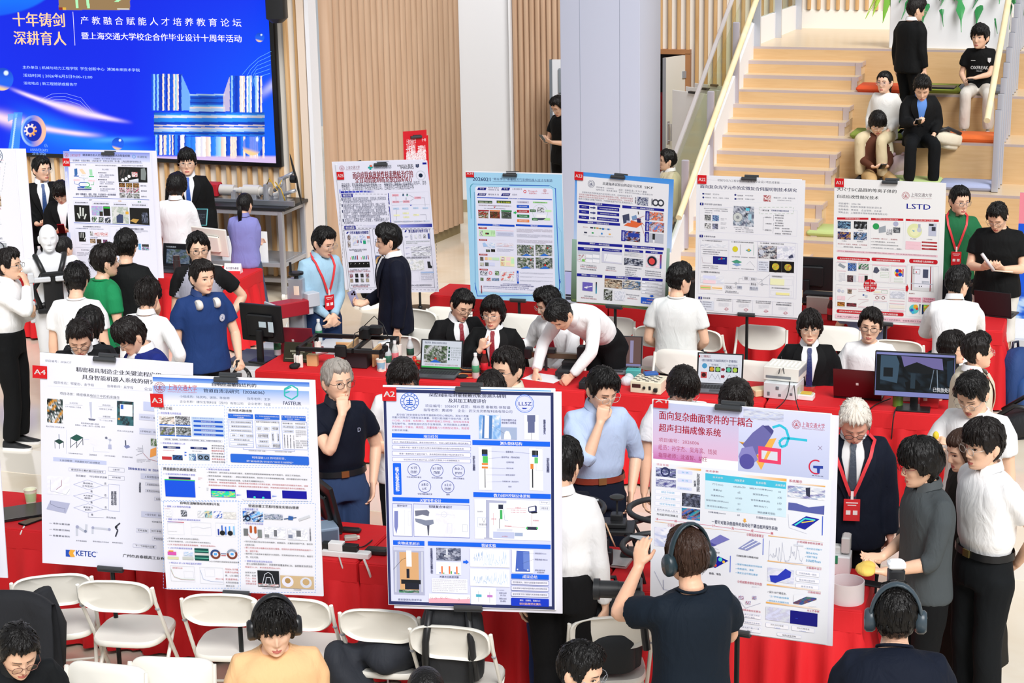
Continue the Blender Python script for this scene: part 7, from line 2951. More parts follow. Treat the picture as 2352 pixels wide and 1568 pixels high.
# white folding chairs
CHW = mat('#eeebe2',.35); _ch = []
def chair_proto():
 rt = thing('folding_chair','x','chair')
 mb = MB(); rings = []           # seat: front towards -y
 out = []
 for i in range(28):
  t = 2*PI*i/28; c,s = math.cos(t),math.sin(t); out.append((.215*np.sign(c)*abs(c)**.5,.205*np.sign(s)*abs(s)**.5*(1),c,s))
 for k,z in ((.97,.405),(1,.412),(1,.432),(.97,.442),(.80,.440),(.35,.432),(.02,.430)): rings.append([V3((x*k*(1-.06*max(0,y)/.2),y*k-.02,z)) for x,y,c,s in out])
 mb.loft(rings); obj('seat',mb,CHW,rt,smooth=50)
 mb = MB(); rings = []; po = []
 for i in range(32):
  t = 2*PI*i/32; c,s = math.cos(t),math.sin(t); x = .222*np.sign(c)*abs(c)**.45; z = .725+.105*np.sign(s)*abs(s)**(.5 if s > 0 else .7); po.append((x*(1 if z > .7 else 1-.25*(.7-z)/.1),z))
 def by(x,z): return .175+(z-.6)*.22-.05*(1-(x/.222)**2)*.6
 for k,dy in ((.97,-.004),(1,.002),(1,.022),(.965,.030),(.90,.022),(.86,.012),(.4,.010),(.02,.010)):
  rings.append([V3((x*k,by(x*k,.725+(z-.725)*k)+dy,.725+(z-.725)*k)) for x,z in po])
 rings = [[V3((p.x,p.y-.02,p.z)) for p in rings[-1]]]+[[V3((x*.6,by(x*.6,.725+(z-.725)*.6)-.006,.725+(z-.725)*.6)) for x,z in po]]+rings[:-1]+rings[-1:]
 mb.loft(rings); obj('backrest',mb,CHW,rt,smooth=50)
 for sg in (-1,1):
  mb = MB(); mb.tube([(sg*.222,.215,.80),(sg*.226,.19,.70),(sg*.226,.02,.41),(sg*.226,-.235,.0)],.0115,8); mb.ell((sg*.226,.172,.655),(.015,.01,.01),8,6,1); obj('leg',mb,[CHW,GREYP],rt)
  mb = MB(); mb.tube([(sg*.20,-.12,.41),(sg*.20,.22,.0)],.0115,8); mb.ell((sg*.20,.222,.012),(.016,.016,.012),8,6,1); obj('leg',mb,[CHW,mat('#b8b09a',.6)],rt)
 mb = MB(); mb.tube([(-.226,-.10,.16),(.226,-.10,.16)],.008,6); mb.tube([(-.2,.12,.12),(.2,.12,.12)],.008,6); obj('crossbar',mb,CHW,rt)
 return rt
def chair(label,px,yaw,top=True,z=.82,loc=None):
 first = not _ch
 rt = chair_proto() if first else copy_tree(_ch[0])
 if first: _ch.append(rt)
 if loc is None:
  w_ = at(px[0],px[1],z if top else 0); o = rz3(R(yaw)) @ V3((0,.2 if top else 0,0)); loc = V3((w_.x-o.x,w_.y-o.y,0))
 rt.location = loc; rt.rotation_euler = (0,0,R(yaw)); rt['label'] = label; rt['group'] = 'white folding chairs'; return rt
F = 180
for l,px,yaw in (('white folding chair behind the pole of poster A4, seat empty',(265,1336),F-8),('white folding chair left of the A4 pole, half hidden by the black draped coat',(118,1322),F+12),('white folding chair under the lower edge of poster A3, left of its pole',(508,1366),F-4),
 ('white folding chair behind the man in the orange t-shirt',(672,1376),F-8),('white folding chair with a crumpled black coat on its seat',(872,1402),F-10),('white folding chair with a grey backpack under poster A2',(1035,1440),F-12),('white folding chair with a black backpack beside the camera operator',(1402,1418),F+4),
 ('white folding chair at the bottom edge, right of the A4 pole, smooth back',(392,1516),-6),('white folding chair at the bottom edge, left of the A4 pole behind the bent man',(240,1530),-14),
 ('white folding chair between the navy suit man and the gantry machine',(913,772),168),('white folding chair right of the navy suit man by the red skirt',(962,712),150),('white folding chair left of the two men in black suits',(992,760),-18),('white folding chair behind the man with dark glasses and red tie',(1030,708),-18),
 ('white folding chair under poster A24, left of the man bending over',(1198,724),-18),('white folding chair between the long-haired suit man and the bending man',(1188,800),-18),('white folding chair under the A23 pole',(1402,730),-18),('white folding chair behind the back of the grey t-shirt man',(1515,750),165),
 ('white folding chair turned askew behind the chequered instrument',(1608,757),150),('empty white folding chair behind the A22 pole with its seat in view',(1750,750),-18),('white folding chair nearest the brown-screen laptop',(1563,806),-14),('white folding chair right of the slide-show laptop with a black coat',(1738,832),-20),
 ('white folding chair between the blue tie man and the white t-shirt man',(1918,752),-18),('white folding chair behind the back of the grey-blue t-shirt',(2062,783),160)):
 chair(l,px,yaw)
# small builders
def at_t(px,py,z=.75): return at(px,py,z)
def root(name,label,cat,p,yaw=0,group=None): return thing(name,label,cat,p,R(yaw),group)
def picture(parent,w_,h_,y,zc,M,code,nm='display',emit=True,n0=0):
 ik2 = Ink(lambda x,yy: (-w_/2+x/100*w_,h_/2-yy/100*w_),w_/100); ik2.run(code); o = ik2.mesh(nm,parent,SCR if emit else INK); o.matrix_local = M; return o
SCR = inkmat('laptop_display',.8)
def laptop(label,px,yaw,lid='#4a4c52',base='#54565c',code=None,ang=105,w_=.35,d=.245,z=.75,closed=False,logo=None):
 rt = root('laptop',label,'laptop',at_t(*px,z),yaw,'laptops on the tables')
 mb = MB(); mb.box((0,0,.010),(w_,d,.018),0,None,.004)
 if not closed:
  mb.box((0,.025,.0195),(w_*.88,d*.45,.002),1)
  for i in range(5):
   for j in range(13): mb.box((-w_*.41+j*w_*.0685,.07-i*.022,.0205),(w_*.055,.016,.003),2)
  mb.box((0,-d*.32,.0195),(w_*.3,d*.24,.001),1)
 obj('base',mb,[mat(base,.4,.3),mat('#3a3c40',.5),mat('#1d1e21',.6)],rt)
 M = Matrix.Translation((0,d/2,.018)) @ Matrix.Rotation(R(90-ang if not closed else 90),4,'X')
 mb = MB(); mb.box((0,0,d/2),(w_,.008,d),0,M,.003);
 if logo: mb.box((0,.005,d*.5),(.02,.001,.02),1,M)
 lo = obj('lid',mb,[mat(lid,.35,.3),mat('#d8d0d0',.3)],rt)
 if code:
  mb = MB(); mb.box((0,-.0045,d/2),(w_*.98,.001,d*.97),0,M); obj('bezel',mb,mat('#101114',.4),lo)
  picture(lo,w_*.93,d*.88,0,0,M @ Matrix.Translation((0,-.0045,d*.52)),code)
 return rt
def monitor(label,px,yaw,w_,h_,up,code=None,c='#17181a',z=.75,tilt=-5,back=None):
 rt = root('monitor',label,'monitor',at_t(*px,z),yaw,None); M = Matrix.Translation((0,0,up+h_/2)) @ Matrix.Rotation(R(tilt),4,'X')
 mb = MB(); mb.box((0,0,0),(w_,.028,h_),0,M,.006); mb.box((0,.026,-h_*.05),(w_*.62,.035,h_*.6),0,M,.012)
 if back: mb.box((-w_*.28,.0455,-h_*.05),(.05,.002,.09),1,M); mb.box((-w_*.08,.0455,0),(.07,.002,.05),1,M)
 hd = obj('screen',mb,[mat(c,.4),mat('#c8dce4',.5)],rt)
 if code: picture(hd,w_*.97,h_*.95,0,0,M @ Matrix.Translation((0,-.0135,.0)),code)
 mb = MB(); mb.box((0,.05,up*.5+.03),(.06,.025,up+h_*.5),0,None,.006); obj('neck',mb,mat(c,.4),rt)
 mb = MB(); mb.box((0,.02,.006),(w_*.42,.2,.012),0,None,.005); obj('base',mb,mat(c,.4),rt); return rt
def bottle(label,px,h=.22,cap='#f2f2f2',lab='#2c8a5a',liq='#dfe9ee',z=.75):
 rt = root('drink_bottle',label,'bottle',at_t(*px,z),0,'drink bottles'); k = h/.22
 mb = MB(); mb.lathe([(0,0),(.028*k,0),(.032*k,.006*k),(.032*k,.13*k),(.029*k,.145*k),(.013*k,.185*k),(.012*k,.20*k)],18); obj('bottle_body',mb,mat(liq,.15,alpha=.75),rt,smooth=60)
 mb = MB(); mb.lathe([(.0325*k,.055*k),(.0332*k,.056*k),(.0332*k,.115*k),(.0325*k,.116*k)],18); obj('bottle_label',mb,mat(lab,.5),rt,smooth=60)
 mb = MB(); mb.lathe([(.0,.196*k),(.0150*k,.196*k),(.0150*k,.220*k),(0,.222*k)],14); obj('bottle_cap',mb,mat(cap,.5),rt,smooth=40)
def cup(label,px,c='#f0ead8',band='#c8e0a8',z=.75,h=.10):
 rt = root('paper_cup',label,'cup',at_t(*px,z),0,'paper cups')
 mb = MB(); mb.lathe([(0,0),(.028,0),(.030,.0),(.041,h),(.043,h),(.043,h+.004),(.038,h+.003),(.027,.01),(0,.01)],22); cp_ = obj('cup_body',mb,mat(c,.5),rt,smooth=40)
 mb = MB(); mb.lathe([(.0325,.022),(.0393,h*.8)],22); obj('printed_band',mb,mat(band,.5),cp_,smooth=60)
def slab(name,label,cat,px,dims,c,yaw=0,z=.75,bev=.006,rough=.45,group=None,parts=None,mats=None):
 """box-bodied object with its visible fittings: parts = [(centre, dims, material index)]"""
 rt = root(name,label,cat,at_t(*px,z),yaw,group); mb = MB(); mb.box((0,0,dims[2]/2),dims,0,None,bev)
 obj('body',mb,mat(c,rough),rt)
 if parts:
  for nm,bx,mc in parts: part(rt,nm,bx,mc)
 return rt
def cable(label,pts,r=.004,c='#1a1a1c'):
 P = [V3(p) for p in pts]; Q = []
 for i in range(len(P)-1):
  a,b,d_,e = P[max(i-1,0)],P[i],P[i+1],P[min(i+2,len(P)-1)]
  for k in range(6):
   t = k/6; Q.append(.5*((2*b)+(d_-a)*t+(2*a-5*b+4*d_-e)*t*t+(3*b-a-3*d_+e)*t**3))
 Q.append(P[-1]); mb = MB(); mb.tube(Q,r,7); return tag(obj('cable',mb,mat(c,.5),None,180),label,'cable')
def phone(label,p,M3,c='#17181b',back=None):
 mb = MB(); M = Matrix.Translation(p) @ M3.to_4x4(); mb.box((0,0,0),(.074,.009,.152),0,M,.004); mb.box((0,-.005,0),(.068,.001,.144),1,M)
 if back:
  for q in ((-.02,.058),(-.02,.035),(0,.047)): mb.lathe([(.0,.0),(.009,0),(.009,.004),(0,.004)],12,(0,0,0),1,M @ Matrix.Translation((q[0],.004,q[1])) @ Matrix.Rotation(R(-90),4,'X'))
 return tag(obj('smartphone',mb,[mat(c,.3),mat('#0c0d10',.15)]),label,'phone')
# people in the hall
P = {}
def pp(key,label,px,face=0,**k): P[key] = person(label,px,face,**k)
BK,WH = '#17181b','#f3f3f4'
def suit(c=BK): return ('jacket',c)
far = dict(hi=False)
# left, behind the posters
pp(1,'person in black suit and striped navy tie holding bread, left of poster A26',(92,359),22,h=1.75,look=(28,2,0),ra='hold',la='hold',top=suit(),tie='#2a4a80',glasses='#b9b4ae',**far)
pp(2,'person in black suit looking at a red phone, left of poster A26',(136,417),8,h=1.58,look=(-4,32,0),ra='phone',la='phone',top=suit(),hr=('bang','black'),fem=True,glasses='#c8b8a0',eyes=.2,**far)
pp(3,'person seated with dark hair in a low tail, behind the white mannequin',(142,541),150,h=1.62,pose='sit',top=('tee','#2b2d31'),hr=('pony','black'),fem=True,**far)
pp(4,'person in white shirt biting a snack, cut off by the left edge',(14,570),82,h=1.70,lean=4,ra='mouth',la=((-.12,.2,-.22),(.5,-.4,-.8),(-.4,.3,.6),(-.5,-.5,.5),.6),top=('shirt',WH),hr=('short','dark'),glasses='#8a8a8a',tuck=True,shoes='#1d1e20',sole='#f0f0f0')
pp(5,'person in black t-shirt seen from behind, in front of poster A26',(286,527),172,h=1.79,top=('tee','#26282b'),hr=('short','black'),look=(8,5,0),la='rest',ra='rest')
pp(6,'person in green t-shirt with spiky brown hair, seen from behind',(238,562),132,h=1.75,top=('tee','#1d8a55'),hr=('spiky','dark'),look=(-10,4,0),glasses='#c8c4bc',ra='rest',la='rest')
pp(7,'person in white t-shirt seen from behind, right of the mannequin',(174,604),178,h=1.71,top=('tee',WH),hr=('spiky','black'),look=(4,14,0),ra='down',la='down',bottom='#20242c')
pp(8,'person with rounded black hair and charcoal suit, seen from behind above poster A4',(205,706),172,h=1.62,top=suit('#34363c'),hr=('mid','black'),look=(0,12,0))
pp(9,'person with dark glasses looking down behind the top edge of poster A4',(178,736),6,h=1.70,top=suit('#24262b'),hr=('short','dark'),look=(4,32,0),glasses='#202226',eyes=.2,lean=6)
pp(10,'person in royal blue suit looking down, behind the clip of poster A4',(277,732),-48,h=1.71,top=suit('#1c2a78'),hr=('fringe','dark'),look=(-6,34,0),glasses='#5c6068',eyes=.25,lean=6)
pp(11,'person in white shirt with hand on hip, seen from behind right of the green t-shirt',(338,640),160,h=1.65,top=('shirt',WH),hr=('spiky','dark'),look=(10,10,0),ra='hip',tuck=True)
pp(12,'person in navy polo shirt with white headphones around the neck',(461,596),34,h=1.74,top=('polo','#1f3a70'),hr=('short','dark'),look=(12,4,0),la=((.02,.22,-.43),(.6,-.8,-.2),(-.1,.8,-.5),(-.5,0,-.8),.7),ra='down',bottom='#272b38',fat=1.1,seed=5)
pp(13,'person in grey t-shirt with black sleeves behind the navy polo man',(452,533),8,h=1.77,top=('tee','#a9a9b8','#28292d'),hr=('part','black'),look=(14,2,0),glasses='#3c3e42',la='hip',ra='down')
pp(14,'person in white shirt seen from behind holding a teal tablet',(405,398),168,h=1.66,top=('shirt',WH),hr=('mid','black'),ra='phone',la='down',look=(-6,8,0),sleeve=.62,**far)
pp(15,'tall person in black suit and bright blue tie below the big screen',(428,340),8,h=1.80,top=suit('#131417'),tie='#1e54b0',hr=('fringe','black'),glasses='#c8c0b4',headk=1.08,**far)
pp(16,'person in lavender satin blouse with ponytail, seen from behind',(562,442),172,h=1.50,fem=True,top=('shirt','#8586c4'),hr=('pony','black'),ra='cross',la='cross',bottom='#47526c',stance=.2,look=(-10,10,0),loose=1.3,**far)
pp(17,'person in light blue shirt with red lanyard, hands folded',(748,522),38,h=1.72,top=('shirt','#a4c8de'),hr=('short','black'),look=(18,18,0),lanyard='#e0383c',ra='front',la='front',glasses='#b0b0b0',bottom='#1f3358',tuck=True,belt='#16181c',shoes='#1c1d20',eyes=.5)
pp(18,'person in navy suit facing left with a lilac phone',(890,514),-78,h=1.75,top=suit('#151d3c'),hr=('part','black'),look=(-4,6,0),glasses='#26282c',la='down',ra=((.0,.25,-.36),(.5,-.6,-.6),(-.1,.9,.1),(-.6,0,.6),.5),bottom='#16203c')
pp(19,'person behind poster A25 showing dark trousers and white trainers',(832,371),-62,h=1.62,top=('tee','#22252a'),bottom='#2c2f36',shoes='#eceee8',sole='#f4f4f0',**far)
pp(20,'person in black t-shirt looking at a phone beside the column',(1274,220),-48,h=1.84,top=('tee','#17181a'),look=(0,32,0),ra='phone',la='phone',glasses='#c0b8b0',bottom='#18191b',eyes=.2,**far)
pp(21,'person in beige jacket behind the glass balustrade',(1536,343),-86,h=1.52,top=('coat','#d9cfb4'),glasses='#17181a',hr=('short','black'),**far)
# behind the second row of tables
pp(23,'person in black suit with dark glasses and red tie bending over a phone, seated',(1070,666),18,h=1.74,pose='sit',top=suit('#18191c'),tie='#8f1c2c',glasses='#17181a',hr=('short','black'),look=(10,22,8),ra='phone',la='phone',lean=8,eyes=.3,smile=2)
pp(24,'person with long dark hair in black suit raising a finger, seated',(1131,681),-6,h=1.68,pose='sit',top=suit('#1b1c1e'),tie='#8c1626',glasses='#9a9a9c',hr=('mid','black'),look=(-8,8,0),ra='point',la='rest')
pp(25,'person in white shirt and red tie leaning behind the bending man',(1250,662),-28,h=1.72,pose='sit',top=('shirt',WH),tie='#a31c30',glasses='#b8b4b0',hr=('spiky','black'),look=(-38,20,0),lean=18,ra=((.25,.15,-.18),(.3,-.5,-.8),(.6,.7,-.2),(0,0,-1),.3),la='table',eyes=.3)
pp(26,'person in white shirt bending far over the black linear stage',(1264,694),-42,h=1.74,top=('shirt',WH),hr=('short','black'),lean=74,look=(0,58,0),ra=((.02,.30,-.42),(1,-.2,0),(-.2,.5,-.8),(-.3,-.8,-.5),.4),la=((-.0,.28,-.40),(1,0,.2),(-.6,.4,-.6),(-.5,-.6,-.5),.45),tuck=True,bottom='#1a1b1e',seed=11)
pp(27,'person in pale grey t-shirt seated with back to us behind poster A23',(1562,603),168,h=1.82,seat=.52,pose='sit',top=('tee','#e6e8e6'),hr=('short','black'),look=(-46,6,0),glasses='#3a2420',ra='rest',la='rest',bottom='#233048')
pp(28,'person in black suit and navy tie seated behind the white instruments',(1861,711),-6,h=1.72,pose='sit',top=suit('#1a1b1e'),tie='#1c2c66',hr=('bang','dark'),glasses='#c4b8a8',ra='rest',la='rest')
pp(29,'person in white t-shirt and glasses seated behind the dark red laptop',(2004,707),-10,h=1.74,pose='sit',top=('tee',WH),hr=('part','dark'),glasses='#2c2e34',look=(-4,2,4),ra='rest',la='rest',eyes=.35)
pp(30,'person in grey-blue t-shirt seated with back to us under poster A21',None,182,loc=(2.69,15.36,0),h=1.70,pose='sit',top=('tee','#7b82a0'),ra='table',la='table',lean=10)
pp(31,'person in white shirt seated with back to us, elbows on the red table',(2203,610),172,h=1.84,seat=.52,pose='sit',top=('shirt',WH),hr=('short','black'),look=(-46,8,0),glasses='#3c2a2a',ra='table',la='table',lean=16)
pp(32,'person in green polo shirt with red lanyard right of poster A21',(2206,427),-8,h=1.76,top=('polo','#226a42'),shirt='#1a2030',hr=('short','black'),look=(26,8,0),lanyard='#d8343c',glasses='#6a6a6c',bottom='#1f2430',**far)
pp(33,'person in black t-shirt and pale shorts unwrapping a straw at the right',(2288,466),-22,h=1.76,top=('tee','#191a1c'),hr=('short','black'),look=(-8,32,0),ra='phone',la='phone',glasses='#8a8680',bottom='#dcdad4',short_legs=True,fat=1.18,eyes=.25)
pp(34,'person with brown-black hair seated behind the big monitor',(2186,761),60,h=1.52,pose='sit',top=('tee','#1c2438'),hr=('mid','dark'),glasses='#2a2a2c')
# right side
pp(35,'person in beige coat and red lanyard looking right',(2243,763),94,h=1.64,fem=True,top=('coat','#d8cfba'),lanyard='#e04848',hr=('short','dark'),glasses='#d8d0c8',ra='down',la='down',bottom='#3a3836')
pp(36,'person in white t-shirt with strap looking down at a yellow toy',(2226,859),-30,h=1.76,top=('tee',WH),hr=('part','black'),look=(-6,30,0),glasses='#a8a09a',ra=((-.02,.26,-.12),(.5,0,-1),(-.2,.5,.8),(-.5,.3,.6),.6),la='down',bottom='#20242c',eyes=.3,smile=2)
pp(37,'person with long brown hair in dark olive dress, half hidden',(2208,985),-66,h=1.60,fem=True,top=('shirt','#3d3b35'),hr=('long','brown'),look=(-4,14,0),ra='down',la='down',bottom='#47443c',shoes='#17171a',dress=[(.2,.02),(0,.05),(-.4,.09),(-.9,.12),(-1.25,.14)],smile=2)
pp(38,'person in white polo shirt and black trousers, hands behind the back',(2262,962),-62,h=1.80,top=('polo','#f6f6f7'),tuck=True,belt='#141416',bottom='#20262a',hr=('fringe','dark'),look=(-4,6,0),glasses='#c4bcb4',ra='back',la='back')
pp(39,'person in dark grey shirt gesturing with open hand',(2112,1006),-74,h=1.73,top=('shirt','#474d50'),sleeve=.62,hr=('bang','black'),glasses='#8a2c3c',ra=((-.05,.20,-.34),(.5,-.6,-.7),(-.1,1,.05),(-.4,0,.8),.2),la='hold',bottom='#191b1e',look=(-4,10,0))
pp(40,'white-haired person in navy suit with red lanyard looking down',(1966,924),-8,h=1.74,top=suit('#1d2744'),shirt='#e4e4e6',tie='#3b4352',lanyard='#d8303a',hr=('short','white'),look=(2,36,0),glasses='#2a2a2c',eyes=.2,skin='#eeb098',ra='down',la='down',bottom='#171c2c')
# aisle between the first two rows of tables
pp(41,'person in blue striped shirt with brown belt, hand on chin',(1391,848),14,h=1.75,top=('shirt','#b9cbea'),sleeve=.6,tuck=True,belt='#7c2f1e',bottom='#202d4c',hr=('part','black'),look=(16,22,0),glasses='#d0ccc6',ra='chin',la='pocket',eyes=.35)
pp(42,'grey-haired person in navy polo shirt with fingers at the mouth',(769,824),24,h=1.73,top=('polo','#17213f'),tuck=True,belt='#16181c',bottom='#2f4368',hr=('short','grey'),look=(12,-2,0),glasses='#4a3c38',ra='mouth',la='pocket',eyes=.6)
pp(43,'person in white t-shirt with arms crossed behind the left edge of poster A2',(925,829),4,h=1.67,top=('tee',WH),hr=('mid','dark'),look=(4,30,0),ra='cross',la='cross',bottom='#1d1e21')
pp(44,'person with round glasses looking left above poster A2',(1166,797),-34,h=1.76,top=('shirt','#e4dcc8'),hr=('short','dark'),look=(-8,4,0),glasses='#6c7078')
pp(45,'person with short brown-black hair just above the clip of poster A2',(1126,856),170,h=1.74,top=('tee','#2a2c30'),hr=('short','dark'))
pp(46,'person with dark fringe looking down behind the top edge of the lilac poster',(1577,848),6,h=1.70,top=('tee',WH),hr=('bang','dark'),look=(8,34,0),glasses='#c8a8a0',eyes=.2)
pp(47,'person with tousled brown-black hair behind the clip of the lilac poster',(1692,880),-4,h=1.72,top=('tee','#30333a'),hr=('mid','dark'),look=(0,38,0))
# in front of the first row
pp(48,'person in white shirt and black trousers seen from behind, right of poster A2',(1296,1007),166,h=1.76,top=('shirt',WH),tuck=True,bottom='#18191d',hr=('short','black'),look=(-10,10,0))
pp(49,'person in navy trousers standing behind poster A2',None,184,loc=(-.06,9.27,0),h=1.66,top=('tee','#20263c'),bottom='#1d2c56',hr=('short','black'))
pp(50,'camera operator in charcoal t-shirt with headphones, filming',(1580,1213),-158,h=1.72,top=('tee','#20344a'),hr=('short','brown'),look=(6,4,0),la=((-.02,.26,.12),(.6,.3,-1),(-.25,.25,.9),(-.6,.5,.2),.25),ra=((-.05,.30,-.18),(.6,0,-1),(-.4,.8,.2),(-.5,0,.8),.6),bottom='#26282e',skin='#f0bc9c',loose=1.3)
pp(51,'person in navy t-shirt with black headset leaning forward at the bottom right',(2060,1349),172,h=1.74,top=('tee','#1e2a48'),hr=('short','black'),lean=30,look=(0,-6,0),fat=1.2,bottom='#22252c',ra='hold',la='hold')
pp(52,'person in orange t-shirt with black headphones, looking down',(628,1380),12,h=1.72,pose='sit',top=('tee','#efbf8c'),hr=('bang','black'),look=(2,12,0),ra='cross',la='cross',fat=1.22,eyes=.2,bottom='#3a3d44')
pp(53,'person in black shirt bending down at the bottom left corner',(44,1442),22,h=1.72,pose='sit',top=('shirt','#22272c'),hr=('short','black'),look=(10,30,0),glasses='#7a5048',lean=26,ra='rest',la='rest',eyes=.2)
pp(54,'person with shiny black hair and glasses at the bottom centre',(1345,1478),62,h=1.70,pose='sit',top=('tee','#e4e8ec'),hr=('short','black'),look=(0,16,0),glasses='#9aa0a8')
pp(55,'person with cropped black hair barely showing at the bottom edge',(978,1541),10,h=1.70,pose='sit',top=('tee','#d8d8da'),hr=('crop','black'),look=(0,20,0))
# on the steps
st = dict(hi=False,pose='sit')
pp(57,'person in black suit standing on the steps, seen from behind',(2110,-6),128,h=1.57,headk=1.08,base=1.7,top=suit('#17181a'),hr=('short','dark'),look=(-24,16,0),glasses='#c4bcb0',hi=False)
pp(58,'person in black printed t-shirt seated high on the steps at the right',(2254,55),-16,base=1.7,seat=.44,lean=8,headk=1.14,h=1.52,top=('tee','#17181a'),hr=('fringe','black'),look=(-24,2,0),ra='rest',la=((-.22,.26,-.30),(.6,-.4,-.6),(-.9,.3,0),(0,0,-1),.4),bottom='#e0dad0',shoes='#e6e6e8',**st)
pp(59,'person in white hooded top seated on the steps, hands between knees',(2034,161),-34,base=1.25,seat=.44,headk=1.1,h=1.48,fem=True,top=('hoodie','#f2f0ea'),hr=('pony','black'),glasses='#c8a8b0',ra='rest',la='rest',bottom='#d8c8a4',**st)
pp(60,'person in black suit and orange shoes reading a phone on the steps',(2120,174),-4,base=1.25,seat=.44,lean=12,headk=1.12,h=1.54,top=suit('#1a1c20'),shirt='#5c8cd8',hr=('spiky','black'),look=(-4,36,0),ra='phone',la='rest',bottom='#1c1f26',shoes='#f4763c',sole='#f08040',eyes=.2,**st)
pp(61,'person in brown vest and cream shirt with hair bun, seated low on the steps',(2019,256),4,base=.80,seat=.44,headk=1.1,h=1.56,fem=True,top=('shirt','#5c3526','#efe8cc'),tie='#7a4a30',hr=('bang','black'),look=(-2,30,0),glasses='#d8c8b8',ra='hold',la='hold',bottom='#c9a673',eyes=.2,**st)
# exhibits on and around the tables
ALU,STEEL = mat('#c3c7cf',.35,.6),mat('#9fa4ad',.3,.7)
def part(rt,nm,bx,c,bev=.003,M=None,m=None):
 for g_ in ([[b] for b in bx] if len(bx) < 5 else [bx]):
  mb = MB()
  for cc,dd_ in g_: mb.box(cc,dd_,0,M,min(bev,min(dd_)*.3))
  obj(nm,mb,m or mat(c,.45),rt)
def tubes(rt,nm,ps,r,c,m=None,n=8):
 for q in ps: mb = MB(); mb.tube(q,r,n); obj(nm,mb,m or mat(c,.45),rt,180)
def blob(name,label,cat,els,c,vox=.02,noise=.02,seed=1,loc=(0,0,0),rz=0,group=None):
 mb = MB()
 for q,r in els: mb.ell(q,r,14,10)
 o = obj(name,remesh(mb,vox,5,noise,seed),mat(c,.8,bump=('fold',8,.5)),None,180); o.location = loc; o.rotation_euler = (0,0,R(rz)); return tag(o,label,cat,group)
# mannequin with a strapped-on robot harness
mp = at(108,520,1.68); mp = V3((mp.x,mp.y,0)); mq = thing('mannequin','bald white mannequin wearing a black robot harness, left','mannequin',mp,R(20))
mb = MB(); mb.loft([[V3((w_*math.sin(a),-d_*math.cos(a)+y,z)) for a in [2*PI*j/18 for j in range(18)]] for z,w_,d_,y in ((.84,.15,.11,0),(.95,.17,.12,0),(1.08,.13,.10,0),(1.22,.165,.115,-.01),(1.34,.19,.11,0),(1.40,.15,.09,0),(1.44,.06,.06,0))])
mb.tube([(0,0,1.38),(0,.0,1.46),(0,-.01,1.54)],[.07,.055,.055],14)
for s in (-1,1): mb.tube([(s*.09,0,.9),(s*.095,0,.5),(s*.09,0,.06)],[.095,.06,.045],14); mb.tube([(s*.09,.03,.03),(s*.09,-.13,.02)],[.035,.03],10); mb.ell((s*.2,0,1.33),(.065,.07,.075),14,10)
mb = remesh(mb,.012,5); head(mb,Matrix.Translation((0,-.02,1.575)) @ Matrix.Scale(1.05,4),True,eyes=0.); mm = mat('#f0f1f4',.35); obj('mannequin_body',mb,[mm]*5,mq,180)
vq = thing('robot_harness','black harness with silver jointed robot arms strapped on the mannequin','harness',mp,R(20))
part(vq,'chest_plate',[((0,-.155,1.1),(.17,.05,.38)),((0,-.15,.94),(.30,.07,.05)),((0,-.165,1.27),(.2,.04,.05))],'#17181a',.012)
tubes(vq,'strap',[[(s*.06,-.16,1.25),(s*.10,-.135,1.36),(s*.13,-.03,1.425),(s*.12,.09,1.40),(s*.10,.13,1.2)] for s in (-1,1)]+[[(s*.08,-.16,1.0),(s*.17,-.10,.96),(s*.19,.02,.96)] for s in (-1,1)]+[[(s*.08,-.15,1.28),(s*.17,-.14,1.14),(s*.12,-.16,.97)] for s in (-1,1)],(.024),'#1b1c1e')
for s in (-1,1): part(vq,'robot_arm',[((s*.10,-.2,1.235),(.16,.045,.045)),((s*.19,-.2,1.26),(.055,.06,.09)),((s*.20,-.2,1.14),(.05,.05,.16)),((s*.2,-.21,1.0),(.055,.06,.10)),((s*.2,-.2,.9),(.045,.05,.1))],'#d4d6da',.008)
# back-left table: laptop, flask, white computer, name card
laptop('black laptop showing an aerial view on the far left red table',(396,622),-14,code='''
R 0 0 100 66 0d1016
T 6 6 42 11 d8e0ec 飞行控制系统
N 10 16 92 62 301 5c6c84 38485c 788494 485848
''',z=.75)
t = root('vacuum_flask','dark flask with silver rim beside the black laptop, far left','flask',at(408,632,.75)); mb = MB(); mb.lathe([(0,0),(.037,0),(.037,.16),(.032,.165),(.034,.17),(.034,.21),(0,.212)],18); obj('flask_body',mb,mat('#3a3436',.3,.3),t)
monitor('white all-in-one computer seen from behind, far left table',(487,612),150,.46,.30,.12,c='#e9e6dc',tilt=-8)
def card(label,px,yaw,z=.75,code=''):
 t = root('name_card',label,'sign',at(*px,z),yaw); mb = MB(); mb.loft([[V3((x,-.045,0)),V3((x,0,.10)),V3((x,.045,0))] for x in (-.09,.09)]); obj('folded_card',mb,mat('#f4f4f6',.5),t,20)
 picture(t,.18,.108,0,0,Matrix.Translation((0,-.0235,.05)) @ Matrix.Rotation(R(-24),4,'X'),code,'print',False)
card('white name card with red foot on the far left table',(536,626),-10,code='R 0 45 100 60 d8242c\nB 12 22 88 36 505878 东北室外参观')
bottle('water bottle behind the white mannequin',(93,612))
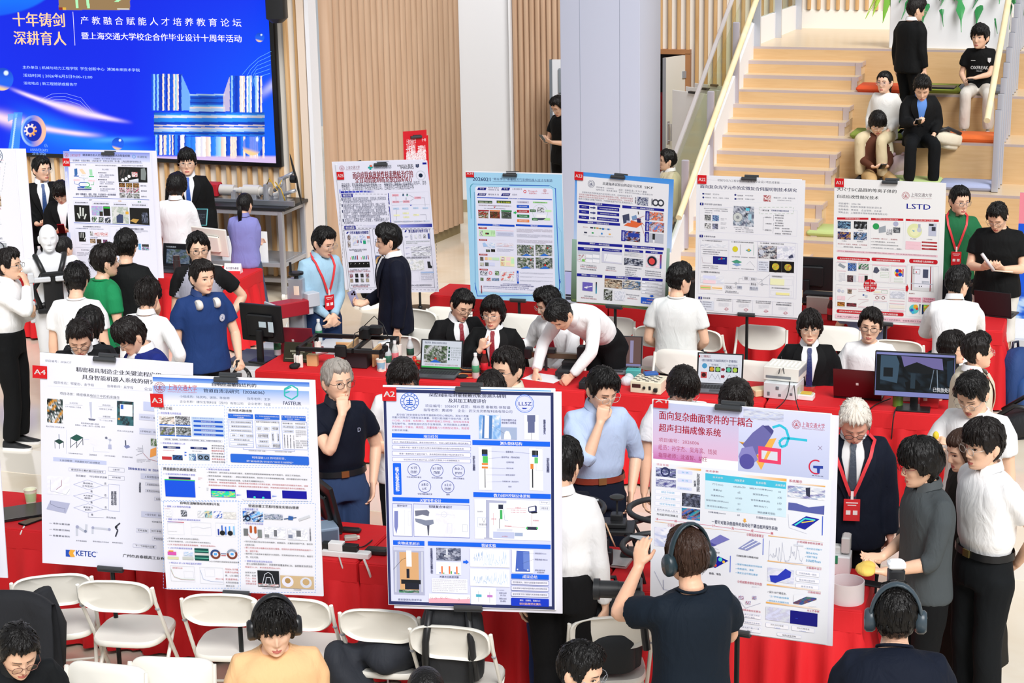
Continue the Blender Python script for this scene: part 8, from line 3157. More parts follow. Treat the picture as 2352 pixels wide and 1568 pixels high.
# exhibition rack on castors with gripper, motors and propeller
rk = at(640,690,0); t = thing('aluminium_rack','tall aluminium profile rack on castors below the big screen','rack',rk,-PSI+.05); H_ = 1.07
part(t,'table_top',[((-.5,.32,H_),(1.3,.72,.035))],'#1b1c1f'); part(t,'top_frame',[((-.5,.0,H_-.045),(1.22,.05,.05)),((-.5,.62,H_-.045),(1.22,.05,.05)),((.08,.31,H_-.045),(.05,.6,.05))],'',m=ALU)
for x,y in ((.08,0),(.08,.62),(-1.08,0),(-1.08,.62)): part(t,'leg',[((x,y,.56),(.055,.055,.96))],'',m=ALU); mb = MB(); mb.lathe([(0,-.02),(.045,-.02),(.045,.02),(0,.02)],16,(0,0,0),0,Matrix.Translation((x,y,.048)) @ Matrix.Rotation(R(90),4,'Y')); obj('castor',mb,WHITEP,t)
part(t,'lower_shelf',[((-.5,0,.42),(1.15,.05,.05)),((-.5,.62,.42),(1.15,.05,.05)),((.08,.31,.42),(.05,.6,.05)),((-.5,.31,.17),(1.15,.06,.05)),((-.5,.31,.44),(1.1,.55,.012))],'',m=ALU)
part(t,'panel',[((.0-.18,.02,.62),(.14,.01,.36)),((-.62,.02,.58),(.14,.01,.30))],'#eef0f4')
g = thing('flight_gripper','test rig with red motor block, cables and black propeller on the aluminium rack','machine',V3(rk)+UP*(H_+.0175),-PSI+.05)
part(g,'rail',[((-.5,.3,.02),(1.15,.18,.04)),((-.05,.12,.03),(.5,.05,.06))],'',m=STEEL); part(g,'motor_block',[((-.9,.3,.13),(.18,.16,.16))],'#b31d2a',.015)
mb = MB()
for x0,x1,r in ((-.80,-.62,.062),(-.62,-.56,.03),(-.56,-.5,.04),(-.5,-.3,.07),(-.3,-.16,.05)): mb.tube([(x0,.3,.13),(x1,.3,.13)],r,16)
obj('shaft',mb,mat('#d9d5cf',.35,.2),g,40); part(g,'clamp',[((-.62,.3,.08),(.05,.12,.12)),((-.36,.3,.06),(.06,.12,.10)),((-.2,.3,.12),(.05,.16,.2)),((-.02,.3,.15),(.06,.1,.3))],'',m=ALU)
tubes(g,'arm',[[(-.12,.3,.14),(.0,.24,.24)],[(-.02,.28,.28),(.14,.28,.36)],[(-.02,.28,.1),(.16,.26,.16)]],.022,'',ALU); tubes(g,'wiring',[[(-.2,.25,.2),(-.12,.18,.3),(-.04,.2,.16),(.02,.2,.28)],[(-.06,.2,.26),(.03,.16,.18),(.07,.18,.02)]],.007,'#c8a02c')
mb = MB(); mb.tube([(.14,.2,.30),(.20,.2,.30)],.045,12); obj('motor',mb,BLACKP,g)
for s in (1,-1): mb = MB(); mb.tube([(.21,.2,.3),(.20-s*.02,.2,.3+s*.10),(.2-s*.05,.2,.3+s*.24),(.2-s*.06,.2,.3+s*.29)],[(.012,.01),(.034,.005),(.022,.004),(.003,.002)],8,up=(0,1,0)); obj('propeller_blade',mb,BLACKP,g)
card('white name card with red foot on the aluminium rack',(622,462),0,H_+.0175,code='R 0 46 100 60 e04838\nB 26 20 74 38 505878 请勿触碰')
# laser marking machine, steel cabinets and square monitor left of the gantry table
t = slab('steel_cabinet','low grey steel cabinet under the black square monitor','cabinet',(612,842),(.55,.42,.70),'#dfe2e6',-14,.0,parts=[('cabinet_top',[((0,0,.715),(.56,.43,.03))],'#4c5054'),('door',[((.0,-.212,.36),(.5,.006,.6))],'#eceef0')]); tw = at(612,818,.73); t.location = (tw.x,tw.y+.0,0)
monitor('black square monitor seen from behind on the grey cabinet',(606,826),158,.40,.33,.16,z=.73,back=True)
t = slab('steel_cabinet','white cabinet behind the maroon laptop carrying the laser column','cabinet',(700,800),(.75,.42,.70),'#e4e6ea',-14,0,parts=[('cabinet_top',[((0,0,.715),(.76,.43,.03))],'#e0e3e8')]); tw = at(700,795,.73); t.location = (tw.x,tw.y+.1,0)
lz = root('laser_marker','red and silver laser marking machine on a tall column','machine',at(688,792,.73),-14)
part(lz,'column',[((0,0,.30),(.12,.09,.60)),((-.065,-.02,.28),(.012,.06,.5))],'',m=ALU); part(lz,'housing',[((.06,-.13,.36),(.15,.34,.13))],'#a8202e',.008,Matrix.Rotation(R(-38),4,'Z')); part(lz,'rear_plate',[((.06,-.305,.35),(.17,.02,.17))],'#c3c7cf',.003,Matrix.Rotation(R(-38),4,'Z')); part(lz,'laser_head',[((.06,.10,.41),(.11,.12,.12)),((.06,.075,.32),(.06,.06,.08))],'#c9ccd4',.004,Matrix.Rotation(R(-38),4,'Z'))
mb = MB(); mb.lathe([(0,.6),(.02,.6),(.02,.63),(.065,.635),(.065,.655),(0,.66)],20); mb.tube([(-.05,0,.65),(-.05,0,.74)],.012,8); obj('hand_wheel',mb,BLACKP,lz); part(lz,'bracket',[((-.14,-.02,.34),(.2,.012,.015)),((-.14,-.02,.26),(.2,.012,.015)),((-.2,-.02,.3),(.015,.02,.10))],'#1b1c1e'); part(lz,'warning_label',[((.015,-.0455,.5),(.05,.002,.08))],'#f0dcc8')
q = at(660,740,1.0)
cable('white cable hanging from the laser machine to the floor',[q,at(640,800,.8),at(600,850,.4),at(560,915,.05)],.006,'#d9dcd8'); cable('black cable hanging from the laser machine',[q,at(648,780,.85),at(632,815,.73)],.006)
# gantry machine
gm = at(800,832,.75); t = thing('gantry_machine','black gantry plotter on wooden plates and white brackets','machine',gm,-.20); HZ = .16
mb = MB()
for a,b in (((-.36,-.22),(.36,-.22)),((-.36,.25),(.36,.25)),((-.36,-.22),(-.36,.25)),((.36,-.22),(.36,.25)),((.12,-.22),(.12,.25))): c = ((a[0]+b[0])/2,(a[1]+b[1])/2,HZ); mb.box(c,(abs(a[0]-b[0])+.03,abs(a[1]-b[1])+.03,.035),0,None,.004)
obj('frame',mb,BLACKP,t)
for x in (-.36,.36):
 for y in (-.22,.25): part(t,'bracket',[((x,y,.055),(.075,.02,.11)),((x,y,.055),(.02,.07,.11))],'#eeeae2'); part(t,'foot_plate',[((x,y,.13),(.03,.03,.05))],'#1b1c1e')
part(t,'wood_plate',[((.02,.02,.08),(.018,.4,.17)),((.26,.05,.08),(.018,.36,.15)),((-.26,-.15,.05),(.09,.05,.10)),((-.1,.2,.06),(.14,.02,.12))],'#d9b07c'); part(t,'carriage',[((.02,-.24,HZ),(.10,.04,.11)),((.12,.12,HZ+.07),(.09,.09,.11)),((.2,.16,HZ+.09),(.12,.08,.08))],'#131416',.015); part(t,'control_box',[((.37,-.08,HZ-.01),(.05,.13,.10))],'#17181a',.006)
mb = MB()
for q in ((-.24,-.12,.1),(.24,.1,.14),(-.05,-.2,.1)): mb.tube([q,(q[0]+.09,q[1]+.04,q[2]+.02)],.024,12)
obj('motor',mb,mat('#d0d2d6',.35,.4),t); part(t,'screen_box',[((.12,-.1,.07),(.2,.16,.13))],'#26282c'); tubes(t,'wiring',[[(.1,.15,.28),(.18,.2,.36),(.27,.15,.3),(.33,.1,.2)],[(.12,-.22,.2),(.1,-.1,.28),(.12,.1,.27)]],.004,'#1a1a1a')
laptop('maroon laptop seen from behind at the left end of the gantry table',(688,806),170,lid='#8a2e3c',base='#9a4450',w_=.36,logo=True)
t = root('tablet','black tablet with two lines of text leaning on the maroon laptop','tablet',at(683,832,.75),-12); M = Matrix.Rotation(R(-18),4,'X') @ Matrix.Translation((0,0,.085)); part(t,'tablet_body',[((0,0,0),(.25,.01,.17))],'#2c2a20',.004,M); picture(t,.24,.16,0,0,M @ Matrix.Translation((0,-.0045,0)),'R 0 0 100 67 353224\nT 22 26 76 33 e8e4c8 面向医学科研核素数据全动态的\nT 30 36 68 42 e8e4c8 敷贴自动化智能系统\nZ 1 c8c4a8 4 56 96 56','display')
blob('adapter_cable','small coil of black cable on the red cloth before the tablet','cable',[((0,0,.02),(.04,.03,.02)),((.02,.01,.03),(.03,.03,.02))],'#151517',.006,.01,loc=at(676,846,.75))
for l,px,lab,cap,lq in (('water bottle with green label right of the laser machine',(733,786),'#2c7a54','#f4f4f4','#dfe9ee'),('water bottle with green label left of the maroon laptop',(638,815),'#2c7a54','#f4f4f4','#dfe9ee'),('water bottle behind the blue paper cup',(892,845),'#2c6a54','#f4f4f4','#dfe9ee'),('water bottle with reddish label beside the gantry machine',(908,838),'#d87880','#f4f4f4','#e6ece8'),('water bottle with dark label left of the tomato laptop',(943,828),'#204c3c','#f4f4f4','#dfe6e8'),('water bottle with green label right of the tomato laptop',(1093,868),'#4c9a70','#f4f4f4','#e4eae8'),('cola bottle with red cap beside the water bottle',(1113,862),'#c81c2c','#e0342c','#5a2018'),('tall cola bottle at the left edge of poster A21',(1907,734),'#d02430','#e03838','#4a1410')): bottle(l,px,.21,cap,lab,lq)
cup('blue-banded paper cup right of the gantry machine',(876,852),'#efe6d4','#8cc4dc'); cup('paper cup with green tower print on the lower left red table',(72,1157))
t = thing('tomato_plant','small bunch of red tomatoes with green stems left of the tomato laptop','plant',at(952,842,.75)); tubes(t,'stem',[[(-.03,0,.0),(.0,.01,.05),(.06,0,.02)],[(.0,0,.05),(.02,-.03,.07)]],.005,'#8cb848')
for q in ((-.04,0,.02),(-.02,.03,.02),(.01,-.02,.06),(.03,.03,.02),(-.05,.03,.05),(.0,.02,.07)): mb = MB(); mb.ell(q,(.018,.018,.017),10,8); obj('tomato',mb,mat('#d8402c',.3),t,180)
laptop('dark laptop showing a tomato picking video',(1004,862),-12,'#2e3034','#4a4c50','''
R 0 0 100 67 dfe4f0
B 6 3 62 8 303860 性能评测：整机真实场景实验验证
N 5 12 64 54 311 58704c c8ccc8 303830 90988c 384a2c d4d4d8
P 3070d8 20 54 34 46 50 54
O 35 44 3 e04030
R 67 14 71 20 1c5038
R 67 23 71 29 1c5038
R 67 32 71 38 1c5038
R 67 41 71 47 1c5038
K 74 14 98 48 6 486050
T 8 57 92 61 a02838 本系统成功实现了番茄串收获机器人的末端精准识别与采摘
R 0 63 100 67 40b858
''',w_=.36)
slab('keyboard','black keyboard with tangled orange cable right of the tomato laptop','keyboard',(1070,852),(.30,.12,.02),'#222428',-14,parts=[('keys',[((-.12+i*.027,y,.022),(.022,.024,.006)) for i in range(10) for y in (-.036,-.006,.024)],'#2e3034')])
blob('computer_mouse','black mouse in front of the black keyboard','mouse',[((0,0,.015),(.05,.032,.018))],'#1a1b1d',.007,0,loc=at(1063,868,.75)); cable('orange cable looped over the black keyboard',[at(1048,836,.78),at(1062,848,.79),at(1090,850,.79),at(1086,858,.78),at(1056,858,.77),at(1062,866,.76),at(1090,866,.76)],.004,'#d88c50')
# linear stage
ls = at(1282,848,.75); t = thing('linear_stage','black linear motion stage on a cross slide, in front of the bending man','machine',ls,-.24)
part(t,'rail',[((-.02,.0,.12),(.44,.05,.045))],'',m=mat('#6a5a48',.35,.5)); part(t,'end_block',[((-.25,0,.13),(.06,.08,.09)),((.22,0,.15),(.10,.10,.12))],'#1a1b1e',.008); part(t,'carriage',[((-.08,0,.16),(.12,.08,.035)),((-.09,-.05,.06),(.022,.022,.14))],'#202226'); part(t,'cross_slide',[((.12,-.02,.06),(.14,.14,.07)),((.12,-.1,.025),(.18,.26,.05)),((.12,-.27,.035),(.10,.08,.07))],'#1b1c1f',.008); part(t,'motor_label',[((.14,-.312,.035),(.03,.002,.04))],'#d8d8da')
slab('controller_box','black controller box right of the linear stage','box',(1344,888),(.07,.16,.06),'#202226',-14,parts=[('fin',[((x,0,.063),(.006,.14,.006)) for x in (-.02,0,.02)],'#2c2e32')])
def paper(label,px,yaw,a=.21,b=.297):
 o = obj('paper_sheet',MB().box((0,0,.0015),(a,b,.001)),mat('#f2f2f4',.6)); o.location = at(*px,.75); o.rotation_euler = (0,0,R(yaw)); tag(o,label,'paper')
paper('white sheet of paper under the linear stage',(1250,868),60)
laptop('silver laptop with brownish screen right of the bending man',(1418,852),-10,'#7c7a7c','#808288','R 0 0 100 67 6e5450\nR 40 20 66 48 b4b4dc\nR 74 8 82 60 9c94b8\nR 0 63 100 67 8c88b8\nR 56 38 63 40 505068',w_=.38)
slab('signal_generator','cream instrument with black and white chequered top','instrument',(1492,896),(.25,.22,.10),'#e6ddc4',-20,parts=[('display',[((-.075,-.111,.06),(.07,.004,.03))],'#401c1c'),('knob',[((-.01,-.116,.05),(.02,.02,.02)),((.085,-.118,.04),(.03,.03,.03)),((.035,-.112,.05),(.018,.006,.03))],'#1a1b1d'),('top_vents',[((-.1+i*.036,-.09+j*.032,.1005),(.03,.014,.004)) for i in range(6) for j in range(6) if (i+j) % 2],'#18191b')])
slab('booklet','blue notebook on the chequered instrument','book',(1495,860),(.11,.08,.02),'#2a5ca8',10,.85)
blob('plastic_bag','crumpled clear plastic bag left of the chequered instrument','bag',[((0,0,.03),(.05,.05,.035)),((.02,.05,.04),(.04,.05,.04))],'#d4d6da',.008,.02,loc=at(1440,882,.75)); slab('component_box','teal patterned box under the brown-screen laptop','box',(1455,866),(.12,.08,.07),'#48a8a4',-10)
slab('drawing_tablet','flat black tablet behind the dark fringe of the looking-down person','tablet',(1548,872),(.2,.12,.015),'#222428',-14,parts=[('glass',[((0,0,.0155),(.18,.1,.001))],'#303238')])
laptop('silver laptop showing a slide with colour maps',(1648,896),-12,'#3a3c40','#6c6e74','''
R 0 0 100 67 eaecf6
R 0 4 3 9 d02028
B 5 3 28 9 a02838 2.三维精铣加工
B 6 12 90 18 303870 • 宏微复合伺服切削加工工件表面面形质量明显优于单一慢刀伺服切削加工
F 24 22 52 62 c8cce0 .6
F 62 22 96 62 c8cce0 .6
B 30 23 46 27 303870 慢刀伺服切削
B 68 23 90 27 303870 宏微复合伺服切削
R 25 29 37 41 202428
R 39 29 51 41 202428
R 64 29 77 41 202428
R 79 29 92 41 202428
O 31 35 5 e0a030
O 45 35 5 90d060
O 70 35 5 60c8a0
O 85 35 5 b8d850
P 902838 53 32 58 32 58 30 62 35 58 40 58 38 53 38
P 902838 53 48 58 48 58 46 62 51 58 56 58 54 53 54
O 14 28 6 50a0d0
R 6 42 20 56 d05050
O 13 49 5 401818
Z .6 505878 26 58 32 46 40 58 46 46 50 58
Z .6 505878 66 58 72 46 80 58 88 46 94 58
''',w_=.37)
slab('wooden_box','small pale wooden box left of the white instruments','box',(1746,906),(.14,.12,.055),'#d9c49c',20)
kn = [((-.10+i*.034,-.07+j*.032,.108),(.014,.014,.02)) for i in range(7) for j in range(5)]
slab('power_amplifier','lower white instrument of the stack on the red table','instrument',(1800,908),(.26,.24,.13),'#dadfe2',-22,parts=[('socket',[((-.09,-.121,.04),(.02,.004,.03)),((0,-.121,.035),(.02,.006,.02)),((.09,-.121,.05),(.02,.004,.02)),((-.02,-.122,.09),(.025,.006,.025))],'#70757c')])
slab('signal_conditioner','upper white instrument with rows of knobs on the stack','instrument',(1803,866),(.28,.25,.11),'#e6e4dc',-22,.884,parts=[('knobs',kn,'#f4f2ec'),('vent',[((-.02,-.126,.03),(.2,.003,.02))],'#7c8086'),('side_trim',[((.1405,0,.07),(.004,.24,.05))],'#8c929c')])
for pts,l in (([(1795,845),(1790,800),(1812,835),(1822,905),(1832,935)],'black cable from the knob instrument down the red skirt'),([(1783,845),(1792,822),(1808,850),(1800,900),(1770,930)],'black looped cable over the front of the white instruments')):
 cable(l,[at(x,y,1.0-.05*i)+V3((0,-.16,0)) for i,(x,y) in enumerate(pts)],.004)
t = slab('sample_box','clear lidded sample box with yellow foam beside the instruments','box',(1852,916),(.12,.10,.045),'#f0f0f0',-20,parts=[('foam',[((0,0,.05),(.08,.06,.012))],'#e8c04c')]); mb = MB(); mb.box((0,0,.072),(.12,.10,.05)); obj('clear_lid',mb,GL,t)
laptop('dark red laptop seen from behind left of the big monitor',(1975,908),162,'#5c121c','#2a1a1c',w_=.37,logo=True)
monitor('big monitor playing a dark chamber video, right',(2098,940),-14,.60,.345,.10,'''
R 0 0 100 57 8c90cc
R .5 3 99.5 51 101418
N 6 4 94 50 321 0c1216 10181e 1c2832 0a0e12 24323e
P 7870a8 32 4 84 5 86 20 52 16 36 18
P 181c20 36 18 52 11 66 16 90 24 60 26 40 24
P 0c1014 38 38 52 34 58 40 56 48 40 48
R 45 26 51 46 2c3c48
P 40586c 6 4 26 4 30 14 28 40 6 36
R 10 20 22 32 161c22
Z 1 708090 74 20 70 46
Z 1 8898a8 78 20 80 46
P 203040 90 8 98 6 98 44 92 40
B 74 43 98 49 f0f0f4 已快放处理
''')
t = root('tea_bottle','glass jar of green tea under the big monitor','bottle',at(2062,932,.75)); mb = MB(); mb.lathe([(0,0),(.04,0),(.04,.14),(0,.142)],18); obj('jar_body',mb,mat('#6c9a3c',.2,alpha=.8),t); mb = MB(); mb.lathe([(0,.142),(.042,.142),(.042,.17),(0,.172)],18); obj('jar_lid',mb,mat('#8cc850',.4),t)
slab('white_box','small white box under the big monitor','box',(2090,920),(.11,.07,.05),'#eeeef0',-10); slab('red_box','red gift box at the right foot of the big monitor','box',(2135,930),(.14,.16,.10),'#c8242c',-14,parts=[('printed_mark',[((-.03,-.0805,.07),(.03,.002,.03))],'#f0c0b8')])
cable('black coiled cable from the dark red laptop over the cloth edge',[at(2045,915,.77),at(2010,930,.76),at(1995,948,.74),at(1990,990,.55)],.005); cable('black cable hanging from the big monitor to the floor',[at(2060,935,.77),at(2052,960,.72),at(2045,1040,.4),at(2040,1120,.05)],.005)
# third row
monitor('black monitor seen from behind between posters A22 and A21',(1852,690),165,.52,.33,.10); monitor('black monitor seen edge-on beside the pale grey t-shirt',(1603,716),200,.34,.32,.08)
slab('metal_box','brushed metal instrument case with a keyboard on top, behind the cola bottle','box',(1888,716),(.26,.2,.16),'#b4a8a0',-18,parts=[('keyboard',[((.0,0,.175),(.34,.13,.018))],'#26282c')]); cup('white bowl-shaped cup left of the metal case',(1862,706),'#f0f0f0','#e6e6e8'); laptop('dark laptop beside the elbow of the seated white shirt man',(2290,722),150,'#26282c','#2a2c30',w_=.34)
laptop('thin laptop with lilac screen between posters A24 and A23',(1292,690),-20,'#c8ccd8','#d8dade','R 0 0 100 67 b8b8e4')
# front row
dc = at(1408,1208,1.0); t = thing('quadcopter','black drone with four ducted propellers standing on the red table','drone',V3((dc.x,dc.y,.75)),-.1)
part(t,'body',[((0,0,.24),(.26,.20,.03)),((0,0,.27),(.16,.12,.03)),((.02,.03,.30),(.07,.07,.04))],'#1d1e20',.006); tubes(t,'arm',[[(0,0,.24),(sx*.28,sy*.30,.22)] for sx in (-1,1) for sy in (-1,1)],.016,'#202124'); tubes(t,'landing_leg',[[(.12,-.1,.23),(.2,-.26,.0)],[(-.12,-.1,.23),(-.2,-.26,.0)],[(.12,.1,.23),(.2,.24,0)],[(-.12,.1,.23),(-.2,.24,0)]],.010,'#1a1b1d')
for sx in (-1,1):
 for sy in (-1,1):
  q = (sx*.28,sy*.30,.25); mb = MB(); mb.torus(q,.205,.018,36,8); d_ = obj('rotor_guard',mb,mat('#2a2d30',.5),t,180); mb = MB(); mb.lathe([(0,-.02),(.026,-.02),(.028,.015),(.01,.03),(0,.03)],16,q); obj('motor',mb,mat('#c03038',.35,.3),t)
  for s in (1,-1): mb = MB(); an = .5*sx+.9*sy; mb.tube([(q[0]+s*r*math.cos(an),q[1]+s*r*math.sin(an),q[2]+.03) for r in (.01,.06,.12,.18)],[(.008,.003),(.02,.002),(.017,.002),(.006,.001)],8,up=(-math.sin(an),math.cos(an),.35)); obj('propeller_blade',mb,mat('#b8bcc0',.3),t)
part(t,'gimbal_camera',[((-.03,-.1,.1),(.07,.07,.08)),((-.03,-.1,.17),(.03,.03,.08))],'#1b1a20',.006); mb = MB(); mb.lathe([(0,0),(.04,0),(.045,.012),(.03,.02),(0,.022)],16,(.02,.06,.40)); mb.tube([(.02,.06,.3),(.02,.06,.4)],.006,6); obj('antenna',mb,mat('#2c2e2e',.5),t); tubes(t,'wiring',[[(-.06,-.05,.28),(-.08,-.1,.25),(-.05,-.12,.3),(-.03,-.1,.22)],[(-.04,-.06,.29),(0,-.12,.22),(.02,-.1,.16)]],.005,'#d8b090')
laptop('closed silver laptop on the red table below the drone',(1388,1284),-18,'#c9c6c4','#c0bebc',closed=True,w_=.34); slab('remote_controller','black drone remote controller right of the silver laptop','controller',(1465,1280),(.20,.14,.05),'#1e1f22',-10,bev=.02,parts=[('stick',[((-.06,0,.06),(.01,.01,.04)),((.06,0,.06),(.01,.01,.04))],'#2c2e30'),('handle',[((0,.08,.03),(.14,.012,.012))],'#c8c8ca')])
monitor('black monitor leaning beside the edge of poster A3',(748,1222),118,.42,.30,.06,tilt=-12); slab('bench_meter','blue-grey bench meter at the edge of poster A3','instrument',(752,1246),(.12,.16,.12),'#8ea2b8',20,parts=[('face',[((.0,-.081,.06),(.1,.004,.09))],'#5c6c80')])
slab('power_strip','white power strip with plugs on the red table edge','power strip',(796,1278),(.30,.06,.04),'#efefef',-14,parts=[('plug',[((-.06,0,.065),(.09,.055,.05))],'#f4f4f4'),('black_adapter',[((.03,0,.06),(.09,.05,.04)),((-.13,.02,.05),(.06,.05,.05))],'#1c1d1f')])
for l,px,dm in (('black power brick at the left edge of poster A2',(866,1272),(.14,.07,.04)),('black power brick behind the small circuit module',(806,1222),(.13,.05,.03))): slab('power_brick',l,'adapter',px,dm,'#1d1e20',-14,bev=.01)
slab('circuit_module','small silver circuit module with cables on the red table','electronics',(806,1240),(.08,.05,.03),'#b8b4ac',10,parts=[('connector',[((.045,0,.015),(.02,.02,.02))],'#e0dcd0')])
e = at(836,1284,.79)
cable('thick white cable from the power strip down to the floor',[e,at(850,1320,.68),at(862,1365,.45),at(874,1402,.2),V3((e.x+.13,e.y-.12,.02))],.007,'#ececea'); cable('thin white kinked cable down the red skirt',[at(778,1275,.79),at(790,1310,.68),at(812,1340,.55),at(806,1352,.5),at(835,1382,.35),at(870,1398,.2)],.005,'#e6e6e4'); cable('black cable trailing across the red table',[at(760,1262,.78),at(790,1250,.76),at(830,1256,.76),at(855,1240,.76)],.004)
laptop('closed dark laptop beside the paper cup, lower left',(50,1180),25,'#4c4a48','#2a2a2c',closed=True,w_=.3); phone('black phone charging on the lower left red table',at(72,1196,.757),rz3(R(-35)) @ Matrix.Rotation(R(-90),3,'X')); cable('white charging cable hanging at the lower left table',[at(56,1208,.757),at(46,1230,.70),at(42,1262,.5),at(38,1290,.35)],.005,'#f0f0f0')
t = root('white_robot','white tabletop robot with grey joints at the right edge of the lilac poster','machine',at(1922,1312,.75),-14); part(t,'base',[((0,0,.06),(.16,.14,.12))],'#e8e8ea',.008); part(t,'joint',[((-.05,0,.17),(.05,.10,.08)),((.05,0,.18),(.05,.10,.10)),((0,0,.14),(.06,.06,.05))],'#d4d4d2',.008); part(t,'circuit_board',[((-.02,-.072,.10),(.06,.004,.05))],'#2c8c64')
t = thing('plastic_ring','wide open white plastic ring on the right end of the front table','ring',at(1945,1378,.75)); mb = MB(); mb.lathe([(.090,0),(.095,.0),(.095,.12),(.090,.12),(.090,0)],40); obj('ring_wall',mb,mat('#f0e6e8',.5),t,50); slab('phone_case','black phone lying on the right corner of the front table','phone',(2000,1342),(.15,.075,.012),'#1a1b1d',-30)
# things held and worn
def mid(k,w=.5): a,b = P[k].wr; return a.lerp(b,w)
def fwd(k): return P[k].rot @ V3((0,-1,0))
def tilt(k,x=50): return P[k].rot @ Matrix.Rotation(R(x)-R(90),3,'X')
for k,l,c in ((2,'red phone in the hands of the bespectacled person left of poster A26','#d02838'),(20,'silver phone in the hands of the person beside the column','#c8c8cc'),(23,'black phone in the hands of the seated person with dark glasses','#17181b')):
 phone(l,mid(k)+fwd(k)*.09+UP*.05,tilt(k,130),c)
phone('lilac phone with three lenses held by the navy suit man',P[18].wr[0]+fwd(18)*.10+UP*.05,rz3(R(20)) @ Matrix.Rotation(R(12),3,'X') @ Matrix.Rotation(R(-20),3,'Y') @ Matrix.Rotation(PI,3,'Z'),'#a9a9cc',True)
phone('white phone in the right hand of the suit man on the steps',P[60].wr[0]+fwd(60)*.10+UP*.03,tilt(60,150),'#e6dcdc'); phone('dark phone in the hands of the vest wearer on the steps',mid(61)+fwd(61)*.1+UP*.02,tilt(61,150),'#3a3030'); phone('dark phone on the lap of the printed t-shirt wearer on the steps',mid(58)+fwd(58)*.08+UP*.03,tilt(58,170),'#202226')
blob('bread','yellow bread in clear wrap held by the striped tie person','bread',[((0,0,0),(.06,.04,.035))],'#ecc468',.01,.01,loc=mid(1)+fwd(1)*.10+UP*.03)
blob('snack_packet','yellow snack packet held by the dark grey shirt person','packet',[((0,0,0),(.05,.07,.02)),((.02,.03,.01),(.04,.04,.02))],'#ecc860',.008,.01,loc=P[39].wr[1]+fwd(39)*.11+UP*.03)
blob('toy_block','small yellow and blue toy held by the looking-down white t-shirt person','toy',[((0,0,0),(.02,.02,.03))],'#e8cc38',.006,0,loc=P[36].wr[0]+UP*.1+fwd(36)*.03)
q = P[14].wr[0]+fwd(14)*.08+UP*.06; t = thing('tablet','teal tablet held by the white shirt person with back to us','tablet',q,R(-6)); M = Matrix.Rotation(R(-25),4,'X'); part(t,'tablet_case',[((0,0,0),(.26,.012,.19))],'#3f9aa0',.008,M); picture(t,.24,.17,0,0,M @ Matrix.Translation((0,-.006,0)),'R 0 0 100 71 20242c\nR 8 14 46 40 3c78c8\nK 56 20 92 50 4 788090','display')
q = mid(33)+fwd(33)*.09; t = thing('drinking_straw_pack','clear straw packet in the hands of the black t-shirt person at the right','packet',q); tubes(t,'wrapper',[[(-.10,-.02,.16),(.02,0,.0)]],.016,'#d8d4d6'); tubes(t,'straw',[[(0,0,0),(.2,.02,-.02)]],.006,'#ece0cc')
q = P[12].wr[1]; t = thing('cable_bundle','coiled black cable hanging from the hand of the navy polo person','cable',q); tubes(t,'coil',[[(.02+r*math.sin(a)*.8,-.04,-.10-r*.6-r*math.cos(a)) for a in [2*PI*j/18 for j in range(19)]] for r in (.06,.075,.09,.10)],.004,'#161618'); part(t,'plug',[((0,-.06,-.03),(.03,.03,.06))],'#2c2c2e')
def headset(label,k,c,mic=False,neck=False):
 q = P[k]; t = thing('headphones',label,'headphones',q.loc,q.root.rotation_euler.z); M = q.HM.copy()
 if neck: M = Matrix.Translation(M.translation+V3((0,-.075,-.185))) @ Matrix.Rotation(R(-78),4,'X')
 a = .10 if not neck else .075; h0 = .158
 mb = MB(); mb.tube([(a*math.sin(x),.02,h0*math.cos(x) if math.cos(x) > 0 else .03*math.cos(x)) for x in [R(-88+176*j/14) for j in range(15)]],[(.018,.008)]*15,8,0,True,M,up=(0,1,0)); obj('headband',mb,mat(c,.4),t,180)
 for s in (-1,1): mb = MB(); mb.lathe([(0,-.022),(.036,-.022),(.044,-.01),(.044,.012),(.036,.022),(0,.024)],20,(0,0,0),0,M @ Matrix.Translation((s*a,.012,-.012)) @ Matrix.Rotation(R(90*s),4,'Y') @ Matrix.Diagonal((1.15,.9,1,1))); obj('ear_cup',mb,mat(c,.35),t,50)
 if mic: mb = MB(); mb.tube([(-.11,0,-.03),(-.115,-.08,-.05)],.006,6,0,True,M); mb.ell((-.115,-.09,-.05),(.018,.02,.018),10,8,0,M); obj('microphone',mb,BLACKP,t)
headset('black headphones on the person in the orange t-shirt',52,'#1c1d20'); headset('dark teal headphones on the camera operator',50,'#22343c'); headset('grey and black intercom headset on the bottom right person',51,'#3a4852',True); headset('white headphones around the neck of the navy polo person',12,'#e2ded8',neck=True)
q = mid(50,.35)+fwd(50)*.10+V3((-.13,0,.0)); t = thing('video_camera','black mirrorless camera on a gimbal with a long lens pointing left','camera',q,R(-96)); part(t,'camera_body',[((0,0,0),(.13,.07,.10)),((0,0,.06),(.06,.06,.03))],'#17181a',.01)
mb = MB()
for y0,y1,r in ((-.03,-.08,.04),(-.08,-.17,.043),(-.17,-.20,.052)): mb.tube([(0,y0,0),(0,y1,0)],r,20)
obj('lens_barrel',mb,mat('#1f2022',.4),t,40); mb = MB(); mb.tube([(.11,.02,.0),(.11,.02,-.09),(.02,.04,-.12),(.02,.06,-.30)],.02,10); mb.box((0,-.02,-.07),(.12,.14,.02)); mb.lathe([(0,0),(.035,0),(.035,.06),(0,.06)],16,(.11,.02,-.03)); obj('gimbal',mb,mat('#232427',.45),t)
q = at(2058,1322,1.62); t = thing('camera_flash','camera flash with white dome above the headset person','flash',q-V3((0,.0,.0))); part(t,'flash_body',[((0,0,-.02),(.075,.06,.12)),((0,.01,-.12),(.06,.05,.06)),((0,-.04,-.18),(.14,.08,.10))],'#1c1f24',.012); part(t,'diffuser_dome',[((0,0,.055),(.08,.065,.04))],'#f4f6f8',.018)
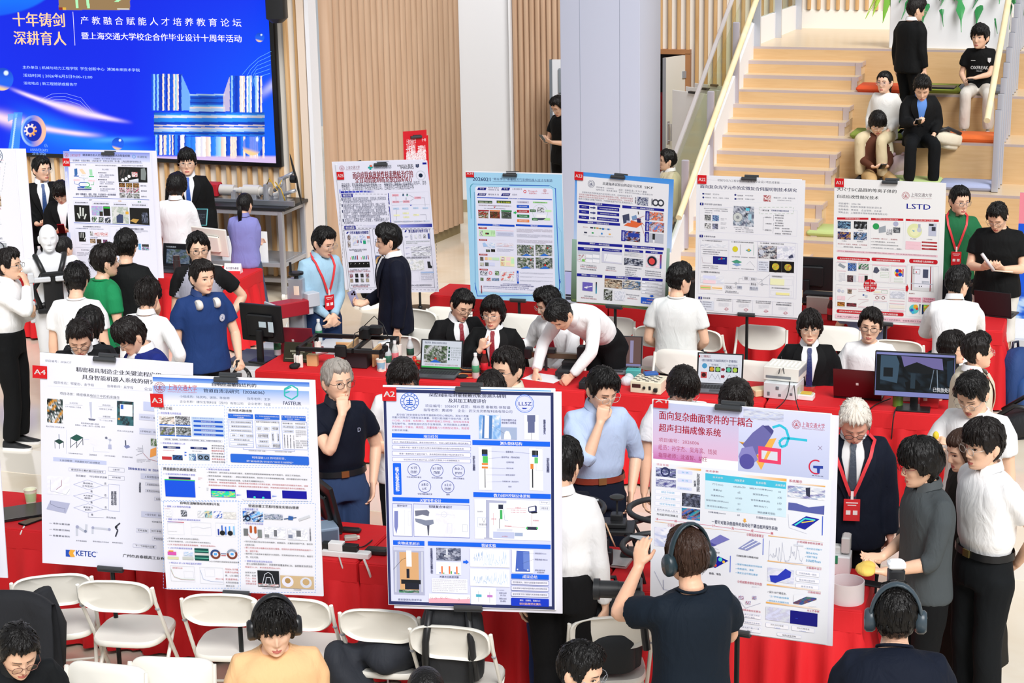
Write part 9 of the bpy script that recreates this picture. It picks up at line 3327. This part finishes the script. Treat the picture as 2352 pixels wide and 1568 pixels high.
# prints on clothing: coordinates in millimetres about a point on the chest
def chest_print(k,s_,a,code):
 q = P[k]; t = Ink(lambda x,y: (x/1000,-y/1000),.001); t.run(code); o = t.mesh('shirt_print',q.root,INK); f_,u_ = q.fr(s_); n_ = (f_+V3((math.sin(a),0,0))*.8).normalized() if a else f_; o.matrix_local = Matrix.Translation(q.cp(s_,a,q.off*1.15+.008)) @ Matrix((n_.cross(u_).normalized()*-1,-n_,u_)).transposed().to_4x4()
chest_print(58,.52,0,'U -100 -30 100 5 f0f0f0 OXFREAK\nT -35 20 35 34 f0f0f0 1992 ADV\nP e8e8ea 90 -130 130 -130 128 -90 110 -70 92 -90\nR -100 -100 -50 -94 c8c8c8')
chest_print(12,.66,.55,'O 0 0 30 e4e6f0\nX 0 0 27 2c4478'); chest_print(42,.70,.55,'U -12 -14 12 14 c8d0ec D')
chest_print(52,.60,.25,'O 0 0 46 f6f2ee\nU -34 -32 34 32 3a5cb8 M')
# on the steps
def cushion(label,px,lev,c,w_=.62,d=.42):
 p = at(*px,2.6-.45*lev); t = thing('seat_cushion',label,'cushion',p,-PSI,'cushions on the steps'); mb = MB(); mb.box((0,0,.04),(w_,d,.08),0,None,.028); obj('cover',mb,mat(c,.85),t,60); mb = MB(); mb.tube([(-w_/2+.02,-d/2,.04),(w_/2-.02,-d/2,.04)],.004,6); obj('seam',mb,mat(c,.9),t)
for a in (('orange cushion behind the girl in the white hooded top',(2030,209),1,'#e8592c'),('olive cushion with a black laptop on the steps',(2150,210),1,'#8c9a3c'),('grey cushion under the printed t-shirt wearer',(2258,212),1,'#80858f'),('olive cushion under the girl in the white hooded top',(2018,315),2,'#8a9a40'),('grey-blue cushion under the suit man on the steps',(2120,318),2,'#6c7480'),('orange cushion beside the cream backpack on the steps',(2238,322),2,'#f07434'),('pale lilac cushion low on the steps behind the green polo person',(2222,432),3,'#a8b0d0'),('light green cushion low on the steps behind poster A21',(2100,425),3,'#c4d890'),('light green cushion left of poster A21',(1922,538),4,'#bccb84')): cushion(*a)
laptop('closed black laptop lying on the olive cushion',(2160,202),-20,'#26282c','#1e2024',z=2.24,closed=True)
def backpack(label,p,rz,dm,c,tilt_=0,strap='#1c1d20',patch=None,c2=None):
 t = thing('backpack',label,'backpack',p,R(rz),'backpacks'); x,y,z = dm; M = Matrix.Rotation(R(tilt_),4,'X')
 mb = MB(); mb.loft([[V3((x/2*k*np.sign(math.cos(a))*abs(math.cos(a))**.5,y/2*k*np.sign(math.sin(a))*abs(math.sin(a))**.6,z*h)) for a in [2*PI*j/24 for j in range(24)]] for h,k in ((0,.8),(.05,.97),(.4,1.04),(.7,.97),(.88,.78),(.97,.5),(1,.1))],0,True,M); obj('main_body',mb,mat(c,.75,bump=('fold',9,.5)),t,60)
 mb = MB(); mb.loft([[V3((x*.38*k*np.sign(math.cos(a))*abs(math.cos(a))**.5,-y*.5+y*.28*k*np.sign(math.sin(a))*abs(math.sin(a))**.6,z*h)) for a in [2*PI*j/20 for j in range(20)]] for h,k in ((.06,.8),(.1,1),(.45,1),(.55,.7),(.58,.2))],0,True,M); obj('front_pocket',mb,mat(c2 or c,.75),t,60)
 tubes(t,'strap',[[M @ V3(v) for v in ((s*x*.3,y*.45,z*.9),(s*x*.36,y*.8,z*.6),(s*x*.4,y*.55,z*.1))] for s in (-1,1)],.02,strap); tubes(t,'handle',[[M @ V3(v) for v in ((-.04,y*.2,z*.95),(-.03,y*.2,z*1.07),(.03,y*.2,z*1.07),(.04,y*.2,z*.95))]],.012,strap)
 if patch: part(t,'patch',[((0,-y*.36,z*.78),(x*.5,.012,z*.1))],patch,.004,M)
 return t
backpack('cream backpack with black straps lying on the steps',at(2195,322,1.72),-60,(.26,.15,.40),'#e9dfc8',78,'#24252a'); backpack('pale pink backpack on the lap of the vest wearer',at(2050,405,1.28),30,(.30,.18,.34),'#ecd4d8',40,'#d8b8c0')
p = at(2180,414,1.25); t = thing('paper_bag','red paper gift bag with gold lettering on the steps','bag',p,-PSI); part(t,'bag_body',[((0,0,.15),(.30,.11,.30))],'#d8202c',.004); part(t,'bag_side',[((.1515,0,.15),(.004,.105,.29))],'#f0d8c0'); tubes(t,'handle',[[(-.06,-.06,.25),(-.05,-.065,.12),(.0,-.07,.06),(.05,-.065,.14),(.06,-.06,.25)]],.004,'#e8d8b8'); picture(t,.28,.28,0,0,Matrix.Translation((0,-.0555,.15)),'U 14 54 82 74 b8a860 SJTU','lettering',False)
u0,u1 = at(2042,111,2.6).dot(A_),at(2318,113,2.6).dot(A_); pc = rm((u0+u1)/2,VL+.3,2.6); t = thing('planter','long white planter box with tropical leaves at the top of the steps','planter',pc,-PSI); part(t,'planter_box',[((0,0,.31),(u1-u0,.42,.62))],'#eef0f2',.01); rs = random.Random(4)
for i in range(44):
 x = rs.uniform(-.75,.78); big = x < -.62; ln = rs.uniform(.22,.36); a = rs.uniform(-1,1)+(-.9 if big else 0); y = rs.uniform(-.18,.1); dn = rs.uniform(.2,1.5); mb = MB(); ctr = [];
 for j in range(9): f = j/8; ctr.append(V3((x+math.sin(a)*ln*f,y-.12*f-ln*.45*f,.64+.18*math.sin(f*2.2)-dn*.4*f*f)))
 sd = V3((math.cos(a),0,.2)); V_ = []; lob = 1 if big else 0
 for j,c in enumerate(ctr): f = j/8; w_ = (.075 if big else .085)*math.sin(PI*min(1,.12+f*.9))**.7*(1 if lob or j % 2 == 0 else .30); V_ += [c-sd*w_-UP*.01,c+UP*.004,c+sd*w_-UP*.01]
 for th in (0,.003): mb.add([v+UP*th for v in V_],[(3*j+k,3*j+k+1,3*j+k+4,3*j+k+3) for j in range(8) for k in (0,1)],0)
 mb.tube([(x,y+.03,.55),ctr[0],ctr[4],ctr[8]],.004,5); obj('leaf',mb,mat(('#7cb83c','#a4cc40')[i % 2] if big else ('#2c8a48','#3fa058','#1f7440')[i % 3],.4),t,60)
# coats and bags on chairs and floor, banner, bin
def coat(label,p,rz,w_,hf,hb,c):
 t = thing('draped_coat',label,'coat',p,R(rz)); mb = MB(); rows = []; rs = random.Random(3)
 for j in range(25):
  f = j/24; L_ = hf+.08+hb; s = f*L_; z,y = (.86-hf+s,-.05-.05*(1-s/hf)) if s < hf else (.87+.015*math.sin((s-hf)/.08*PI),-.05+(s-hf)) if s < hf+.08 else (.86-(s-hf-.08),.04+.10*(s-hf-.08)/hb)
  y = -y+.2; rows.append([V3((x*(1+.12*abs(z-.86))+.01*math.sin(z*9+x*7),y+.02*math.sin(x*26+z*4)*min(1,abs(z-.87)*5),z-.09*(abs(x)/(w_/2))**4)) for x in [w_*(-.5+k/20) for k in range(21)]])
 for o in (0,1): mb.loft([[v+V3((0,.012*o,.008*o)) for v in r_] for r_ in rows],0,False,None,False)
 obj('coat_body',mb,mat(c,.85,bump=('fold',8,.5)),t,180); mb = MB(); mb.tube([(-w_*.36,.1,.82),(-w_*.46,.06,.6),(-w_*.42,.04,.36)],[.06,.055,.05],12); obj('sleeve',mb,mat(c,.85),t,180)
p = at(40,1296,.86); chair('white folding chair under the big black coat, lower left',None,176,loc=V3((p.x,p.y-.2,0))); coat('big black coat draped over a chair at the lower left edge',V3((p.x,p.y-.22,0)),180,.62,.55,.75,'#15171d')
F5,F6,F7 = [at(x,y,.82) for x,y in ((872,1402),(1035,1440),(1402,1418))]
blob('crumpled_coat','crumpled dark coat on a folding chair left of poster A2','coat',[((0,0,.07),(.22,.17,.09)),((-.22,-.06,-.02),(.10,.12,.2)),((.1,.05,.14),(.13,.1,.08)),((.24,.02,.0),(.07,.1,.14))],'#22262f',.016,.05,loc=(F5.x+.0,F5.y+.16,.46)); blob('black_bag','black cloth bag on the floor below the crumpled coat','bag',[((0,0,.12),(.24,.18,.13)),((.2,0,.08),(.15,.14,.08))],'#1a1c20',.018,.04,loc=(F5.x-.12,F5.y-.25,0))
backpack('grey and black backpack on a chair under poster A2',V3((F6.x,F6.y+.17,.46)),176,(.34,.2,.50),'#26282c',-6,'#1a1b1e','#c8c8d0','#5c6470'); backpack('black backpack on the chair beside the camera operator',V3((F7.x,F7.y+.2,.46)),0,(.36,.22,.48),'#1d2126',6,'#16181c')
backpack('navy blue backpack standing on the floor at the right edge',at(2335,935,0),35,(.38,.26,.56),'#1d3f78',0,'#1c2438',None,'#2a5290'); backpack('black backpack lying on the floor before the navy one',at(2290,985,.02),60,(.42,.22,.46),'#1b1d22',66)
p = at(2345,800,0); t = thing('banner','blue and pink roll-up banner cut off by the right edge','banner',p,-PSI); part(t,'banner_foot',[((.3,.05,.05),(.8,.2,.1))],'#c8cad0'); part(t,'banner_panel',[((.3,0,.85),(.78,.006,1.5))],'#1558d8'); picture(t,.78,1.5,0,0,Matrix.Translation((.3,-.004,.85)),'R 0 0 100 192 1658dc\nR 0 0 100 40 ec8c9c\nX 26 62 9 d8e4f8\nN 0 130 100 165 341 1450c8 3c7ce0 b8d4f4\nR 0 165 100 192 e8eef8','print',False)
t = root('waste_bin','black round bin under the right end of the front table','bin',at(1878,1590,0)); mb = MB(); mb.lathe([(0,0),(.13,0),(.15,.36),(.155,.37),(.14,.37),(.125,.02),(0,.02)],28); obj('bin_body',mb,BLACKP,t)
for i,(x,l) in enumerate(((1592,'white display board on a stand by the far door, nearest the glass rail'),(1622,'white display board on a stand by the far door, behind the first'),(1642,'white display board on a stand by the far door, farthest back'))):
 p = atY(x,212-i*8,23.2+i*.45); t = thing('display_board',l,'board',(p.x,p.y,0),R(-52),'white boards by the door'); part(t,'board_panel',[((.0,0,p.z-.6),(.8,.012,1.2))],'#f3f4f6'); tubes(t,'stand_leg',[[(-.3,.05,0),(0,.02,p.z-.3)],[(.3,.05,0),(0,.02,p.z-.3)],[(0,.5,0),(0,.02,p.z-.2)]],.012,'#2a2b2d'); part(t,'clip',[((0,-.01,p.z),(.12,.05,.03))],'#2a2b2d')
